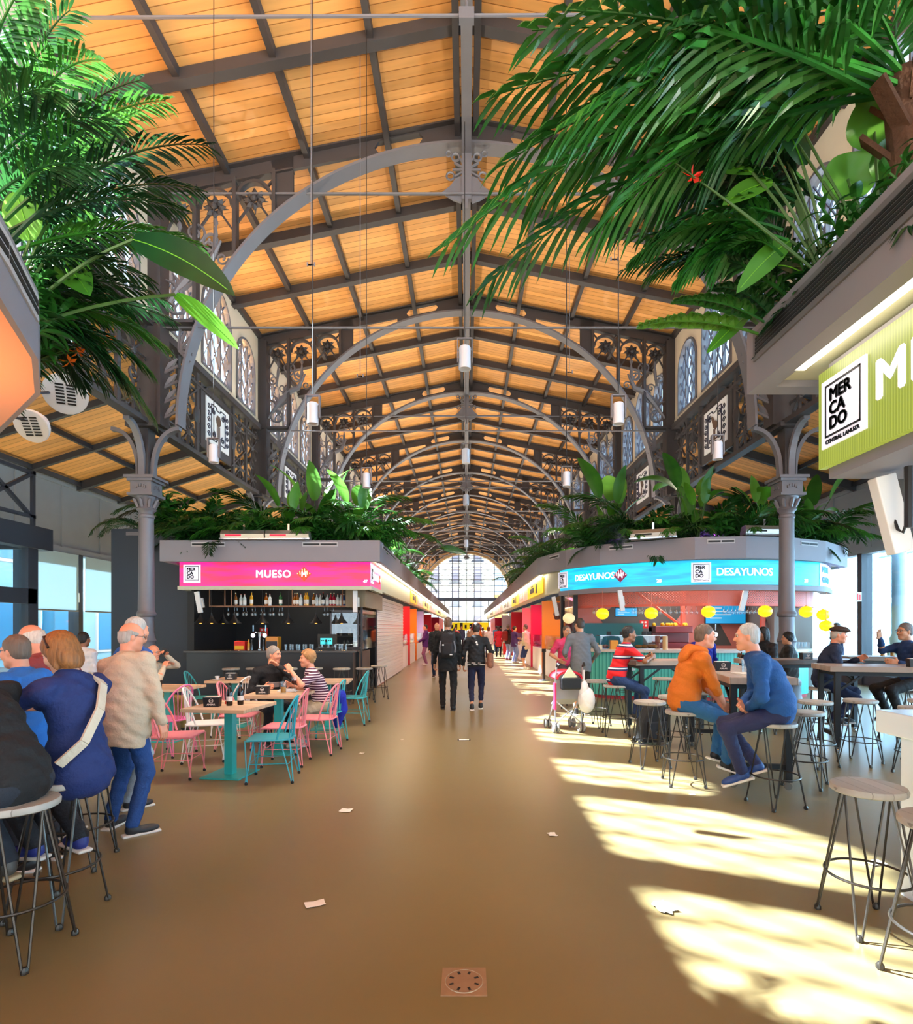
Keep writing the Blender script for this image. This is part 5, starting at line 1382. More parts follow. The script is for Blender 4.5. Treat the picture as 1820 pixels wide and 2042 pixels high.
# ================================================================ BAR FITTINGS
rb = random.Random(3)
BOT = [mat('bottle ' + k, v, .15) for k, v in dict(amber='#8a4a10', green='#1e4a24', clear='#c8d0d0', red='#a01830', gold='#d89a20', dark='#1a1414', blue='#2a4a8a').items()]
caps = [mat('cap ' + c, c, .3, .5) for c in ('#c8c0a0', '#202020', '#a02020')]
bp = []
for i, (m, hh) in enumerate(zip(BOT, (.3, .32, .28, .3, .33, .31, .27))):
    r = thing('liquor_bottle', 'liquor bottle on the hanging shelf of the pink sign bar', 'bottle', (0, 0, -5), 0, 'liquor bottles on the hanging shelf')
    b = MB(); b.lathe((0, 0, 0), [(.0, 0), (.038, 0), (.04, .01), (.04, hh * .6), (.03, hh * .7), (.013, hh * .78), (.013, hh * .93), (0, hh * .93)], 10); b.build('glass', m, r)
    q = MB(); q.lathe((0, 0, 0), [(.014, hh * .93), (.015, hh), (0, hh)], 8); q.build('cap', caps[i % 3], r)
    k = MB(); k.lathe((0, 0, 0), [(.0405, hh * .15), (.0405, hh * .45)], 10); k.build('paper_label', M_PAPER, r)
    bp.append(r)
used = set()
names = ['amber', 'green', 'clear', 'red', 'gold', 'near black', 'blue']
xs = [-5.35, -5.24, -5.15, -5.0, -4.3, -4.0, -3.92, -3.84, -3.76, -3.7, -3.56, -3.48, -3.4, -3.32, -3.24, -3.16, -3.08, -3.0, -2.92, -2.84, -4.55, -4.66]
for i, x in enumerate(sorted(xs)):
    k = (0, 2, 2, 4, 0, 2, 1, 0, 0, 2, 4, 4, 0, 2, 2, 5, 2, 3, 3, 2, 2, 6)[i]
    loc = (x, 13.17 + rb.uniform(-.06, .06), 2.09)
    if k not in used: used.add(k); o = bp[k]; o.location = loc
    else: o = dup(bp[k], loc)
    o['label'] = '%s liquor bottle on the hanging shelf, %s from the left' % (names[k], ORD[i] if i < 16 else ('seventeenth', 'eighteenth', 'nineteenth', 'twentieth', 'twenty first', 'twenty second')[i - 16])
for k in range(7):
    if k not in used:
        for c in kids(bp[k]): bpy.data.objects.remove(c)
        bpy.data.objects.remove(bp[k])
w0 = None
for i in range(16):
    loc = (-5.55 + i * .105 + (.85 if i > 12 else 0), 13.2 + .1 * (i % 2), 2.055)
    if w0 is None: w0 = make_wine('upturned wine glass hanging under the bottle shelf', *loc, 'wine glasses hanging over the black bar', None, True)
    else: dup(w0, loc)
w1 = make_wine('upturned wine glass hanging under the coral valance', 4.0, 12.9, 2.09, 'wine glasses hanging over the turquoise bar', None, True); first = True
for px in (1184, 1190, 1262, 1268, 1274, 1280, 1316, 1326, 1336, 1348, 1358, 1368, 1378, 1388, 1444, 1452, 1460, 1468, 1476, 1484, 1492, 1500, 1508):
    Y = 12.85; loc = ((px - CX) / FOC * Y, Y, 2.09)
    if first: w1.location = loc; first = False
    else: dup(w1, loc)
def cone_lamp(lb, x, y, z):
    r = thing('cone_lamp', lb, 'lamp', (x, y, z), 0, 'black cone pendant lamps over the bar')
    b = MB(); b.lathe((0, 0, 0), [(.145, 0), (.12, .03), (.06, .1), (.025, .18), (.015, .24), (0, .24)], 18); b.lathe((0, 0, 0), [(.14, .003), (.115, .03), (.055, .095), (0, .12)], 18); b.build('shade', M_BLACK, r)
    q = MB(); q.sph((0, 0, .035), .045, 10, 6); q.build('bulb', mat('warm bulb', '#ffb040', .4, emit=10), r)
    c = MB(); c.cone((0, 0, .23), (0, 0, 2.95 - z), .004, n=4); c.build('cord', M_BLACK, r)
    return r
cl = None
for i, px in enumerate((400, 422, 445, 468, 523, 575, 630, 681)):
    Y = (12.75, 12.7, 13.6, 12.75, 12.75, 12.75, 12.75, 12.75)[i]
    loc = ((px - CX) / FOC * Y, Y, 1.68)
    lb = 'black cone lamp over the black bar counter, %s from the left' % ORD[i]
    if cl is None: cl = cone_lamp(lb, *loc)
    else: dup(cl, loc, None, lb)
    if i in (3, 6, 7): lamp('cone_light', 'SPOT', (loc[0], loc[1], 1.66), 40, (1, .6, .2), .03, aim=(0, -.2, -1), spot=120)
def globe(lb, px, py, Y, strength=1):
    p = P(px, py, Y); r = thing('globe_lamp', lb, 'lamp', p, 0, 'yellow globe lamps over the turquoise bar')
    b = MB(); b.sph((0, 0, 0), (.145, .145, .128), 20, 12); b.build('globe', mat('globe glow' if strength else 'globe pale', '#ffd21a' if strength else '#f6e6b0', .3, emit=1.1 if strength else .5), r)
    c = MB(); c.cone((0, 0, .12), (0, 0, 2.42 - p.z), .006, n=5); c.cone((0, 0, .12), (0, 0, .14), .03, .02, n=8); c.build('cord', mat('cord coral', '#d8806a', .5), r)
for lb, px, py, Y, st in (('pale globe lamp nearest the dark corner post', 1134, 1233, 13.5, 0), ('yellow globe lamp, first bright one from the left', 1201, 1224, 12.85, 1), ('yellow globe lamp, second bright one from the left', 1298, 1223, 12.45, 1), ('yellow globe lamp left of the two talking men menu screen', 1412, 1220, 12.2, 1), ('yellow globe lamp over the slanted menu', 1525, 1219, 12.2, 1), ('yellow globe lamp just right of the iron column', 1607, 1220, 12.5, 1), ('upper yellow globe lamp of the pair at the right end', 1641, 1226, 13.2, 1), ('lower yellow globe lamp of the pair at the right end', 1647, 1248, 12.9, 1)):
    globe(lb, px, py, Y, st)
lamp('bar_light', 'AREA', (5.2, 14.0, 2.9), 160, (1, .85, .75), 1.0, 4.5, aim=(0, -.1, -1), parent=None)
lamp('bar_light', 'AREA', (-4.3, 13.9, 2.9), 25, (1, .85, .7), .6, 3, aim=(0, .1, -1))
# screens
M_SCR = mat('menu screen blue', '#1a9ad8', .3, emit=.7); M_SCRB = mat('screen bezel', '#14161a', .4)
def screen(lb, px0, px1, py0, py1, Y, tilt=0):
    a, c = P(px0, py1, Y), P(px1, py0, Y); m = (a + c) / 2; w, h = c.x - a.x, c.z - a.z
    r = thing('menu_screen', lb, 'screen', m, 0, 'blue menu screens of the turquoise bar'); r.rotation_euler = (0, R(tilt), 0)
    b = MB(); b.box((0, .03, 0), (w + .04, .05, h + .04)); b.build('casing', M_SCRB, r, 0)
    q = MB(); q.box((0, 0, 0), (w, .012, h)); q.build('display', M_SCR, r, 0)
    t = MB()
    for i in range(4): t.bx(-w * .4, -w * .4 + w * (.3 + .12 * (i % 3)), -.009, -.006, h * (.3 - .18 * i), h * (.3 - .18 * i) + h * .05)
    t.build('menu_lines', mat('menu print', '#d8f0fa', .5, emit=.4), r, 0)
screen('wide blue menu screen in the middle of the back wall', 1407, 1486, 1206, 1243, 15.2)
screen('tall slanted blue menu screen behind the globe lamp', 1514, 1555, 1213, 1262, 15.2, 7)
screen('small blue screen left above the display case', 1227, 1270, 1213, 1229, 14.6)
# bar things: black bar
def beer_tap(lb, p, body, two=True):
    r = thing('beer_tap', lb, 'beer tap', p)
    b = MB(); b.lathe((0, 0, 0), [(.07, 0), (.07, .02), (.03, .04), (.03, .36), (.035, .4)], 12)
    for s in (-1, 1):
        b.tube([(0, 0, .38), (s * .1, 0, .4), (s * .14, -.02, .37)], .016, 6); b.cone((s * .14, -.02, .42), (s * .14, -.02, .56), .012, .016, n=6)
    b.build('column', M_CHROME, r)
    for s in (-1, 1): q = MB(); q.sph((s * .13, -.06, .33), (.05, .02, .05), 12, 8); q.build('round_badge', mat('tap badge', '#f4f4ff', .3, emit=1.5), r)
    return r
beer_tap('chrome beer tap with two glowing round badges on the black bar', (-4.65, 12.75, 1.08), None)
beer_tap('chrome beer tap with two glowing badges on the turquoise bar', (5.45, 12.75, 1.1), None)
b = MB(); b.bx(-.12, .12, -.1, .1, 0, .2); b.bx(-.1, .1, -.105, -.1, .06, .14); o = b.build('snack_box', mat('snack red', '#d8281c', .5), smooth=0, bevel=.01); o.location = (-5.05, 12.7, 1.08); tag(o, 'red and yellow snack box on the black bar counter', 'box')
q = MB(); q.bx(-.1, .1, -.112, -.104, .02, .1); q.build('print', mat('snack yellow', '#f0c020', .5), o, 0)
b = MB(); b.bx(-.14, .14, -.12, .12, 0, .3); o = b.build('juice_dispenser', mat('juice orange', '#d88a20', .3), smooth=0, bevel=.01); o.location = (-4.35, 12.78, 1.08); tag(o, 'amber drink dispenser right of the beer tap', 'dispenser')
q = MB(); q.bx(-.12, .12, -.13, -.12, .05, .2); q.build('front_panel', M_STEEL, o, 0)
for i, (x, m) in enumerate(((-4.85, 'gold'), (-4.78, 'dark'), (-4.52, 'dark'))):
    b = MB(); b.lathe((0, 0, 0), [(.0, 0), (.03, 0), (.03, .14), (.013, .19), (.013, .24), (0, .24)], 10); o = b.build('counter_bottle', MATS['bottle ' + m]); o.location = (x, 12.62, 1.08)
    tag(o, ('gold bottle left of the beer tap', 'dark bottle left of the beer tap', 'dark bottle right of the beer tap')[i], 'bottle', 'bottles on the black bar counter')
g0 = None
for i in range(18):
    loc = (-4.05 + .075 * i + (.0 if i < 9 else .06), 12.7 + .08 * (i % 2), 1.08)
    if g0 is None: g0 = make_tumbler('clean tumbler in the row on the black bar counter', *loc, None, .13, .034, 'clean tumblers on the black bar')
    else: dup(g0, loc)
r = thing('cash_register', 'black point of sale terminal with small turquoise customer screen', 'register', (-3.15, 12.72, 1.08))
b = MB(); b.bx(-.2, .2, -.1, .1, .0, .06); b.bx(-.03, .03, 0, .05, .06, .2); b.bx(-.2, .22, .03, .08, .08, .36); b.build('body', M_BLACK, r, 0)
q = MB(); q.bx(-.13, .13, .0, .03, .13, .27); q.build('customer_screen', mat('pos screen', '#40d8e0', .3, emit=.7), r, 0)
k = MB(); k.lathe((0, 0, 0), [(0, 0), (.028, 0), (.028, .003), (0, .003)], 12); k.v = [(v[0], -.001 - v[2], .21 + v[1]) for v in k.v]
for x in (-.1, -.06, .06, .1): k.bx(x - .014, x + .014, -.004, 0, .2, .225)
k.build('screen_print', M_SLOT, r, 0)
for i, (px, py, Y, lb) in enumerate(((526, 1260, 15.2, 'red fire hose sign on the black back wall'), (1284, 1245, 15.0, 'red fire sign on the back wall of the turquoise bar'))):
    r = thing('safety_sign', lb, 'sign', P(px, py, Y), 0, 'red safety signs')
    b = MB(); b.bx(-.11, .11, 0, .015, -.11, .11); b.build('plate', mat('sign red', '#d01a18', .5), r, 0)
    q = MB()
    for x, z in ((-.06, .05), (.02, .05), (-.06, -.03), (.03, -.04)): q.bx(x - .01, x + .04, -.004, 0, z - .02, z + .03)
    q.build('pictogram', M_PAPER, r, 0)
r = thing('glass_fridge', 'tall glass door cooler at the right end of the black bar', 'fridge', (-2.95, 14.0, 1.09))
b = MB(); b.bx(-.35, .35, -.3, .3, -.02, .02); b.bx(-.35, .35, -.3, .3, .85, .92)
for x in (-.33, .33):
    for y in (-.28, .28): b.bx(x - .02, x + .02, y - .02, y + .02, 0, .9)
for z in (.28, .56): b.bx(-.33, .33, -.28, .28, z, z + .01)
b.build('cabinet', M_IRON_L, r, 0); q = MB(); q.bx(-.33, .33, -.3, -.29, 0, .86); q.build('glass', M_CLEAR, r, 0)
k = MB()
for i in range(18): k.lathe((rb.uniform(-.28, .28), rb.uniform(-.2, .2), .29 * (i % 3) + .01), [(.03, 0), (.035, .1), (.02, .16), (0, .18)], 8)
k.build('contents', mat('jars', '#8a8478', .3), r)
# turquoise bar things
r = thing('display_case', 'long glass food case on the turquoise counter', 'display case', (3.75, 12.95, 1.1))
b = MB(); b.bx(-.75, .75, -.2, .2, .0, .02); b.bx(-.75, .75, -.2, .2, .3, .315)
for x in (-.74, .0, .74): b.bx(x - .01, x + .01, -.2, -.18, 0, .3)
b.build('frame', M_CHROME, r, 0); q = MB(); q.bx(-.75, .75, -.2, -.195, .02, .3); q.build('glass', M_CLEAR, r, 0)
k = MB()
for i in range(16): k.sph((rb.uniform(-.68, .68), rb.uniform(-.12, .12), .06), (.07, .06, .04), 8, 5)
k.build('food', mat('pastry', '#c8843a', .6), r)
k = MB()
for x in (-.5, -.2, -.1, .3, .42): k.bx(x - .05, x + .05, -.02, 0, .32, .4)
k.build('price_cards', M_SLOT, r, 0)
for i, (px, py, Y, h, m, lb) in enumerate(((1326, 1295, 12.5, .3, '#d8b078', 'wooden roll of paper standing on the turquoise counter'), (1224, 1295, 12.7, .2, '#e8962a', 'orange box on the turquoise counter'), (1188, 1296, 12.8, .14, '#f0a030', 'oranges plate at the left end of the turquoise counter'), (1196, 1296, 12.75, .1, '#f0e0c0', 'cups at the left end of the turquoise counter'))):
    p = P(px, 1295, Y); b = MB(); b.lathe((0, 0, 0), [(.055, 0), (.055, h), (0, h)], 12) if i != 1 else b.bx(-.08, .08, -.06, .06, 0, h)
    o = b.build(('paper_roll', 'carton', 'orange_pile', 'cup_stack')[i], mat('bar ' + m, m, .5)); o.location = (p.x, Y, 1.1); tag(o, lb, ('paper roll', 'box', 'fruit', 'cups')[i])
r = thing('coffee_machine', 'dark espresso machine with red cups behind the turquoise bar', 'coffee machine', (5.0, 13.9, 1.1))
b = MB(); b.bx(-.45, .45, -.25, .25, 0, .12); b.bx(-.45, .45, 0, .25, .12, .5); b.bx(-.45, .45, -.25, .25, .36, .52); b.build('body', mat('espresso red', '#7a1a1c', .3), r, 0, bevel=.01)
k = MB()
for i in range(14): k.sph((rb.uniform(-.4, .4), rb.uniform(-.18, .18), .56), .045, 8, 5)
k.build('stacked_cups', mat('cups yellow', '#e8c020', .5), r)
b = MB(); b.bx(2.9, 8.2, 14.0, 14.1, 0, .1)
g2 = None
for i in range(14):
    loc = (8.0 + .075 * (i % 5) - .2, 13.45 + .1 * (i // 5), 1.1)
    if g2 is None: g2 = make_tumbler('upturned glass in the rows at the right end of the turquoise counter', *loc, None, .14, .034, 'glasses at the right end of the turquoise counter')
    else: dup(g2, loc)
# ================================================================ FLOOR THINGS
r = thing('floor_drain', 'square metal floor drain with round slotted lid', 'drain', P(925, 1957, 2.53).xy.to_3d())
b = MB(); b.bx(-.1, .1, -.1, .1, 0, .003); b.build('frame', mat('drain metal', '#a08064', .5, .3, var=(20, .2)), r, 0)
b = MB(); b.ring((0, 0, .003), .083, .0025, 32, 5); b.build('rim', mat('drain rim', '#b8a890', .4, .5), r)
b = MB(); b.lathe((0, 0, 0), [(0, .0045), (.08, .0045), (.08, .003), (0, .003)], 32); b.build('lid', mat('drain lid', '#9a7a60', .45, .3, var=(15, .2)), r)
b = MB()
for i in range(8):
    q = PI / 8 + PI / 4 * i; u = Vector((math.cos(q), math.sin(q), 0)); b.bar(u * .05 + Vector((0, 0, .0045)), u * .07 + Vector((0, 0, .0045)), .011, .002)
b.build('slots', M_SLOT, r, 0)
def paper(lb, px, py, w, h, a, crumple):
    Y = CAM_H * FOC / (py - CY); p = Vector(((px - CX) / FOC * Y, Y, .004)); rr = random.Random(px)
    b = MB(); n = 5; vs = []
    for j in range(n):
        for i in range(n):
            vs.append(((i / 4 - .5) * w + rr.uniform(-.2, .2) * crumple * w, (j / 4 - .5) * h + rr.uniform(-.2, .2) * crumple * h, rr.uniform(0, .12) * crumple * w + .1 * w * abs(i / 4 - .5) * (1 - crumple)))
    b.add(vs, [(j * n + i, j * n + i + 1, (j + 1) * n + i + 1, (j + 1) * n + i) for j in range(n - 1) for i in range(n - 1)])
    o = b.build('paper_scrap', M_PAPER, smooth=0); o.location = p; o.rotation_euler = (0, 0, R(a)); o.modifiers.new('thick', 'SOLIDIFY').thickness = .0015
    tag(o, lb, 'litter', 'paper litter on the floor')
paper('white paper napkin on the floor nearest the camera, left of the drain', 628, 1804, .11, .07, 25, .15); paper('flat white paper scrap between the cafe tables and the drain', 690, 1617, .1, .09, -8, .1)
paper('crumpled paper ball right of the turquoise chair', 721, 1503, .06, .06, 0, .9); paper('crumpled star shaped napkin in the sunlight', 1325, 1813, .1, .12, 20, .7); paper('small torn paper left of the sun patch', 1101, 1665, .06, .07, 10, .5)
paper('tiny paper ball on the floor before the walking couple', 801, 1476, .04, .04, 0, .9); paper('white paper on the floor under the sunlit stool', 1745, 1722, .11, .08, 12, .1); paper('tiny white scrap below the feet of the two men', 1380, 1585, .05, .04, 0, .2)
b = MB(); b.bx(-.09, .09, -.05, .05, 0, .003); o = b.build('floor_plate', M_SLOT, smooth=0); o.location = P(925, 1475, 8.0).xy.to_3d(); q = MB(); q.bx(-.07, .07, -.03, .03, .003, .004); q.build('lid', M_PAPER, o, 0); tag(o, 'small rectangular floor plate in the middle of the corridor', 'plate')
r = thing('barrier_post', 'dark belt barrier post at the corridor corner', 'post', (2.32, 17.0, 0)); b = MB(); b.lathe((0, 0, 0), [(.18, 0), (.17, .02), (.04, .03), (0, .03)], 20); b.build('base', M_STEEL, r)
b = MB(); b.lathe((0, 0, .02), [(.045, 0), (.045, .86), (0, .86)], 14); b.build('pole', mat('post brown', '#3a2a28', .4), r); b = MB(); b.lathe((0, 0, .85), [(.065, 0), (.065, .1), (0, .1)], 14); b.build('belt_head', M_BLACK, r)
# stroller
r = thing('stroller', 'grey folding stroller with red canopy and white bag', 'stroller', (1.52, 8.7, 0), R(8), None)
M_ALU = mat('stroller tube', '#c4c4c8', .3, .6)
b = MB()
for s in (-1, 1):
    b.tube([(s * .2, -.14, .1), (s * .215, -.12, .6), (s * .2, -.2, 1.02)], .012, 8); b.tube([(s * .2, -.14, .12), (s * .16, .3, .1)], .011, 8); b.tube([(s * .2, -.1, .55), (s * .17, .32, .12)], .011, 8)
b.tube([(-.2, -.15, .14), (.2, -.13, .48)], .01, 8); b.tube([(.2, -.15, .14), (-.2, -.13, .48)], .01, 8); b.build('frame', M_ALU, r)
for sx in (-.2, .2):
    for y in (-.15, .3):
        w = MB()
        for d in (-.03, .03): w.ring((sx + d, y, .075), .055, .02, 20, 8, Matrix.Rotation(PI / 2, 3, 'Y')); w.cone((sx + d - .01, y, .075), (sx + d + .01, y, .075), .04, n=12)
        w.build('wheel', mat('wheel grey', '#8a8a8c', .5), r)
for s in (-1, 1): b = MB(); b.tube([(s * .2, -.2, 1.0), (s * .2, -.26, 1.05), (s * .19, -.3, 1.02)], .018, 8); b.build('handle', M_BLACK, r)
b = MB(); b.add([(-.19, -.1, .5), (.19, -.1, .5), (.19, -.15, .9), (-.19, -.15, .9), (-.17, .2, .38), (.17, .2, .38)], [(0, 1, 2, 3), (0, 4, 5, 1)]); o = b.build('seat_fabric', mat('stroller grey', '#a8a6ac', .8), r, 0); o.modifiers.new('t', 'SOLIDIFY').thickness = .02
b = MB(); n = 10
arc = [(.2 * math.cos(PI * i / n), .12 * math.sin(PI * i / n)) for i in range(n + 1)]
b.strip([(x, .82 + z) for x, z in arc], [(x * .9, .8 + z * .9) for x, z in arc], -.2, .22); b.prism([(x, .82 + z) for x, z in arc], .2, .22, 'y'); b.build('canopy', mat('canopy red', '#d8203a', .7), r)
b = MB(); b.bx(-.15, .15, -.3, -.19, .66, .84); b.build('organiser_bag', M_BLACK, r, 0, bevel=.02)
b = MB(); b.add([(-.14, -.28, .84), (.1, -.27, .84), (-.02, -.25, 1.0)], [(0, 1, 2)]); o = b.build('paper_leaflet', mat('leaflet', '#d8e0b8', .7), r, 0); o.modifiers.new('t', 'SOLIDIFY').thickness = .01
b = MB(); b.sph((.24, -.26, .5), (.13, .11, .2), 16, 12); b.sph((.2, -.26, .62), (.08, .07, .18), 12, 10); b.tube([(.2, -.25, .75), (.2, -.25, .95)], .015, 6); b.build('white_bag', mat('white plastic', '#e8e8ea', .4, bump=(12, .8)), r, 60)
b = MB(); b.bx(-.225, -.2, -.18, -.1, .35, .75); b.build('pink_strap', mat('strap pink', '#e83a6a', .6), r, 0)
# wheeled backpack on the floor
r = thing('trolley_backpack', 'black wheeled backpack standing behind the empty stool', 'bag', (2.55, 7.75, 0), R(10))
b = MB(); b.prism([(-.22, .03), (.22, .03), (.2, .35), (.14, .52), (.0, .56), (-.1, .5), (-.2, .3)], -.12, .12, 'y'); b.build('body', mat('bag black', '#0e0e12', .8), r, 0, bevel=.04)
for s in (-1, 1): b = MB(); b.ring((-.22 + .0, s * .09, .045), .03, .015, 14, 6, Matrix.Rotation(PI / 2, 3, 'X')); b.build('wheel', M_STEEL, r)
b = MB(); b.bx(-.14, .14, -.15, -.11, .08, .32); b.build('front_pocket', mat('bag black 2', '#16161a', .8), r, 0, bevel=.02)
for i, (px, py, Y, lb) in enumerate(((166, 1192, 16.0, 'small framed fire point sign on the left window post'), (1712, 1190, 15.7, 'small red sign on the blue window post at right'))):
    p = Vector((-11.0, 15.99, 2.43)) if i == 0 else P(px, py, Y); r = thing('safety_sign', lb, 'sign', p, 0, 'red safety signs'); b = MB(); b.bx(-.08, .08, 0, .015, -.13, .13); b.build('plate', M_PAPER, r, 0); q = MB(); q.bx(-.05, -.01, -.004, 0, -.09, .09); q.bx(.01, .05, -.004, 0, -.09, .06); q.build('pictogram', mat('sign red', '#d01a18', .5), r, 0)
# ================================================================ PEOPLE
def surface_nets(f, o, h):
    """closed surface f = 0 of a sampled field (negative inside)"""
    nx, ny, nz = f.shape
    ins = f < 0
    c = [ins[i:nx - 1 + i, j:ny - 1 + j, k:nz - 1 + k] for i in (0, 1) for j in (0, 1) for k in (0, 1)]
    cnt = sum(a.astype(np.int8) for a in c)
    act = (cnt > 0) & (cnt < 8)
    I, J, K = np.nonzero(act)
    if len(I) == 0: return [], []
    idx = np.full(act.shape, -1, np.int32); idx[I, J, K] = np.arange(len(I))
    acc = np.zeros((len(I), 3)); n = np.zeros(len(I))
    corner = [(i, j, k) for i in (0, 1) for j in (0, 1) for k in (0, 1)]
    val = {q: f[I + q[0], J + q[1], K + q[2]] for q in corner}
    for a in corner:
        for ax in range(3):
            if a[ax] == 0:
                b = list(a); b[ax] = 1; b = tuple(b)
                va, vb = val[a], val[b]
                m = (va < 0) != (vb < 0)
                t = np.where(m, va / np.where(m, va - vb, 1), 0)
                p = np.array(a, float)[None, :].repeat(len(I), 0); p[:, ax] += t
                acc[m] += p[m]; n[m] += 1
    V = acc / n[:, None] + np.stack([I, J, K], 1)
    V = V * h + np.array(o)[None, :]
    F = []
    for ax in range(3):
        sl0 = [slice(None)] * 3; sl1 = [slice(None)] * 3
        sl0[ax] = slice(0, -1); sl1[ax] = slice(1, None)
        d = ins[tuple(sl0)] != ins[tuple(sl1)]
        s = ins[tuple(sl0)]
        e = np.argwhere(d)
        u, w = [(1, 2), (2, 0), (0, 1)][ax]
        ok = (e[:, u] > 0) & (e[:, w] > 0) & (e[:, u] < f.shape[u] - 1) & (e[:, w] < f.shape[w] - 1)
        e = e[ok]
        if not len(e): continue
        def at(du, dw):
            q = e.copy(); q[:, u] -= du; q[:, w] -= dw
            return idx[q[:, 0], q[:, 1], q[:, 2]]
        quad = np.stack([at(0, 0), at(1, 0), at(1, 1), at(0, 1)], 1)
        fl = s[e[:, 0], e[:, 1], e[:, 2]]
        quad[~fl] = quad[~fl][:, ::-1]
        F.append(quad[:, ::-1])
    return V, np.concatenate(F)
class Field:
    def __init__(s, h): s.h = h; s.P = []; s.cuts = []; s.fold = None
    def cap(s, a, b, ra, rb=None, k=.02, sub=False, sq=None):
        a = np.array(a, float); b = np.array(b, float); rb = ra if rb is None else rb
        r = max(ra, rb)
        s.P.append(('c', np.minimum(a, b) - r, np.maximum(a, b) + r, (a, b, ra, rb), k, sub)); return s
    def ell(s, c, r, M=None, k=.03, sub=False):
        c = np.array(c, float); r = np.array(r, float) if not np.isscalar(r) else np.array([r] * 3, float)
        m = r.max(); M = np.eye(3) if M is None else np.array(M)
        s.P.append(('e', c - m, c + m, (c, r, M), k, sub)); return s
    def rbox(s, c, hf, rr, M=None, k=.01, sub=False):
        c = np.array(c, float); hf = np.array(hf, float); m = np.linalg.norm(hf); M = np.eye(3) if M is None else np.array(M)
        s.P.append(('b', c - m, c + m, (c, hf, rr, M), k, sub)); return s
    def mesh(s):
        h = s.h
        lo = np.min([p[1] for p in s.P if not p[5]], 0) - 3 * h - .02; hi = np.max([p[2] for p in s.P if not p[5]], 0) + 3 * h + .02
        n = np.ceil((hi - lo) / h).astype(int) + 1
        F = np.full(n, 1.0, np.float32)
        ax = [lo[i] + np.arange(n[i]) * h for i in range(3)]
        for kind, a, b, q, k, sub in s.P:
            mg = k + 2.5 * h
            i0 = np.clip(np.floor((a - mg - lo) / h).astype(int), 0, n); i1 = np.clip(np.ceil((b + mg - lo) / h).astype(int) + 1, 0, n)
            if np.any(i1 <= i0): continue
            X = ax[0][i0[0]:i1[0]][:, None, None]; Y = ax[1][i0[1]:i1[1]][None, :, None]; Z = ax[2][i0[2]:i1[2]][None, None, :]
            if kind == 'c':
                A, B, ra, rb = q; ba = B - A; L2 = max(ba.dot(ba), 1e-9)
                t = np.clip(((X - A[0]) * ba[0] + (Y - A[1]) * ba[1] + (Z - A[2]) * ba[2]) / L2, 0, 1)
                d = np.sqrt((X - A[0] - t * ba[0]) ** 2 + (Y - A[1] - t * ba[1]) ** 2 + (Z - A[2] - t * ba[2]) ** 2) - (ra + (rb - ra) * t)
            else:
                c, r, M = q[0], q[1], q[-1]
                x, y, z = X - c[0], Y - c[1], Z - c[2]
                l = [x * M[0, i] + y * M[1, i] + z * M[2, i] for i in range(3)]
                if kind == 'e':
                    k0 = np.sqrt(sum((l[i] / r[i]) ** 2 for i in range(3))); k1 = np.sqrt(sum((l[i] / r[i] ** 2) ** 2 for i in range(3)))
                    d = np.where(k1 > 1e-6, k0 * (k0 - 1) / np.maximum(k1, 1e-6), -r.min())
                else:
                    rr = q[2]; e = [np.abs(l[i]) - r[i] + rr for i in range(3)]
                    d = np.sqrt(sum(np.maximum(v, 0) ** 2 for v in e)) + np.minimum(np.maximum(np.maximum(e[0], e[1]), e[2]), 0) - rr
            S = F[i0[0]:i1[0], i0[1]:i1[1], i0[2]:i1[2]]
            if sub:
                hh = np.clip(.5 - .5 * (S + d) / k, 0, 1); S[...] = S + (-d - S) * hh + k * hh * (1 - hh)
            else:
                hh = np.clip(.5 + .5 * (S - d) / k, 0, 1); S[...] = S + (d - S) * hh - k * hh * (1 - hh)
        X, Y, Z = ax[0][:, None, None], ax[1][None, :, None], ax[2][None, None, :]
        for fn in s.cuts: F = np.maximum(F, fn(X, Y, Z).astype(np.float32))
        if s.fold: F = F + s.fold(X, Y, Z).astype(np.float32)
        F[0] = 1; F[-1] = 1; F[:, 0] = 1; F[:, -1] = 1; F[:, :, 0] = 1; F[:, :, -1] = 1
        return surface_nets(F, lo, h)
def sdf_object(name, fields, m, parent):
    vs = []; fs = []; n = 0
    for f in fields:
        V, Q = f.mesh()
        if len(V) == 0: continue
        vs.append(V); fs.append(Q + n); n += len(V)
    V = np.concatenate(vs); Q = np.concatenate(fs)
    me = bpy.data.meshes.new(name)
    me.vertices.add(len(V)); me.vertices.foreach_set('co', V.astype(np.float32).ravel())
    me.loops.add(len(Q) * 4); me.loops.foreach_set('vertex_index', Q.astype(np.int32).ravel())
    me.polygons.add(len(Q)); me.polygons.foreach_set('loop_start', np.arange(0, len(Q) * 4, 4, dtype=np.int32))
    me.update(calc_edges=True)
    me.polygons.foreach_set('use_smooth', [True] * len(Q))
    me.materials.append(m)
    o = bpy.data.objects.new(name, me); COL.objects.link(o); o.parent = parent
    return o
def ik(a, t, l1, l2, pole):
    a = Vector(a); t = Vector(t); d = t - a; L = min(d.length, l1 + l2 - .004); d.normalize()
    p = Vector(pole); p = p - d * p.dot(d)
    if p.length < 1e-4: p = d.orthogonal()
    p.normalize(); q = (l1 * l1 - l2 * l2 + L * L) / (2 * L); hh = math.sqrt(max(0, l1 * l1 - q * q))
    return a + d * q + p * hh, a + d * L
SKIN = {k: mat('skin ' + k, v, .5, var=(14, .12), bump=(60, .05)) for k, v in dict(fair='#e2a98c', tan='#c98f6c', ruddy='#dd9474', brown='#8a5a3c', olive='#c2906a').items()}
def cloth(col, rough=.8, b=.35): return mat('cloth ' + col + str(b), col, rough, var=(9, .12), bump=(45, b))
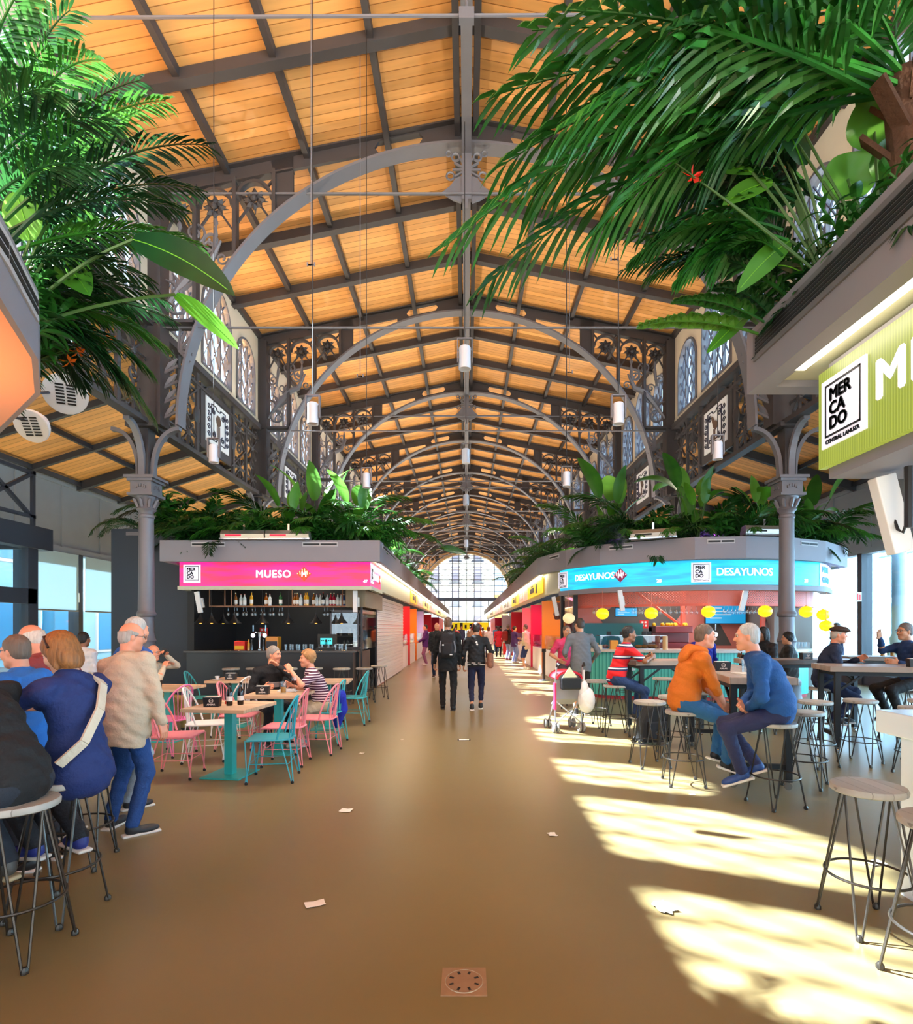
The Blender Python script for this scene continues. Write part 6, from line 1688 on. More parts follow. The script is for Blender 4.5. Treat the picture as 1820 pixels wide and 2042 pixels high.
def hairmat(c, amt=.5):
    nm = 'hair ' + c
    if nm in MATS: return MATS[nm]
    m = mat(nm, c, .6, var=(1, amt), bump=(1, .5)); nt = m.node_tree
    tc = [n for n in nt.nodes if n.type == 'TEX_COORD'][0]; mp = nt.nodes.new('ShaderNodeMapping'); mp.inputs['Scale'].default_value = (75, 75, 9)
    nt.links.new(tc.outputs['Object'], mp.inputs[0])
    for n in nt.nodes:
        if n.type == 'TEX_NOISE': nt.links.new(mp.outputs[0], n.inputs['Vector'])
    return m
PEOPLE = []
def person(label, x, y, yaw, H=1.72, z0=0.0, hip=None, lean=0, slouch=0, side=0, twist=0, head=(0, 0, 0), hl=None, hr=None, el=(-.5, -.6, -.6), er=(.5, -.6, -.6),
           fl=(-.1, 0, 0, 8), fr=(.1, 0, 0, -8), kl=(-.15, 1, .1), kr=(.15, 1, .1), skin='fair', top='#333333', sleeve='long', hem=.1, bottom='#223355', legs='long', shoes='#1a1a1c', sole='#e8e6e2',
           hair='short', hcol='#4a3a30', belly=1.0, w=1.0, det=1, topmat=None, coat=None, curl=.55, glasses=False, palm=None, extra=None, puff=0.0, collar=True):
    s = H / 1.75; hip = hip if hip is not None else .93 * s
    r = thing('person', label, 'person', (x, y, z0), R(yaw - 90), None)
    h_b = (.009, .012, .018)[det]; h_f = (.0048, .008, .014)[det]
    V3 = Vector
    Hc = V3((0, 0, hip))
    def spine(a): return V3((math.sin(R(side)), math.sin(R(a)) * math.cos(R(side)), math.cos(R(a)) * math.cos(R(side))))
    u0 = spine(lean); u1 = spine(lean + slouch * .5); u2 = spine(lean + slouch)
    wst = Hc + u0 * .13 * s; chs = wst + u1 * .2 * s; nck = chs + u2 * .185 * s
    X = V3((math.cos(R(twist)), math.sin(R(twist)), 0)); X = (X - u2 * X.dot(u2)).normalized(); Yf = u2.cross(X)
    Mt = np.array([list(X), list(Yf), list(u2)]).T
    Mh = np.array([[1, 0, 0], list(u0.cross(V3((1, 0, 0))).normalized()), list(u0)]).T
    sw = .178 * s * w
    shl = nck - X * sw - u2 * .05 * s; shr = nck + X * sw - u2 * .05 * s
    hd = (u2 * .6 + V3((0, 0, 1)) * .7).normalized()
    hy, hp, hro = head
    HM = (Matrix.Rotation(R(hy), 3, 'Z') @ Matrix.Rotation(R(-hp), 3, 'X') @ Matrix.Rotation(R(hro), 3, 'Y'))
    hc = nck + hd * .1 * s + HM @ V3((0, .022, .085)) * s
    def hpnt(a, b, c): return hc + HM @ V3((a, b, c)) * (s * .96)
    HMn = np.array(HM)
    ua, fa, ha = .285 * s, .255 * s, .185 * s
    hl = V3(hl) if hl else V3((-.235 * s, .04, hip - .1 * s)); hr = V3(hr) if hr else V3((.235 * s, .04, hip - .1 * s))
    eL, wL = ik(shl, hl, ua, fa, el); eR, wR = ik(shr, hr, ua, fa, er)
    hx = .088 * s
    hjl = Hc + V3((-hx, 0, -.02)); hjr = Hc + V3((hx, 0, -.02))
    aL = V3(fl[:3]) + V3((0, -.02, .085 * s)); aR = V3(fr[:3]) + V3((0, -.02, .085 * s))
    kL, aL = ik(hjl, aL, .435 * s, .425 * s, kl); kR, aR = ik(hjr, aR, .435 * s, .425 * s, kr)
    # ---- body
    B = Field(h_b)
    B.ell(chs, (.13 * s * w, .085 * s, .16 * s), Mt, .05); B.ell(wst, (.125 * s * w, .085 * s * belly, .14 * s), Mt, .05); B.ell(Hc, (.135 * s * w, .095 * s, .11 * s), Mh, .05)
    B.cap(shl, shr, .045 * s, None, .05); B.cap(nck - u2 * .06, nck + hd * .06 * s, .055 * s, .05 * s, .04)
    for sh, e, wr in ((shl, eL, wL), (shr, eR, wR)):
        B.cap(sh, e, .046 * s, .037 * s, .03); B.cap(e, e + (wr - e) * .35, .037 * s, .038 * s, .02); B.cap(e + (wr - e) * .35, wr, .038 * s, .025 * s, .02)
    lk = 1 if legs == 'shorts' else .8
    for hj, k_, an in ((hjl, kL, aL), (hjr, kR, aR)):
        B.cap(hj, k_, .07 * s * lk, .05 * s * lk, .03); c_ = k_ + (an - k_) * .3; B.cap(k_, c_, .047 * s * lk, .05 * s * lk, .03); B.cap(c_, an, .05 * s * lk, .033 * s, .03)
    HF = Field(h_f); q = s * .96
    HF.ell(hpnt(0, -.012, .03), (.074 * q, .094 * q, .092 * q), HMn, .03); HF.ell(hpnt(0, .026, -.045), (.056 * q, .062 * q, .072 * q), HMn, .04)
    HF.ell(hpnt(0, .064, -.1), (.026 * q, .02 * q, .02 * q), HMn, .03); HF.cap(hpnt(-.045, 0, -.07), hpnt(0, .055, -.1), .022 * q, .02 * q, .03); HF.cap(hpnt(.045, 0, -.07), hpnt(0, .055, -.1), .022 * q, .02 * q, .03)
    HF.ell(hpnt(0, .074, .026), (.05 * q, .018 * q, .014 * q), HMn, .02)
    HF.cap(hpnt(0, .085, .012), hpnt(0, .108, -.026), .008 * q, .012 * q, .014); HF.cap(hpnt(-.012, .092, -.032), hpnt(.012, .092, -.032), .009 * q, None, .01)
    for sg in (-1, 1):
        HF.ell(hpnt(sg * .036, .06, -.03), .026 * q, None, .03)
        HF.ell(hpnt(sg * .031, .096, .006), (.016 * q, .016 * q, .011 * q), HMn, .012, True)
        HF.ell(hpnt(sg * .075, -.008, -.008), (.009 * q, .018 * q, .031 * q), HMn, .008)
    HF.ell(hpnt(0, .086, -.064), (.022 * q, .01 * q, .006 * q), HMn, .008); HF.ell(hpnt(0, .085, -.077), (.019 * q, .01 * q, .007 * q), HMn, .008)
    HF.cap(hpnt(0, -.03, -.05), nck - u2 * .05, .055 * q, .06 * q, .03)
    fields = [B, HF]
    for sg, e, wr, in ((-1, eL, wL), (1, eR, wR)):
        d = (wr - e).normalized(); n = V3((-sg, 0, 0)) if palm is None or palm.get(sg) is None else V3(palm[sg])
        n = (n - d * n.dot(d)); n = n.normalized() if n.length > .05 else d.orthogonal()
        t = d.cross(n) * 1.0                                   # across the palm
        th = t if t.dot(V3((0, 1, .3))) > 0 else -t            # thumb side
        G = Field((.0042, .007, .014)[det]); c = wr + d * .05 * s
        MM = np.array([list(th), list(n), list(d)]).T
        G.cap(e + (wr - e) * .8, wr, .028 * s, .025 * s, .01); G.rbox(c, (.038 * s, .014 * s, .048 * s), .012 * s, MM, .014)
        for i, (off, L) in enumerate(((.03, .074), (.0105, .083), (-.0095, .077), (-.029, .06))):
            b0 = c + th * off * s + d * .045 * s; spread = th * (off * .5)
            d1 = (d * math.cos(curl * .6) + n * math.sin(curl * .6) + spread * 2).normalized(); d2 = (d * math.cos(curl * 1.6) + n * math.sin(curl * 1.6)).normalized(); d3 = (d * math.cos(curl * 2.3) + n * math.sin(curl * 2.3)).normalized()
            p1 = b0 + d1 * L * .48 * s; p2 = p1 + d2 * L * .3 * s; p3 = p2 + d3 * L * .22 * s
            G.cap(b0, p1, .0092 * s, .0084 * s, .005); G.cap(p1, p2, .0084 * s, .0078 * s, .004); G.cap(p2, p3, .0078 * s, .0068 * s, .004)
        b0 = wr + d * .022 * s + th * .03 * s; p1 = b0 + (th * .75 + d * .6 + n * .3).normalized() * .038 * s; p2 = p1 + (th * .25 + d * .85 + n * .4).normalized() * .032 * s
        G.cap(b0 - th * .012, p1, .015 * s, .0105 * s, .01); G.cap(p1, p2, .0105 * s, .008 * s, .004)
        fields.append(G)
    sdf_object('body', fields, SKIN[skin], r)
    # ---- face details
    if det < 2:
        e = MB(); pu = MB(); br = MB()
        for sg in (-1, 1):
            e.sph(hpnt(sg * .031, .0785, .006), .0115 * q, 10, 8)
            pu.sph(hpnt(sg * .031, .0885, .005), (.0056 * q,) * 3, 8, 6)
            br.tube([hpnt(sg * .014, .094, .026), hpnt(sg * .032, .093, .031), hpnt(sg * .052, .08, .024)], .0035 * q, 5)
        eo = e.build('eyes', mat('eye white', '#c8beb6', .2), r); pu.build('pupils', mat('pupil', '#1e1410', .2), eo)
        br.build('eyebrows', hairmat(hcol), r)
        lp = MB(); lp.tube([hpnt(-.021, .088, -.07), hpnt(-.008, .0965, -.069), hpnt(.008, .0965, -.069), hpnt(.021, .088, -.07)], .0035 * q, 5); lp.build('lips', mat('lips', '#a8584c', .5), r)
    if glasses:
        g = MB()
        for sg in (-1, 1): g.tube([hpnt(sg * (.033 + .021 * math.cos(a)), .103, .004 + .017 * math.sin(a)) for a in [PI * 2 * i / 12 for i in range(12)]], .0018, 4, closed=True); g.tube([hpnt(sg * .054, .1, .01), hpnt(sg * .078, .02, .012), hpnt(sg * .079, -.015, .002)], .002, 4)
        g.bar(hpnt(-.012, .105, .008), hpnt(.012, .105, .008), .003, .003); g.build('glasses', M_BLACK, r, 0)
    # ---- hair
    if hair != 'none':
        A = Field((.006, .009, .016)[det]); inv = np.linalg.inv(HMn)
        def loc(Xg, Yg, Zg):
            x_, y_, z_ = (Xg - hc.x) / q, (Yg - hc.y) / q, (Zg - hc.z) / q
            return [inv[i, 0] * x_ + inv[i, 1] * y_ + inv[i, 2] * z_ for i in range(3)]
        thick = {'short': 0.004, 'crop': 0.0, 'ring': 0.003, 'bob': .016, 'curly': .018, 'bun': .006, 'long': .01}[hair]
        A.ell(hpnt(0, -.018, .036), ((.079 + thick) * q, (.096 + thick) * q, (.094 + thick) * q), HMn, .02)
        if hair in ('short', 'crop', 'ring', 'curly', 'bun', 'long'): A.ell(hpnt(0, -.05, -.03), (.068 * q, .055 * q, .055 * q), HMn, .03)
        if hair in ('bob', 'long'):
            A.ell(hpnt(0, -.045, -.05), (.092 * q, .075 * q, .1 * q), HMn, .03); A.cap(hpnt(-.075, .0, .0), hpnt(-.078, .01, -.1), .026 * q, .02 * q, .02); A.cap(hpnt(.075, .0, .0), hpnt(.078, .01, -.1), .026 * q, .02 * q, .02)
        if hair == 'long': A.cap(hpnt(0, -.07, -.06), hpnt(0, -.09, -.26), .06 * q, .035 * q, .03)
        if hair == 'bun': A.ell(hpnt(0, -.115, .03), .045 * q, None, .02)
        low = {'bob': -.14, 'long': -.4}.get(hair, -.085)
        def hairline(Xg, Yg, Zg):
            a, b_, c_ = loc(Xg, Yg, Zg)
            d = (b_ * .78 - c_ * .62 - .016) * q
            if hair in ('bob', 'long'): d = np.maximum((b_ * .8 - c_ * .3 - .04), (b_ - .075)) * q
            d = np.maximum(d, (low - c_) * q)
            if hair == 'ring': d = np.maximum(d, (c_ + .25 * np.abs(b_ + .03) - .055) * q)
            return d
        A.cuts.append(hairline)
        am = {'curly': .006}.get(hair, .0022)
        A.fold = lambda Xg, Yg, Zg: am * np.sin(Xg * 210 + 3 * np.sin(Zg * 60)) * np.sin(Yg * 180 + 2 * np.sin(Xg * 70)) + .0 * Zg
        sdf_object('hair', [A], hairmat(hcol), r)
    # ---- top
    T = Field(h_b); e_ = .012 + puff
    T.ell(chs, (.158 * s * w + puff, .108 * s + e_, .185 * s), Mt, .06); T.ell(wst + Yf * .02 * (belly - 1) * 2, (.15 * s * w + puff, (.1 * belly) * s + e_, .16 * s), Mt, .06)
    T.ell(Hc + u0 * .02, (.163 * s * w + puff, .122 * s + e_ + .03 * (belly - 1), .12 * s + hem * .4), Mh, .05)
    T.cap(shl - u2 * .01, shr - u2 * .01, .062 * s + puff * .5, None, .06); T.cap(nck - u2 * .05, nck + hd * .012 * s, .088 * s, .066 * s, .05)
    for a_, b_ in ((shl, nck), (shr, nck)): T.cap(a_, b_ - u2 * .01, .058 * s + puff * .4, .055 * s, .05)
    if coat:
        fr_ = V3((0, 0, -1)) if coat > 0 else -u0
        T.cap(Hc, Hc + V3((-.04, -.03, -abs(coat))), .145 * s, .15 * s, .05); T.cap(Hc, Hc + V3((.04, -.03, -abs(coat))), .145 * s, .15 * s, .05)
    for sh, e, wr in ((shl, eL, wL), (shr, eR, wR)):
        T.cap(sh, e, .062 * s + puff * .6, .05 * s + puff * .6, .035) if sleeve != 'none' else None
        if sleeve == 'long': T.cap(e, wr - (wr - e) * .03, .049 * s + puff * .6, .036 * s + puff * .5, .02)
        elif sleeve == 'pushed': T.cap(e, e + (wr - e) * .35, .05 * s, .046 * s, .02)
        elif sleeve == 'short': T.P.pop(); T.cap(sh, sh + (e - sh) * .72, .064 * s, .058 * s, .03)
    if not coat and hip > .75 and fl[2] < .05:
        T.ell(Hc, (.18 * s * w + puff, .132 * s * (.6 + .4 * belly) + e_, .55 * s), None, .05)
        zc = Hc.z - .05 - hem
        T.cuts.append(lambda Xg, Yg, Zg: zc + .012 * np.sin(Xg * 14 + 1) - Zg + 0 * Yg)
    ph = x * 3.1
    T.fold = lambda Xg, Yg, Zg: .0058 * np.sin(Zg * 46 + 5 * np.sin(Xg * 11 + ph) + Yg * 18) * np.sin(Xg * 17 + Zg * 9 + ph) + .002 * np.sin(Zg * 90 + Yg * 40 + ph)
    to = sdf_object('jacket' if puff or coat else 'top', [T], topmat or cloth(top), r)
    if collar and det < 2:
        C = Field(h_f * 1.3); c0 = nck + hd * .005
        for i in range(12):
            a = 2 * PI * i / 12; pa = c0 + (X * math.cos(a) * .062 + Yf * math.sin(a) * .062) * s; a2 = 2 * PI * (i + 1) / 12; pb = c0 + (X * math.cos(a2) * .062 + Yf * math.sin(a2) * .062) * s
            C.cap(pa, pb, .015 * s, None, .01)
        sdf_object('collar', [C], topmat or cloth(top), r)
    # ---- bottom
    L_ = Field(h_b)
    L_.ell(Hc + V3((0, -.01, -.01)), (.158 * s * w, .115 * s, .115 * s), Mh, .05)
    for hj, k_, an in ((hjl, kL, aL), (hjr, kR, aR)):
        L_.cap(hj, k_, .092 * s, .066 * s, .045)
        if legs == 'long': L_.cap(k_, an + (k_ - an).normalized() * .01, .064 * s, .053 * s, .03)
        elif legs == 'slim': L_.cap(k_, an + (k_ - an).normalized() * .02, .06 * s, .044 * s, .03)
        elif legs == 'capri': L_.cap(k_, k_ + (an - k_) * .72, .06 * s, .05 * s, .03)
        elif legs == 'shorts': L_.P.pop(); L_.cap(hj, hj + (k_ - hj) * .95, .095 * s, .08 * s, .045)
    L_.fold = lambda Xg, Yg, Zg: .004 * np.sin(Zg * 60 + 6 * np.sin(Yg * 14 + ph) + Xg * 20) * np.sin(Yg * 23 + Zg * 7 + ph)
    sdf_object('trousers' if legs != 'shorts' else 'shorts', [L_], cloth(bottom), r)
    # ---- shoes
    for an, ft, k_ in ((aL, fl, kL), (aR, fr, kR)):
        d = Matrix.Rotation(R(ft[3]), 3, 'Z') @ V3((0, 1, 0)); pit = ft[4] if len(ft) > 4 else 0
        d = V3((d.x, d.y, math.sin(R(pit)))).normalized(); up = V3((0, 0, 1)); sd = d.cross(up).normalized(); up = sd.cross(d).normalized()
        MM = np.array([list(sd), list(d), list(up)]).T
        c = an - up * .045 * s + d * .055 * s
        S = Field((.006, .009, .016)[det])
        S.ell(c + d * .05 * s - up * .005, (.046 * s, .095 * s, .036 * s), MM, .03); S.ell(c - d * .055 * s + up * .01, (.039 * s, .055 * s, .045 * s), MM, .03); S.cap(an - up * .03, an + up * .01, .042 * s, .043 * s, .02)
        so = sdf_object('shoe', [S], cloth(shoes, .5, .1), r)
        if det < 2:
            Q = Field((.006, .008, .016)[det]); Q.rbox(c + d * .01 * s - up * .033 * s, (.045 * s, .142 * s, .012 * s), .011 * s, MM, .01); sdf_object('sole', [Q], cloth(sole, .6, .05), so)
    ctx = dict(r=r, s=s, nck=nck, chs=chs, wst=wst, Hc=Hc, X=X, Y=Yf, u=u2, hp=hpnt, hc=hc, HM=HM, wL=wL, wR=wR, eL=eL, eR=eR, shl=shl, shr=shr, Mt=Mt, HMn=HMn, q=q, h=h_b)
    if extra: extra(ctx)
    return r
def sdf_part(name, c, m, build, h=None, parent=None):
    f = Field(h or c['h']); build(f); return sdf_object(name, [f], m, parent or c['r'])
def cap_extra(col):
    def fn(c):
        hp = c['hp']; q = c['q']
        def b(f):
            f.ell(hp(0, .005, .078), (.1 * q, .128 * q, .052 * q), c['HMn'], .02); f.ell(hp(0, .1, .058), (.07 * q, .055 * q, .016 * q), c['HMn'], .03)
        sdf_part('flat_cap', c, cloth(col), b, .006)
    return fn
def hood_extra(col):
    def fn(c):
        n = c['nck']
        def b(f):
            for i in range(9):
                a = PI * (1.0 + i / 8); p = n + c['X'] * math.cos(a) * .1 + c['Y'] * math.sin(a) * .1 + c['u'] * (.03 - .035 * abs(math.sin(a)))
                if i: f.cap(o, p, .042, .042, .03)
                o = p
            f.ell(n - c['Y'] * .12 - c['u'] * .08, (.12, .05, .1), c['Mt'], .05)
        sdf_part('hood', c, cloth(col), b, .009)
    return fn
def backpack_extra(c1, c2, dots=True):
    def fn(c):
        n = c['chs']; Y = c['Y']; u = c['u']; X = c['X']
        bo = sdf_part('backpack', c, cloth(c1), lambda f: (f.rbox(n - Y * .2 - u * .06, (.15, .09, .24), .07, c['Mt'], .03), f.rbox(n - Y * .27 - u * .13, (.11, .06, .13), .05, c['Mt'], .02)), .011)
        st = MB()
        for sg in (-1, 1): st.tube([n + X * sg * .1 - Y * .14 + u * .16, n + X * sg * .115 + u * .255 - Y * .02, n + X * sg * .12 + Y * .13 + u * .1, n + X * sg * .13 + Y * .1 - u * .12], .022, 6)
        st.tube([n + X * -.05 - Y * .2 + u * .18, n - Y * .2 + u * .24, n + X * .05 - Y * .2 + u * .18], .014, 6)
        st.build('strap', cloth(c2), bo)
        if dots:
            d = MB(); d.sph(n - Y * .335 - u * .06 - X * .08, .018, 8, 6); d.box(n - Y * .33 - u * .24 + X * .07, (.05, .01, .02)); d.build('patch', M_PAPER, bo)
            z = MB(); z.tube([n - Y * .3 + X * .125 + u * .02, n - Y * .27 + X * .145 - u * .1, n - Y * .27 + X * .14 - u * .2], .014, 6); z.tube([n - Y * .3 - X * .125 + u * .02, n - Y * .27 - X * .145 - u * .1, n - Y * .27 - X * .14 - u * .2], .014, 6); z.build('piping', cloth('#8a8a90'), bo)
    return fn

# ---------------------------------------------------------------- left group at the counter
person('person in black sweater sitting on the nearest left stool, head outside the picture', -2.2, 2.75, 172, 1.78, hip=.84, lean=22, slouch=22, hl=(-.2, .62, 1.1), hr=(.2, .6, 1.1), fl=(-.12, .22, .3, 10), fr=(.13, .2, .3, -10),
       top='#0b0b0e', bottom='#1d2430', shoes='#4a4844', sole='#a89878', hair='short', hcol='#3a3028', w=1.08, belly=1.15, hem=.12, collar=False)
hairmat('#8a5628', .95)
def bag_strap(c):
    m = MB(); n = c['nck']; Y = c['Y']; X = c['X']; u = c['u']
    pts = [n + X * .13 + u * .02 - Y * .02, n + X * .1 - Y * .115 - u * .06, n + X * .0 - Y * .165 - u * .2, n - X * .12 - Y * .15 - u * .36, n - X * .2 - Y * .05 - u * .45]
    for a, b in zip(pts, pts[1:]): m.bar(a, b, .05, .014, up=-Y)
    m.build('bag_strap', cloth('#cfc4b0'), c['r'], 0)
    k = MB(); k.tube([c['hp'](-.1, -.02, .03), c['hp'](-.07, .0, .115), c['hp'](.07, .0, .115), c['hp'](.1, -.02, .03)], .008, 6); k.build('hair_clip', M_BLACK, c['r'])
person('woman in navy raincoat with cream bag strap and streaked brown bob on a stool', -2.2, 3.2, 168, 1.6, hip=.82, lean=-2, slouch=14, head=(8, 26, 0), hl=(-.22, .5, 1.08), hr=(.2, .48, 1.1), fl=(-.09, .2, .3, 8), fr=(.1, .1, .28, -20),
       top='#12275e', coat=.06, bottom='#14151c', shoes='#23307a', sole='#e8e4de', hair='bob', hcol='#8a5628', puff=.012, extra=bag_strap)
person('woman in bright blue jacket with short grey brown hair at the left edge', -2.86, 3.78, 178, 1.55, lean=8, slouch=12, head=(-4, 6, 0), hl=(-.2, .4, 1.05), hr=(.2, .42, 1.05), top='#1e6fc4', bottom='#20242e', hair='short', hcol='#6a584a', skin='ruddy', puff=.015, glasses=True)
person('bald elderly man looking down behind the woman in the navy raincoat', -3.08, 4.35, 182, 1.66, lean=12, slouch=16, head=(0, 28, 0), hl=(-.2, .4, 1.05), hr=(.2, .42, 1.05), top='#8a3a3c', bottom='#2a2c34', hair='ring', hcol='#d8d0c4', skin='ruddy', glasses=True)
person('man in beige jacket and blue trousers standing with his back to the camera', -2.66, 4.42, 72, 1.64, lean=3, slouch=12, side=-9, head=(-30, 8, 0), hr=(.27, .1, .8), er=(.8, -.4, -.2), hl=(-.24, .16, .82), fl=(-.15, .02, 0, 14), fr=(.15, -.05, 0, -30), top='#c4b49c', hem=.16, bottom='#17417e', shoes='#23262c', hair='ring', hcol='#a8a098', skin='ruddy', glasses=True, w=1.06, belly=1.1, puff=.018)
person('grey haired man in blue jacket and pale jeans behind the beige jacket', -3.0, 5.0, 55, 1.68, lean=3, slouch=8, head=(10, 0, 0), top='#1b4f9c', bottom='#9fb4c4', shoes='#2a2a30', hair='short', hcol='#b8b4b0', skin='ruddy', puff=.015, belly=1.15)
person('person with black hair and white shirt far behind by the left windows', -5.55, 8.2, 80, 1.52, top='#d8dce4', bottom='#1c1e24', hair='short', hcol='#15120f', skin='brown', det=1)
# ---------------------------------------------------------------- cafe tables on the left
def phone(c):
    m = MB(); M = Matrix([[1, 0, 0], [0, .5, -.86], [0, .86, .5]]); p = c['wL'] + (c['wL'] - c['eL']).normalized() * .07 + c['X'] * .025
    m.box(p, (.012, .15, .07), M); m.build('phone', M_BLACK, c['r'], 0)
    def b(f):
        f.ell(c['chs'] - c['Y'] * .02, (.17, .125, .2), c['Mt'], .05); f.ell(c['wst'], (.165, .14, .16), c['Mt'], .05)
        f.cuts.append(lambda Xg, Yg, Zg: (Yg - c['chs'].y - .02) + 0 * (Xg + Zg))
    sdf_part('vest', c, cloth('#15161c'), b, .01)
person('bald man in vest with beige sleeves talking on a phone at a cafe table', -4.75, 8.5, 2, 1.68, hip=.54, lean=-4, slouch=14, head=(-14, 2, 0), hl=(-.06, .22, 1.16), el=(-.6, .4, -.5), hr=(.06, .24, 1.0), er=(.6, -.2, -.6), fl=(-.12, .48, 0, 5), fr=(.14, .42, 0, -8), top='#cdbfa8', bottom='#9a8048', shoes='#2a2018', hair='ring', hcol='#c8c0b8', skin='ruddy', glasses=True, belly=1.25, extra=phone, curl=1.0)
def snack(c):
    m = MB(); p = c['wL'] + (c['wL'] - c['eL']).normalized() * .12; m.sph(p, (.03, .02, .02), 8, 6); m.build('snack', mat('bread', '#c89048', .7), c['r'])
    t = MB(); n = c['chs'] + c['Y'] * .125 - c['u'] * .02; M = Matrix(c['Mt'].tolist()); t.box(n, (.16, .012, .07), M); t.build('chest_print', mat('print grey', '#a8a0a0', .7), c['r'], 0)
person('man in black jacket eating with one hand raised at the cafe table', -2.75, 7.9, -52, 1.72, hip=.54, lean=8, slouch=10, head=(38, 2, 0), hl=(-.02, .3, 1.06), el=(-.8, -.1, -.6), hr=(.18, .32, .78), fl=(-.12, .4, 0, 5), fr=(.14, .36, 0, -8), top='#121216', bottom='#151821', hair='short', hcol='#8a8078', skin='ruddy', belly=1.15, extra=snack, curl=.9, w=1.05)
M_POLO = stripes('plum striped polo', [(0, '#4a1a3a'), (.62, '#e8d8dc')], 'Z', .034, .8)
def jack(c):
    def b(f): f.cap(c['Hc'] + c['Vj'][0], c['Hc'] + c['Vj'][1], .08, .1, .05); f.cap(c['Hc'] + c['Vj'][1], c['Hc'] + c['Vj'][2], .1, .06, .05)
    c['Vj'] = (Vector((-.1, -.2, .12)), Vector((.02, -.22, -.08)), Vector((.1, -.2, -.3)))
    f_ = lambda f: b(f); o = sdf_part('draped_jacket', c, cloth('#1e2fae'), f_, .012)
person('woman in plum and white striped polo gesturing at the cafe table', -1.95, 7.75, 205, 1.66, hip=.54, lean=14, slouch=14, head=(0, 0, 0), hl=(-.2, .46, 1.02), el=(-.6, -.2, -.8), hr=(.14, .42, .8), fl=(-.1, .34, 0, 5), fr=(.12, .3, 0, -8), topmat=M_POLO, top='#4a1a3a', sleeve='short', bottom='#b8a88c', legs='shorts', shoes='#d8c8b8', hair='curly', hcol='#a87848', skin='ruddy', belly=1.2, curl=.9, extra=jack)
# ---------------------------------------------------------------- high tables on the right
person('man in orange hoodie and jeans sitting sideways on a stool', 2.2, 5.75, -8, 1.74, hip=.84, lean=4, slouch=26, head=(0, 4, 0), hl=(-.05, .36, .84), hr=(.06, .38, .82), el=(-.8, -.3, -.5), er=(.8, -.3, -.5), fl=(-.02, .34, .24, 20, -18), fr=(.06, .42, .17, -10, -18), kl=(-.3, 1, .3), kr=(.35, 1, .3), top='#cc6a12', sleeve='pushed', bottom='#1f5a8a', shoes='#1c1c20', hair='crop', hcol='#6a5648', skin='ruddy', belly=1.3, w=1.05, puff=.012, extra=hood_extra('#cc6a12'), hem=.12)
person('grey haired man in blue sweater and navy trousers sitting with crossed ankles', 2.76, 5.05, 158, 1.78, hip=.84, lean=2, slouch=34, head=(0, 2, 0), hl=(-.03, .22, .86), hr=(.0, .26, .9), el=(-.8, -.3, -.6), er=(.8, -.3, -.6), fl=(-.04, .3, .2, 8, -22), fr=(.02, .18, .27, -12, -25), kl=(-.3, 1, .35), kr=(.3, 1, .35), top='#0e4680', bottom='#1c2148', shoes='#1a3c78', sole='#d8cfc4', hair='crop', hcol='#b4b0ac', skin='ruddy', belly=1.35, w=1.1, puff=.012, hem=.12)
M_RUGBY = stripes('red striped polo', [(0, '#d8141c'), (.62, '#1a2150'), (.75, '#d8ecf4'), (.87, '#1a2150'), (.94, '#d8141c')], 'Z', .17, .8)
person('man in red and navy striped polo sitting at the high table holding a phone', 2.2, 8.35, 4, 1.7, hip=.84, lean=12, slouch=12, head=(-6, 2, 0), hl=(-.1, .52, 1.15), hr=(.12, .5, 1.15), el=(-.8, -.2, -.5), er=(.8, -.2, -.5), fl=(-.06, .34, .22, 8, -15), fr=(.08, .36, .17, -8, -15), topmat=M_RUGBY, top='#d8141c', sleeve='short', bottom='#17325c', shoes='#1a1a1e', hair='short', hcol='#0f0c0b', skin='brown', belly=1.15, hem=.14, curl=.9)
person('man in grey long sleeved shirt and black shorts standing behind the stroller', 2.08, 10.3, 96, 1.76, lean=2, slouch=6, head=(20, 0, 0), hl=(-.22, .25, 1.05), hr=(.3, .2, 1.0), top='#62666c', bottom='#0e0e12', legs='shorts', shoes='#2a2a2e', hair='crop', hcol='#3a2a20', skin='tan', det=1, w=1.05)
dup(s0, (1.95, 11.3, 0), .4, 'stool under the man in the pink tank top')
person('man in pink tank top facing the camera, half hidden by the grey shirt', 1.95, 11.3, 285, 1.7, hip=.84, lean=6, slouch=8, sleeve='short', top='#e0406a', bottom='#4a4448', fl=(-.1, .3, .25, 5), fr=(.12, .3, .25, -5), hl=(-.22, .25, .9), hr=(.2, .2, .95), hair='crop', hcol='#5a4a40', skin='tan', det=1, shoes='#2a2a2e')
person('person in royal blue top sitting with back to the camera', 4.05, 9.6, 100, 1.66, hip=.84, lean=6, slouch=12, head=(-30, 0, 0), hl=(-.2, .4, 1.0), hr=(.22, .4, 1.0), fl=(-.1, .3, .25, 5), fr=(.12, .3, .25, -5), top='#1226a0', bottom='#1a1c26', hair='short', hcol='#1a120e', skin='tan', det=1)
person('woman in black jacket with dark hair facing left behind a high table', 5.05, 9.4, 190, 1.64, hip=.84, lean=8, slouch=12, hl=(-.2, .4, 1.1), hr=(.2, .4, 1.1), fl=(-.1, .3, .25, 5), fr=(.12, .3, .25, -5), top='#14151a', bottom='#17181c', hair='long', hcol='#120e0c', skin='brown', det=1, puff=.02)
person('person in dark furry jacket close behind the woman in black', 5.65, 9.95, 150, 1.5, top='#22211f', bottom='#17181c', hair='curly', hcol='#1a1512', skin='tan', det=1, puff=.03)
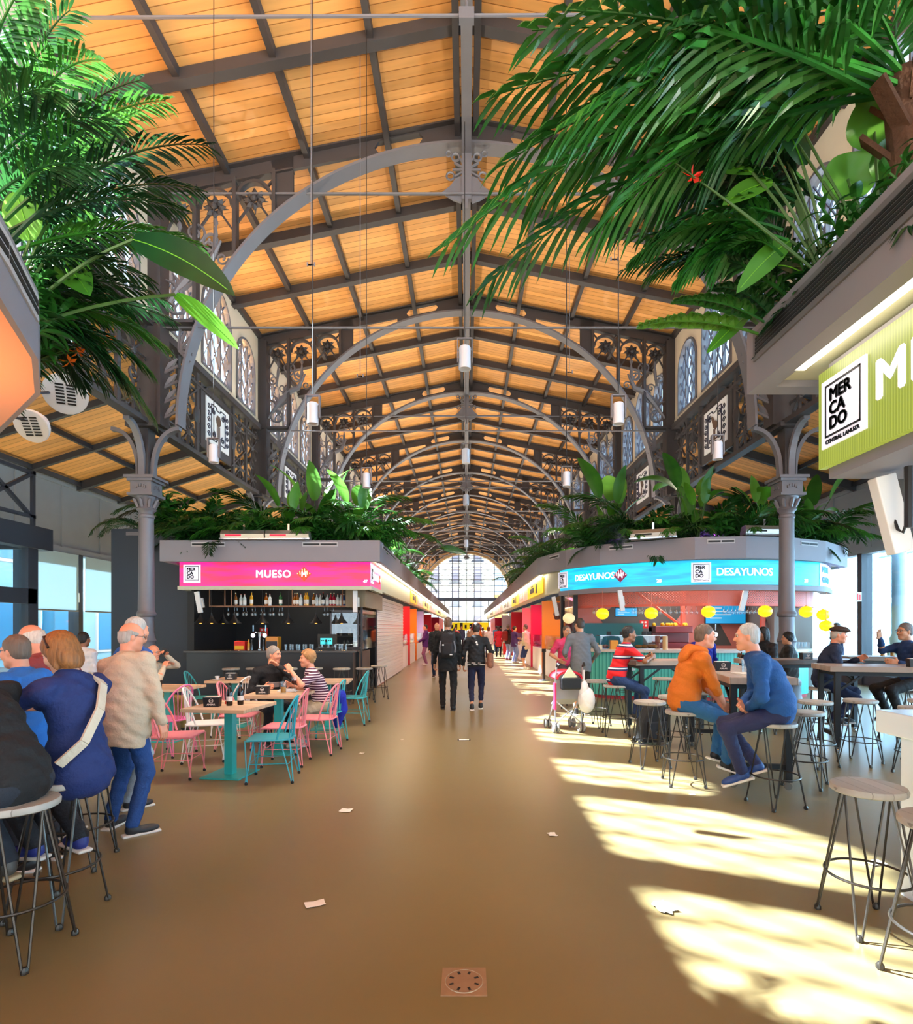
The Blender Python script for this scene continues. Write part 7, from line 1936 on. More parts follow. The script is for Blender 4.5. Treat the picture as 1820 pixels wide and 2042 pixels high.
person('man in navy sweater with brown flat cap sitting in profile', 5.0, 7.95, -26, 1.68, hip=.84, lean=8, slouch=16, head=(-4, 2, 0), hl=(-.1, .42, 1.14), hr=(.12, .38, 1.0), fl=(-.1, .22, .25, 5), fr=(.12, .1, .25, -5), top='#12213e', bottom='#17244a', hair='ring', hcol='#b0a89c', skin='ruddy', det=1, belly=1.2, puff=.01, extra=cap_extra('#3a2c24'))
person('bearded man raising an arm at the right edge of the picture', 6.28, 8.0, 182, 1.74, hip=.84, lean=2, slouch=10, hr=(-.0, .46, 1.44), er=(.3, .2, -.8), hl=(-.22, .36, 1.1), fl=(-.1, .25, .25, 5), fr=(.12, .25, .25, -5), top='#1b3a6a', bottom='#17181c', hair='short', hcol='#6a6460', skin='tan', det=1, glasses=True, curl=.2)
person('dark clothed person outside beyond the flat cap man', 8.75, 13.4, 170, 1.7, top='#2a3450', bottom='#17181c', hair='crop', hcol='#3a3230', det=2)
# ---------------------------------------------------------------- corridor
person('man in black with a dark backpack walking away hand in hand', -.36, 10.95, 90, 1.79, head=(0, 0, 0), lean=1, slouch=4, hr=(.24, .06, .86), hl=(-.27, .1, .86), fl=(-.1, .1, 0, 4), fr=(.1, -.1, 0, -4), top='#0e0e11', bottom='#121216', legs='long', shoes='#131316', sole='#2a2a2c', hair='crop', hcol='#6a4a34', skin='tan', extra=backpack_extra('#1c1a1e', '#2a262a'), curl=.9, hem=.16)
def hems(c):
    m = MB()
    for d in (0, .035): m.ring(c['Hc'] + Vector((0, 0, -.02 + d)), .172, .006, 28, 5)
    o = m.build('hem_stripes', M_PAPER, c['r']); o.scale = (1, .83, 1)
    k = MB(); n = c['chs'] - c['Y'] * .128 + c['u'] * .06; k.sph(n + Vector((0, 0, .02)), (.022, .008, .02), 8, 6); k.sph(n + Vector((.012, 0, -.02)), (.022, .008, .02), 8, 6); k.build('back_badge', M_PAPER, c['r'])
    sdf_part('shoulder_bag', c, mat('leopard bag', '#8a5a44', .7, var=(55, .9)), lambda f: f.rbox(c['Hc'] + Vector((.27, -.02, .06)), (.06, .12, .15), .05, None, .02), .012)
    s = MB(); s.tube([c['Hc'] + Vector((.27, .05, .18)), c['shr'] + Vector((.02, 0, .06)), c['Hc'] + Vector((.27, -.1, .18))], .012, 5); s.build('bag_handle', M_BLACK, c['r'])
    h = MB(); h.tube([c['hp'](-.09, -.02, 0), c['hp'](-.07, -.02, .12), c['hp'](.07, -.02, .12), c['hp'](.09, -.02, 0)], .008, 6); h.sph(c['hp'](-.09, -.01, -.005), (.02, .03, .035), 8, 6); h.sph(c['hp'](.09, -.01, -.005), (.02, .03, .035), 8, 6); h.build('headphones', mat('headphone red', '#a82020', .4), c['r'])
person('woman in black bomber jacket and navy cropped trousers walking hand in hand', .19, 11.0, 90, 1.68, lean=1, slouch=4, hl=(-.25, .06, .85), hr=(.26, .12, .95), fl=(-.085, -.1, 0, 4), fr=(.085, .08, 0, -4), top='#15161a', bottom='#161b3c', legs='capri', shoes='#1a1614', hair='short', hcol='#33241c', skin='tan', extra=hems, curl=.9, w=.98, hem=.02)
person('elderly man in dark jacket and grey sweater walking toward the camera', -.95, 18.2, 268, 1.74, top='#1a1c20', bottom='#20304e', hair='ring', hcol='#d0c8be', skin='ruddy', det=1, fl=(-.1, .1, 0, 5), fr=(.1, -.05, 0, -5), shoes='#3a2018', puff=.012)
person('person in purple jacket standing by the red left shop', -1.72, 24.0, 190, 1.72, top='#4a1a6a', bottom='#8a5a7a', shoes='#e8e4e4', hair='crop', hcol='#2a201c', skin='tan', det=2, puff=.015, hl=(-.1, .3, 1.0), hr=(.1, .3, 1.0))
person('man in cream sweatshirt and navy shorts leaning by the orange shop', 2.25, 21.5, 150, 1.72, top='#d8c4a4', bottom='#1f3060', legs='shorts', shoes='#d8d4d4', hair='crop', hcol='#6a5648', skin='tan', det=2, hl=(-.1, .2, 1.0), hr=(.1, .25, 1.15), fr=(-.1, .06, 0, 10))
person('woman in purple top and pale jeans waiting at a right hand shop', 2.15, 25.5, 30, 1.66, top='#4a2a6a', bottom='#8090c8', shoes='#e0d4d0', hair='bun', hcol='#2a1c18', skin='tan', det=2, hl=(-.1, .3, 1.0), hr=(.1, .3, 1.0))
person('person with red and black backpack waiting at a right hand shop', 2.05, 28.0, 40, 1.74, top='#3a1a1e', bottom='#9098c0', shoes='#6a2a3a', hair='crop', hcol='#6a5a50', skin='tan', det=2, extra=backpack_extra('#8a1f1c', '#1a1a1e', False))
def cart(c):
    m = MB(); m.bx(.25, .6, -.2, .1, .12, .75); m.build('shopping_cart_bag', mat('cart red', '#d81a24', .6), c['r'], 0)
    k = MB(); k.tube([(.3, -.2, .7), (.3, -.25, 1.0), (.5, -.25, 1.0), (.5, -.2, .7)], .012, 5); k.cone((.25, -.15, .07), (.28, -.15, .07), .07, n=10); k.cone((.57, -.15, .07), (.6, -.15, .07), .07, n=10); k.build('cart_frame', M_BLACK, c['r'])
person('woman in red coat with a red shopping trolley in the far corridor', 1.75, 31.0, 85, 1.66, top='#c01a28', bottom='#1a1a24', hair='bob', hcol='#2a1c18', skin='tan', det=2, extra=cart, coat=.2)
for px, Y, yw, col, bt, hc_, hs, hh, lb in ((952, 34, 90, '#d8641a', '#3a3040', '#2a201c', 'crop', 1.7, 'far person in orange top in the middle of the corridor'), (962, 38, 85, '#8a6a50', '#2a2a34', '#4a3020', 'bob', 1.62, 'far woman in brown jacket in the middle of the corridor'), (990, 37, 95, '#6aa0c8', '#2a3a5a', '#2a201c', 'short', 1.72, 'far person in pale blue denim jacket on the right'),
        (974, 30, 100, '#e8e4e0', '#3a2a34', '#7a4a2a', 'bob', 1.64, 'far woman in white top just right of the bomber jacket'), (908, 33, 270, '#c03a28', '#2a2a34', '#1a1412', 'bob', 1.66, 'far woman in red between the two walkers heads'), (938, 42, 90, '#c8a890', '#3a3a44', '#3a2a20', 'crop', 1.72, 'far person in tan jacket near the banner'),
        (920, 40, 265, '#3a4a6a', '#2a2a34', '#2a201c', 'short', 1.72, 'far person in slate blue near the banner'), (872, 29, 95, '#b06a5a', '#4a3a40', '#6a5040', 'crop', 1.7, 'far person in rusty jacket behind the elderly man'), (998, 44, 90, '#2a2a30', '#1a1a20', '#1a1412', 'short', 1.74, 'far person in black near the end of the right shops')):
    person(lb, (px - CX) / FOC * Y, Y, yw, hh, top=col, bottom=bt, hair=hs, hcol=hc_, skin='tan', det=2, fl=(-.09, .1, 0, 4), fr=(.09, -.1, 0, -4))
# ================================================================ PLANTS
def leafmat(name, c1, c2, trans=.18, rough=.38):
    m = bpy.data.materials.new(name); m.use_nodes = True
    nt = m.node_tree; nt.nodes.clear()
    o = nt.nodes.new('ShaderNodeOutputMaterial'); p = nt.nodes.new('ShaderNodeBsdfPrincipled'); t = nt.nodes.new('ShaderNodeBsdfTranslucent'); mx = nt.nodes.new('ShaderNodeMixShader')
    oi = nt.nodes.new('ShaderNodeObjectInfo'); cr = nt.nodes.new('ShaderNodeValToRGB')
    tc = nt.nodes.new('ShaderNodeTexCoord'); n = nt.nodes.new('ShaderNodeTexNoise'); n.inputs['Scale'].default_value = 5
    nt.links.new(tc.outputs['Object'], n.inputs['Vector'])
    ad = nt.nodes.new('ShaderNodeMath'); ad.operation = 'MULTIPLY_ADD'; ad.inputs[1].default_value = .6
    sb = nt.nodes.new('ShaderNodeMath'); sb.operation = 'MULTIPLY'; sb.inputs[1].default_value = .5
    nt.links.new(oi.outputs['Random'], sb.inputs[0]); nt.links.new(n.outputs['Fac'], ad.inputs[0]); nt.links.new(sb.outputs[0], ad.inputs[2])
    cr.color_ramp.elements[0].position = .2; cr.color_ramp.elements[0].color = (*lin(c1), 1); cr.color_ramp.elements[1].position = .8; cr.color_ramp.elements[1].color = (*lin(c2), 1)
    nt.links.new(ad.outputs[0], cr.inputs[0]); nt.links.new(cr.outputs[0], p.inputs['Base Color'])
    hs = nt.nodes.new('ShaderNodeHueSaturation'); hs.inputs['Value'].default_value = 1.15; hs.inputs['Saturation'].default_value = .92; hs.inputs['Hue'].default_value = .49
    nt.links.new(cr.outputs[0], hs.inputs['Color']); nt.links.new(hs.outputs[0], t.inputs[0])
    p.inputs['Roughness'].default_value = rough; p.inputs['Specular IOR Level'].default_value = .4
    mx.inputs[0].default_value = trans
    nt.links.new(p.outputs[0], mx.inputs[1]); nt.links.new(t.outputs[0], mx.inputs[2]); nt.links.new(mx.outputs[0], o.inputs[0])
    return m
LM_PALM = leafmat('palm green', '#10381a', '#34761f'); LM_DARK = leafmat('dark frond', '#0c2614', '#1f5226', .25); LM_KENT = leafmat('kentia green', '#0e3c18', '#2c7626')
LM_BAN = leafmat('paddle leaf', '#1d5a1c', '#5aa02c', .35); LM_BUSH = leafmat('bush leaf', '#123a18', '#347a2a'); LM_ROUND = leafmat('round leaf', '#2a641e', '#5a9630', .3); LM_LIME = leafmat('lime leaf', '#4a9a20', '#86cc3a', .4)
M_STEM = mat('stem green', '#3a5a22', .6); M_TRUNK = mat('palm trunk', '#4a2c18', .9, var=(12, .4), bump=(30, .8)); M_POT = mat('pot black', '#151515', .6)
UPV = Vector((0, 0, 1))
def frond_mesh(mb, pts, n, l0, wd, droop, ang=55, tipk=.35, basek=.55, start=.12, rng=None, fold=.25, seg=2):
    """feather leaf along a curve of points; leaflets on both sides"""
    rng = rng or random.Random(1)
    pts = [Vector(p) for p in pts]; L = [0]
    for a, c in zip(pts, pts[1:]): L.append(L[-1] + (c - a).length)
    def at(t):
        d = t * L[-1]; i = 0
        while i < len(pts) - 2 and d > L[i + 1]: i += 1
        k = (d - L[i]) / max(1e-6, L[i + 1] - L[i]); return pts[i].lerp(pts[i + 1], k), (pts[i + 1] - pts[i]).normalized()
    mb.tube(pts, [.011 * (1 - .8 * i / (len(pts) - 1)) * (L[-1] ** .5) for i in range(len(pts))], 4)
    for i in range(n):
        t = start + (1 - start) * (i + .5) / n
        p, tg = at(t); sd = tg.cross(UPV)
        if sd.length < .05: sd = Vector((1, 0, 0))
        sd.normalize(); up = sd.cross(tg).normalized()
        prof = basek + (1 - basek) * math.sin(min(1, t / .45) * PI / 2) if t < .45 else 1 - (1 - tipk) * ((t - .45) / .55) ** 1.6
        for s in (-1, 1):
            l = l0 * prof * rng.uniform(.88, 1.1); a = R(ang * (1 - .45 * t) + rng.uniform(-7, 7))
            d = (tg * math.cos(a) + sd * s * math.sin(a) + up * fold * (1 - t)).normalized()
            w = wd * (.6 + .4 * prof); nrm = d.cross(up if abs(d.dot(up)) < .95 else sd).normalized()
            g = Vector((0, 0, -1)) * l * droop * rng.uniform(.7, 1.3)
            c1 = p + d * l * .35 + g * .12; c2 = p + d * l * .72 + g * .5; c3 = p + d * l * .98 + g
            rd = up * w * .3
            mb.add([p, c1 + nrm * w * .5, c1 + rd, c1 - nrm * w * .5, c2 + nrm * w * .42, c2 + rd, c2 - nrm * w * .42, c3],
                   [(0, 1, 2), (0, 2, 3), (1, 4, 5, 2), (2, 5, 6, 3), (4, 7, 5), (5, 7, 6)])
def arc_pts(L, e0, e1, n=9, side=0.0):
    """curve in the local +Y / Z plane that starts at elevation e0 and ends at e1 (degrees)"""
    p = Vector((0, 0, 0)); out = [p.copy()]
    for i in range(n):
        e = R(e0 + (e1 - e0) * (i + .5) / n); p = p + Vector((side * L / n * i / n, math.cos(e), math.sin(e))) * (L / n); out.append(p.copy())
    return out
def blade_mesh(mb, pts, wd, fold=.18, wave=.0, tip=.0, n=10, face=None):
    """broad paddle blade along a curve"""
    pts = [Vector(p) for p in pts]; m = len(pts); vs = []; fs = []
    for i, p in enumerate(pts):
        t = i / (m - 1); tg = (pts[min(i + 1, m - 1)] - pts[max(i - 1, 0)]).normalized(); sd = tg.cross(face or UPV)
        if sd.length < .05: sd = Vector((1, 0, 0))
        sd.normalize(); up = sd.cross(tg)
        w = wd * (math.sin(PI * min(1, .04 + t * .96) ** .85) ** .7 if t < 1 else 0.02)
        wv = up * wave * math.sin(t * 22)
        vs += [p - sd * w + up * fold * w + wv, p - sd * w * .5 + up * fold * w * .35, p, p + sd * w * .5 + up * fold * w * .35, p + sd * w + up * fold * w - wv]
    for i in range(m - 1):
        for k in range(4): fs.append((i * 5 + k, i * 5 + k + 1, i * 5 + k + 6, i * 5 + k + 5))
    mb.add(vs, fs)
def lmesh(name, mb, m, smooth=0):
    me = bpy.data.meshes.new(name); me.from_pydata([tuple(v) for v in mb.v], [], mb.f); me.materials.append(m)
    if smooth: me.polygons.foreach_set('use_smooth', [True] * len(me.polygons))
    return me
def child(name, me, parent, rot=(0, 0, 0), loc=(0, 0, 0), sc_=1):
    o = bpy.data.objects.new(name, me); COL.objects.link(o); o.parent = parent; o.rotation_euler = rot; o.location = loc; o.scale = (sc_,) * 3
    return o
rp = random.Random(11)
FR = []
for i, (L, e0, e1, n, l0, wd, dr) in enumerate(((1.15, 72, -15, 30, .34, .032, .35), (1.0, 60, -35, 28, .30, .03, .45), (.85, 80, 20, 26, .28, .03, .25))):
    b = MB(); frond_mesh(b, arc_pts(L, e0, e1), n, l0, wd, dr, rng=random.Random(i)); FR.append(lmesh('frond', b, LM_PALM))
FD = []
for i, (L, e0, e1, n, l0, wd, dr) in enumerate(((1.1, 55, -50, 34, .26, .022, .3), (.9, 40, -55, 30, .24, .02, .3))):
    b = MB(); frond_mesh(b, arc_pts(L, e0, e1), n, l0, wd, dr, rng=random.Random(i + 5)); FD.append(lmesh('frond', b, LM_DARK))
BL = []
for i, (L, e0, e1, w) in enumerate(((.55, 70, 25, .1), (.5, 50, -25, .11), (.42, 85, 60, .085))):
    b = MB(); blade_mesh(b, arc_pts(L, e0, e1, 12), w); BL.append(lmesh('leaf', b, (LM_BAN, LM_BAN, LM_ROUND)[i], 1))
BU = []
for i in range(2):
    b = MB(); rr = random.Random(20 + i)
    for k in range(16):
        t = k / 16; a = k * 2.4; L = .3 * (1.1 - .5 * t); z = .12 + .5 * t
        M = Matrix.Rotation(a, 3, 'Z'); q = [M @ v + Vector((0, 0, z)) for v in arc_pts(L, 50 * rr.uniform(.6, 1.3), -25, 6)]
        blade_mesh(b, q, .028 + .012 * i, .3)
    b.tube([(0, 0, 0), (0, 0, .65)], .008, 4); BU.append(lmesh('leafy_stem', b, LM_BUSH))
def stalk(L, e):
    b = MB(); q = arc_pts(L, 86, e, 6); b.tube(q, [.012 - .001 * i for i in range(7)], 5); return b, q[-1]
def make_palm(kind, seed):
    r = thing('palm_plant', 'x', 'plant', (0, 0, -9), 0, 'palms planted on the stall roofs'); rr = random.Random(seed)
    src = FR if kind == 0 else FD
    for i in range(9):
        child('frond', rr.choice(src), r, (R(rr.uniform(-14, 10)), R(rr.uniform(-15, 15)), i * 2 * PI / 9 * 2.0 + rr.uniform(-.3, .3)), (0, 0, rr.uniform(0, .1)), rr.uniform(.75, 1.12))
    return r
def make_paddle(seed):
    r = thing('paddle_leaf_plant', 'x', 'plant', (0, 0, -9), 0, 'broad leaf plants on the stall roofs'); rr = random.Random(seed)
    for i in range(7):
        L = rr.uniform(.4, .95); e = rr.uniform(50, 84); a = i * 2.4; b, end = stalk(L, e)
        st = child('stalk', lmesh('stalk', b, M_STEM), r, (0, 0, a))
        child('leaf', rr.choice(BL), r, (0, 0, a), Matrix.Rotation(a, 3, 'Z') @ end, rr.uniform(.8, 1.25))
    return r
def make_bush(seed):
    r = thing('leafy_bush', 'x', 'plant', (0, 0, -9), 0, 'leafy bushes on the stall roofs'); rr = random.Random(seed)
    for i in range(11):
        child('leafy_stem', rr.choice(BU), r, (R(rr.uniform(5, 55)), 0, i * 2 * PI / 11 + rr.uniform(-.3, .3)), (0, 0, 0), rr.uniform(.75, 1.2))
    return r
PROTO = dict(palm=[make_palm(0, 1), make_palm(0, 2)], dark=[make_palm(1, 3), make_palm(1, 4)], paddle=[make_paddle(5), make_paddle(6)], bush=[make_bush(7), make_bush(8)])
NAMEK = dict(palm='green palm', dark='dark drooping palm', paddle='broad leaf plant', bush='dense leafy bush')
usedp = {}
def plant(kind, x, y, z, sc_, place):
    i = rp.randrange(2); key = (kind, i); p = PROTO[kind][i]
    lb = '%s %s' % (NAMEK[kind], place); rz = rp.uniform(0, 6.28)
    if key not in usedp: usedp[key] = 1; o = p; o.location = (x, y, z); o.rotation_euler = (0, 0, rz); o.scale = (sc_,) * 3; o['label'] = lb
    else: o = dup(p, (x, y, z), rz, lb, scale=sc_)
    return o
# front row and back row of the pink sign stall
ks = ['bush', 'palm', 'dark', 'bush', 'palm', 'bush', 'paddle', 'palm', 'bush', 'palm', 'paddle', 'bush']
for i, k in enumerate(ks): plant(k, -6.2 + i * .375, 12.72 + .2 * (i % 2), 3.3, rp.uniform(1.05, 1.35), 'on the pink sign stall, front row, %s from the left' % ORD[i])
for i, k in enumerate(['dark', 'palm', 'dark', 'palm', 'palm', 'paddle', 'palm', 'palm', 'palm']): plant(k, -6.1 + i * .5, 13.5 + .3 * (i % 2), 3.3, rp.uniform(1.5, 1.85), 'on the pink sign stall, back row, %s from the left' % ORD[i])
for i, k in enumerate(['palm', 'bush', 'palm', 'paddle', 'palm', 'bush', 'palm', 'dark', 'palm', 'bush']): plant(k, -2.45, 13.3 + i * 1.5, 3.3, rp.uniform(1.1, 1.4), 'along the left corridor roof edge, %s from the camera' % ORD[i])
for i, k in enumerate(['dark', 'bush', 'dark', 'palm']): plant(k, -7.8 + i * .5, 13.6 + .3 * (i % 2), 3.85 if i < 3 else 3.6, rp.uniform(1.3, 1.6), 'on the dark slate wall behind the left column, %s from the left' % ORD[i])
# curved turquoise stall
pin = Path(offset(base_r, .6)); l0_ = pin.L[2]
for i, k in enumerate(['bush', 'dark', 'palm', 'bush', 'palm', 'paddle', 'bush', 'palm', 'paddle', 'bush', 'palm', 'bush', 'palm', 'bush', 'paddle', 'palm']):
    p, t = pin.at(pin.L[2] + .25 + i * .49); plant(k, p.x, p.y, 3.3, rp.uniform(1.05, 1.3), 'on the turquoise sign stall, front row, %s from the left' % ORD[i])
for i, k in enumerate(['palm', 'paddle', 'palm', 'dark', 'paddle', 'palm', 'palm', 'palm', 'dark', 'palm', 'paddle', 'palm']):
    plant(k, 3.0 + i * .52, 13.75 + .3 * (i % 2) - .8 * math.sin(PI * i / 11), 3.3, rp.uniform(1.5, 1.9), 'on the turquoise sign stall, back row, %s from the left' % ORD[i])
for i, k in enumerate(['dark', 'palm', 'bush', 'palm', 'dark', 'palm', 'bush', 'palm', 'bush']): plant(k, 2.4, 14.8 + i * 1.5, 3.3, rp.uniform(1.1, 1.35), 'along the right corridor roof edge, %s from the camera' % ORD[i])
for k, l in PROTO.items():
    for i, p in enumerate(l):
        if (k, i) not in usedp:
            for c in kids(p): bpy.data.objects.remove(c)
            bpy.data.objects.remove(p)
# two long single leaves
def leaf_at(parent, name, a, b, wd, arch, m, fold=.15, wave=0):
    a, b = Vector(a), Vector(b); mid = (a + b) / 2 + Vector((0, 0, arch)); n = 14
    pts = [a.lerp(mid, t).lerp(mid.lerp(b, t), t) for t in [i / n for i in range(n + 1)]]
    q = MB(); blade_mesh(q, pts, wd, fold, wave, face=Vector((.15, -1, .25))); o = q.build(name, m, parent, 180, W=True)
    rb_ = MB(); rb_.tube([p_ + Vector((0, -.002, 0)) for p_ in pts[:-1]], .0035, 4); rb_.build('midrib', LM_LIME, o).matrix_parent_inverse = Matrix.Translation(parent.location).inverted() if False else Matrix.Identity(4)
    o.children[0].location = -parent.location
    return o, pts
def stem_at(parent, a, b, r=.012, arch=0):
    a, b = Vector(a), Vector(b); mid = (a + b) / 2 + Vector((0, 0, arch)); q = MB(); q.tube([a.lerp(mid, t).lerp(mid.lerp(b, t), t) for t in [i / 6 for i in range(7)]], r, 5); q.build('stalk', M_STEM, parent, W=True)
def frond_at(parent, a, b, arch, n, l0, wd, droop, m, seed=0, ang=55, start=.15, **kw):
    a, b = Vector(a), Vector(b); mid = (a + b) / 2 + Vector((0, 0, arch))
    pts = [a.lerp(mid, t).lerp(mid.lerp(b, t), t) for t in [i / 12 for i in range(13)]]
    q = MB(); frond_mesh(q, pts, n, l0, wd, droop, ang, rng=random.Random(seed), start=start, **kw)
    o = bpy.data.objects.new('frond', None) if False else q.build('frond', m, parent, 0, W=True)
    return o
r = thing('paddle_leaf_plant', 'single long leaf drooping over the left corridor roof edge toward the arched window', 'plant', (-2.4, 22, 3.3), 0)
leaf_at(r, 'leaf', P(880, 1092, 21.5), P(931, 1106, 21.3), .15, .08, LM_DARK); stem_at(r, (-2.4, 22, 3.3), P(880, 1092, 21.5), .012, .6)
# ---------------------------------------------------------------- near right plants
r = thing('palm_tree', 'big palm above the green sign with long fronds reaching across the roof', 'plant', (2.02, 2.55, 3.3))
b = MB(); b.tube([(0, 0, 0), (.0, .02, .4), (-.04, .04, .8)], [.1, .09, .07], 10)
for i in range(12):
    a = i * 2.4; z = .35 + i * .04; M = Matrix.Rotation(a, 3, 'Z')
    b.bar(M @ Vector((.06, 0, z)), M @ Vector((.2, 0, z + .2)), .07, .02)
b.build('trunk', M_TRUNK, r)
crown = Vector((1.98, 2.58, 4.05))
k = 0
for (px, py, Y), arch, l0, n in (((885, 492, 2.9), .5, .42, 34), ((960, 575, 3.2), .42, .4, 32), ((985, 190, 2.55), .3, .42, 32), ((1000, 330, 2.7), .45, .42, 34), ((1060, 60, 2.35), .2, .4, 30), ((1180, 470, 3.1), .45, .42, 30), ((1120, 20, 2.1), .2, .4, 28), ((1290, 430, 3.25), .4, .42, 28),
        ((1330, 60, 2.2), .3, .4, 26), ((1230, -150, 2.0), .3, .42, 26), ((1420, 330, 2.9), .35, .4, 24), ((1600, -160, 2.2), .2, .42, 24), ((1790, -60, 2.4), .2, .4, 22), ((1130, 250, 2.4), .4, .42, 32), ((1480, 250, 3.2), .3, .36, 24), ((1060, 390, 3.0), .55, .42, 32)):
    k += 1; frond_at(r, crown + Vector((rp.uniform(-.05, .05), rp.uniform(-.05, .05), rp.uniform(-.05, .05))), P(px, py, Y), arch, int(n * .72), l0, .044, .5, LM_KENT, k, 52)
r = thing('fern_plant', 'dark lacy fern drooping over the near right roof edge', 'plant', (1.95, 3.2, 3.3))
for i, ((px, py), (qx, qy)) in enumerate((((1480, 400), (1235, 470)), ((1470, 410), (1240, 540)), ((1490, 420), (1290, 555)), ((1500, 390), (1330, 520)), ((1520, 430), (1390, 470)), ((1560, 420), (1420, 380)))):
    frond_at(r, (1.93, 3.25, 3.4 + .1 * (i % 3)), P(qx, qy, 3.3), .28, 30, .17, .026, .5, LM_DARK if i % 2 else LM_BUSH, i + 40, 60)
r = thing('leafy_fern', 'dense broad fern mass hanging between the palm fronds and the near right vent', 'plant', (1.95, 3.05, 3.3))
for i, ((px, py), (qx, qy)) in enumerate((((1590, 330), (1290, 400)), ((1600, 350), (1230, 400)), ((1580, 380), (1300, 480)), ((1560, 400), (1260, 520)), ((1620, 330), (1360, 300)), ((1570, 420), (1350, 560)), ((1600, 300), (1330, 250)), ((1640, 340), (1440, 470)), ((1560, 450), (1420, 540)))):
    frond_at(r, P(px, py + 60, 3.05), P(qx, qy, 3.15 + .05 * (i % 3)), .26, 24, .2, .042, .45, (LM_BUSH, LM_DARK, LM_KENT)[i % 3], i + 90, 55)
stem_at(r, (1.95, 3.05, 3.3), P(1590, 400, 3.05), .02)
r = thing('zamioculcas', 'arching stem with thick oval leaflets at the near right roof corner', 'plant', (1.9, 3.45, 3.3))
frond_at(r, (1.9, 3.45, 3.32), P(1275, 650, 3.5), .14, 13, .13, .075, .1, LM_ROUND, 3, 62, .3); frond_at(r, (1.92, 3.4, 3.32), P(1345, 600, 3.45), .16, 12, .12, .07, .1, LM_BUSH, 4, 62, .3); frond_at(r, (1.92, 3.4, 3.32), P(1420, 575, 3.4), .2, 11, .12, .07, .1, LM_DARK, 5, 62, .3)
leaf_at(r, 'leaf', P(1490, 628, 3.55), P(1408, 705, 3.5), .045, .02, LM_BAN); stem_at(r, (1.9, 3.45, 3.32), P(1490, 628, 3.55))
r = thing('paddle_leaf_plant', 'plant with pointed pale green leaves above the near right vent', 'plant', (1.95, 3.0, 3.3))
for (ax, ay), (bx_, by), Y, wd, m in (((1500, 345), (1385, 340), 3.0, .06, LM_ROUND), ((1540, 365), (1440, 410), 3.0, .06, LM_ROUND), ((1575, 480), (1468, 585), 3.1, .065, LM_BAN), ((1560, 300), (1378, 320), 3.05, .07, LM_BUSH), ((1620, 560), (1545, 530), 3.1, .05, LM_DARK), ((1600, 330), (1560, 250), 2.9, .08, LM_DARK)):
    leaf_at(r, 'leaf', P(ax, ay, Y), P(bx_, by, Y + .05), wd, .05, m, .1); stem_at(r, (1.95, 3.0, 3.32), P(ax, ay, Y), .008, .1)
r = thing('round_leaf_plant', 'plant with large round green leaves above the near right vent', 'plant', (1.98, 2.7, 3.3))
for px, py, Y, rad in ((1690, 358, 2.85, .125), (1742, 240, 2.75, .13), (1795, 245, 2.7, .13), (1778, 318, 2.75, .1), (1815, 200, 2.6, .1), (1588, 235, 2.9, .1), (1545, 215, 3.0, .09), (1830, 330, 2.6, .11)):
    p = P(px, py, Y); q = MB(); vs = [Vector((0, 0, 0))]; M = Vector((-.35 + rp.uniform(-.25, .25), -.8, -.3 + rp.uniform(-.25, .3))).to_track_quat('Z', 'Y').to_matrix()
    n = 22
    for ring_ in (.5, 1.0):
        for i in range(n):
            a = 2 * PI * i / n + .01; rr_ = rad * ring_ * (1 - .35 * max(0, 1 - abs(((a + PI / 2) % (2 * PI)) - PI) / .25) * 0); vs.append(Vector((rr_ * math.cos(a), rr_ * math.sin(a) * .95, .018 * ring_ * math.sin(a * 3) + (.03 * ring_ ** 2))))
    fs = [(0, 1 + i, 1 + (i + 1) % n) for i in range(n)] + [(1 + i, 1 + n + i, 1 + n + (i + 1) % n, 1 + (i + 1) % n) for i in range(n)]
    q.add([p + M @ v for v in vs], fs); q.build('leaf', LM_ROUND, r, 180, W=True); stem_at(r, (1.98, 2.7, 3.32), p, .007, -.05)
def flowers(lb, base, spots, Y, m):
    r = thing('flower_plant', lb, 'flower', base)
    for px, py in spots:
        p = P(px, py, Y); q = MB()
        for i in range(5):
            a = i * 1.3; q.add([p, p + Vector((math.cos(a) * .03, .01, math.sin(a) * .03)), p + Vector((math.cos(a + .3) * .07, -.02, math.sin(a + .3) * .05)), p + Vector((math.cos(a + .6) * .03, -.01, math.sin(a + .6) * .03))], [(0, 1, 2, 3)])
        q.build('blossom', m, r, 0, W=True); stem_at(r, base, p, .005, .05)
flowers('red blossoms among the near right palm leaves', (1.95, 2.95, 3.32), [(1525, 262), (1380, 352), (1240, 251)], 2.95, mat('blossom red', '#e8281a', .5))
for i, (x, y, sc_) in enumerate(((1.98, 3.42, .5), (1.97, 3.12, .55), (2.0, 2.8, .6), (2.05, 2.4, .6), (2.3, 3.3, .7), (2.0, 2.0, .6))):
    plant('bush', x, y, 3.3, sc_, 'low behind the near right roof edge, %s from its corner' % ORD[i])
for i, (x, y) in enumerate(((2.5, 3.2), (2.6, 2.5))): plant('dark', x, y, 3.3, .9, 'deep inside the near right roof planting, %s one' % ('farther', 'nearer')[i])
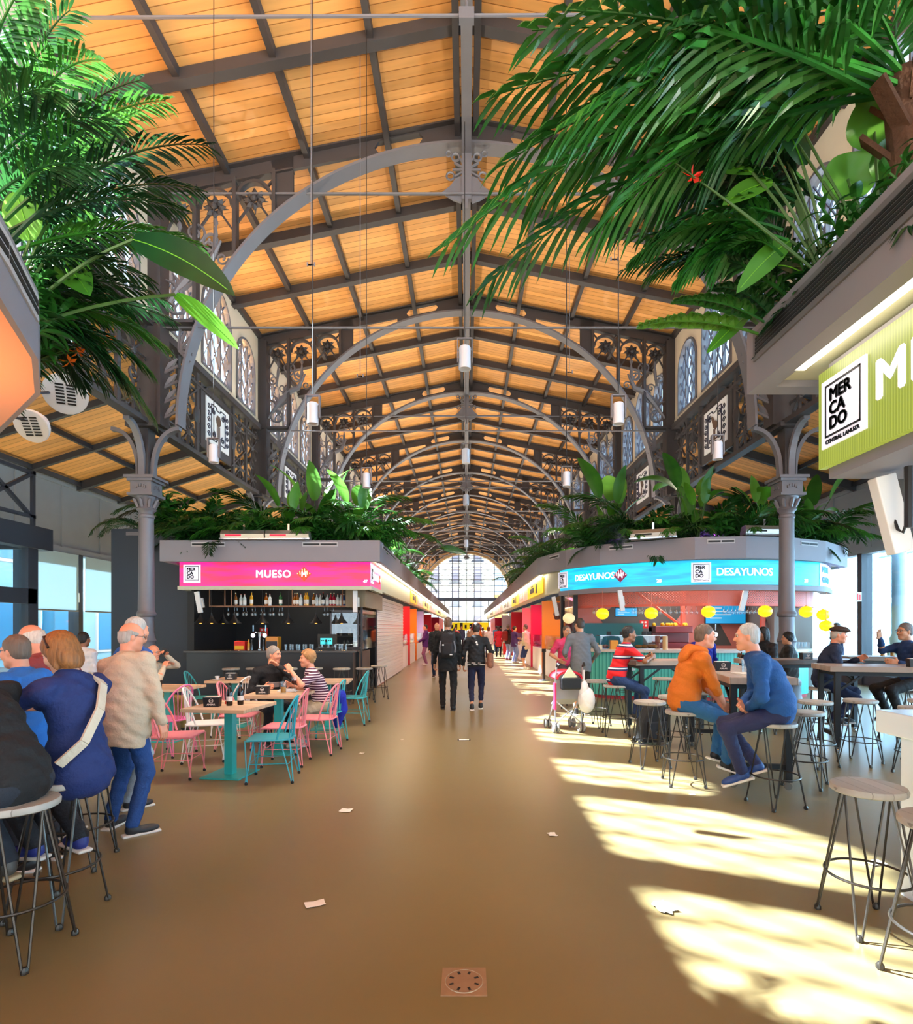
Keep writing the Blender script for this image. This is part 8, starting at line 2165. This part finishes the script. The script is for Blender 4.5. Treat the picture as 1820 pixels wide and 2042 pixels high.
# ---------------------------------------------------------------- near left plants
r = thing('palm_tree', 'large palm at the upper left edge with feathery fronds', 'plant', (-2.75, 3.1, 3.3))
b = MB(); b.tube([(0, 0, 0), (0, .02, .5)], [.07, .05], 8); b.build('trunk', M_TRUNK, r)
k = 60
for (bx_, by, bY), (px, py, Y), arch, l0, n, m in (((20, 480, 3.1), (415, 290, 3.3), .42, .27, 36, LM_DARK), ((10, 420, 3.0), (330, 200, 3.1), .36, .26, 34, LM_PALM), ((20, 460, 3.1), (365, 420, 3.5), .3, .25, 34, LM_DARK), ((0, 330, 3.0), (200, 120, 2.9), .4, .27, 34, LM_PALM), ((0, 300, 2.9), (140, 20, 2.8), .3, .27, 32, LM_PALM),
        ((-60, 250, 2.8), (60, -40, 2.6), .3, .27, 30, LM_PALM), ((30, 500, 3.2), (400, 490, 3.6), .26, .25, 34, LM_PALM), ((10, 440, 3.1), (290, 330, 3.4), .32, .25, 32, LM_PALM), ((-40, 350, 2.9), (240, 250, 3.0), .36, .26, 34, LM_DARK), ((20, 520, 3.2), (300, 560, 3.6), .2, .24, 30, LM_DARK), ((-20, 400, 3.0), (180, 330, 3.0), .2, .25, 30, LM_DARK), ((-60, 300, 2.8), (110, 180, 2.8), .25, .26, 30, LM_PALM)):
    k += 1; frond_at(r, P(bx_, by, bY), P(px, py, Y), arch * .8, n, l0, .02, .35, m, k, 58)
r = thing('palm_plant', 'dark drooping palm hanging over the near left roof edge before the iron column', 'plant', (-3.1, 3.75, 3.3))
for (bx_, by, bY), (px, py, Y), arch, l0, n, m in (((60, 620, 3.6), (330, 690, 3.8), .22, .24, 30, LM_PALM), ((60, 640, 3.6), (305, 830, 3.9), .28, .24, 32, LM_DARK), ((60, 640, 3.6), (250, 770, 3.9), .24, .22, 28, LM_DARK), ((70, 650, 3.6), (300, 740, 3.8), .22, .22, 28, LM_PALM), ((40, 600, 3.5), (260, 620, 3.7), .2, .24, 30, LM_DARK), ((60, 620, 3.6), (200, 690, 3.9), .14, .22, 24, LM_PALM), ((40, 600, 3.5), (190, 560, 3.6), .2, .22, 26, LM_DARK), ((40, 580, 3.5), (330, 600, 3.8), .2, .24, 30, LM_DARK)):
    k += 1; frond_at(r, P(bx_, by, bY), P(px, py, Y), arch, n, l0, .022, .4, m, k, 58)
r = thing('palm_plant', 'dense dark palm filling the middle of the near left roof planting', 'plant', (-3.3, 3.9, 3.3))
for (bx_, by, bY), (px, py, Y), arch, l0, n, m in (((30, 560, 3.5), (250, 400, 3.7), .25, .24, 32, LM_DARK), ((20, 540, 3.5), (330, 500, 3.9), .25, .24, 34, LM_DARK), ((0, 520, 3.4), (150, 250, 3.4), .3, .25, 32, LM_DARK), ((20, 560, 3.5), (220, 520, 3.8), .15, .22, 28, LM_PALM), ((40, 590, 3.6), (290, 450, 3.9), .2, .24, 32, LM_DARK), ((30, 600, 3.6), (210, 640, 3.9), .12, .22, 26, LM_DARK), ((40, 610, 3.6), (345, 640, 4.1), .2, .22, 30, LM_DARK), ((0, 480, 3.3), (90, 330, 3.3), .15, .24, 26, LM_DARK), ((50, 640, 3.7), (170, 770, 4.0), .15, .2, 24, LM_DARK), ((10, 500, 3.4), (400, 380, 3.7), .35, .26, 36, LM_DARK), ((0, 420, 3.2), (280, 160, 3.2), .3, .26, 34, LM_DARK)):
    k += 1; frond_at(r, P(bx_, by, bY), P(px, py, Y), arch, n, l0, .021, .35, m, k, 58)
r = thing('paddle_leaf_plant', 'plant with two long paddle leaves, one dark and one pale, before the left clerestory', 'plant', (-2.8, 3.4, 3.3))
leaf_at(r, 'leaf', P(265, 478, 3.4), P(468, 590, 3.45), .12, .09, LM_DARK, .12); leaf_at(r, 'leaf', P(350, 588, 3.7), P(476, 697, 3.7), .06, .04, LM_LIME, .2)
stem_at(r, (-2.8, 3.4, 3.32), P(265, 478, 3.4), .01, .15); stem_at(r, (-2.8, 3.4, 3.32), P(350, 588, 3.7), .01, .1)
for (ax, ay), (bx_, by), Y, m in (((130, 470, ), (200, 440), 3.4, LM_BAN), ((90, 400), (150, 300), 3.2, LM_BAN), ((150, 330), (270, 215), 3.2, LM_BAN), ((120, 520), (180, 590), 3.5, LM_BAN), ((60, 480), (30, 380), 3.2, LM_ROUND)): leaf_at(r, 'leaf', P(ax, ay, Y), P(bx_, by, Y), .1, .04, m); stem_at(r, (-2.8, 3.4, 3.32), P(ax, ay, Y), .008, .1)
flowers('orange blossoms in the near left plants above the loudspeaker', (-3.0, 3.8, 3.32), [(165, 688), (138, 722), (215, 677), (155, 702)], 3.85, mat('blossom orange', '#ff7a1a', .5))
for i, (x, y, sc_) in enumerate(((-2.62, 3.4, .6), (-2.85, 3.7, .65), (-3.2, 3.95, .7), (-3.5, 4.2, .75), (-2.9, 3.3, .8), (-3.3, 3.6, .9))):
    plant('bush', x, y, 3.3, sc_, 'low behind the near left roof edge, %s from the corridor' % ORD[i])
for i, (x, y) in enumerate(((-3.1, 3.4), (-3.6, 3.9))): plant('dark', x, y, 3.3, 1.0, 'deep inside the near left roof planting, %s one' % ('nearer', 'farther')[i])
# purple lamps among the plants of the turquoise stall
for i, (px, py, Y) in enumerate(((1408, 1010, 12.6), (1424, 1045, 12.3), (1232, 1072, 12.9))):
    p = P(px, py, Y); b = MB(); b.lathe((0, 0, 0), [(0, 0), (.05, 0), (.06, .08), (0, .08)], 12)
    o = b.build('plant_spotlight', mat('purple lamp', '#9a3aff', .4, emit=5)); o.location = (p.x, Y, 3.32 if i else 3.5)
    tag(o, ('purple spotlight glowing between the plants above the middle logo', 'purple spotlight right below the upper one', 'purple spotlight beside the left heater of the turquoise stall')[i], 'lamp', 'purple plant spotlights')
    lamp('purple_light', 'POINT', (p.x, Y - .1, 3.55 + .2 * (i == 0)), 14, (.55, .1, 1), .05)
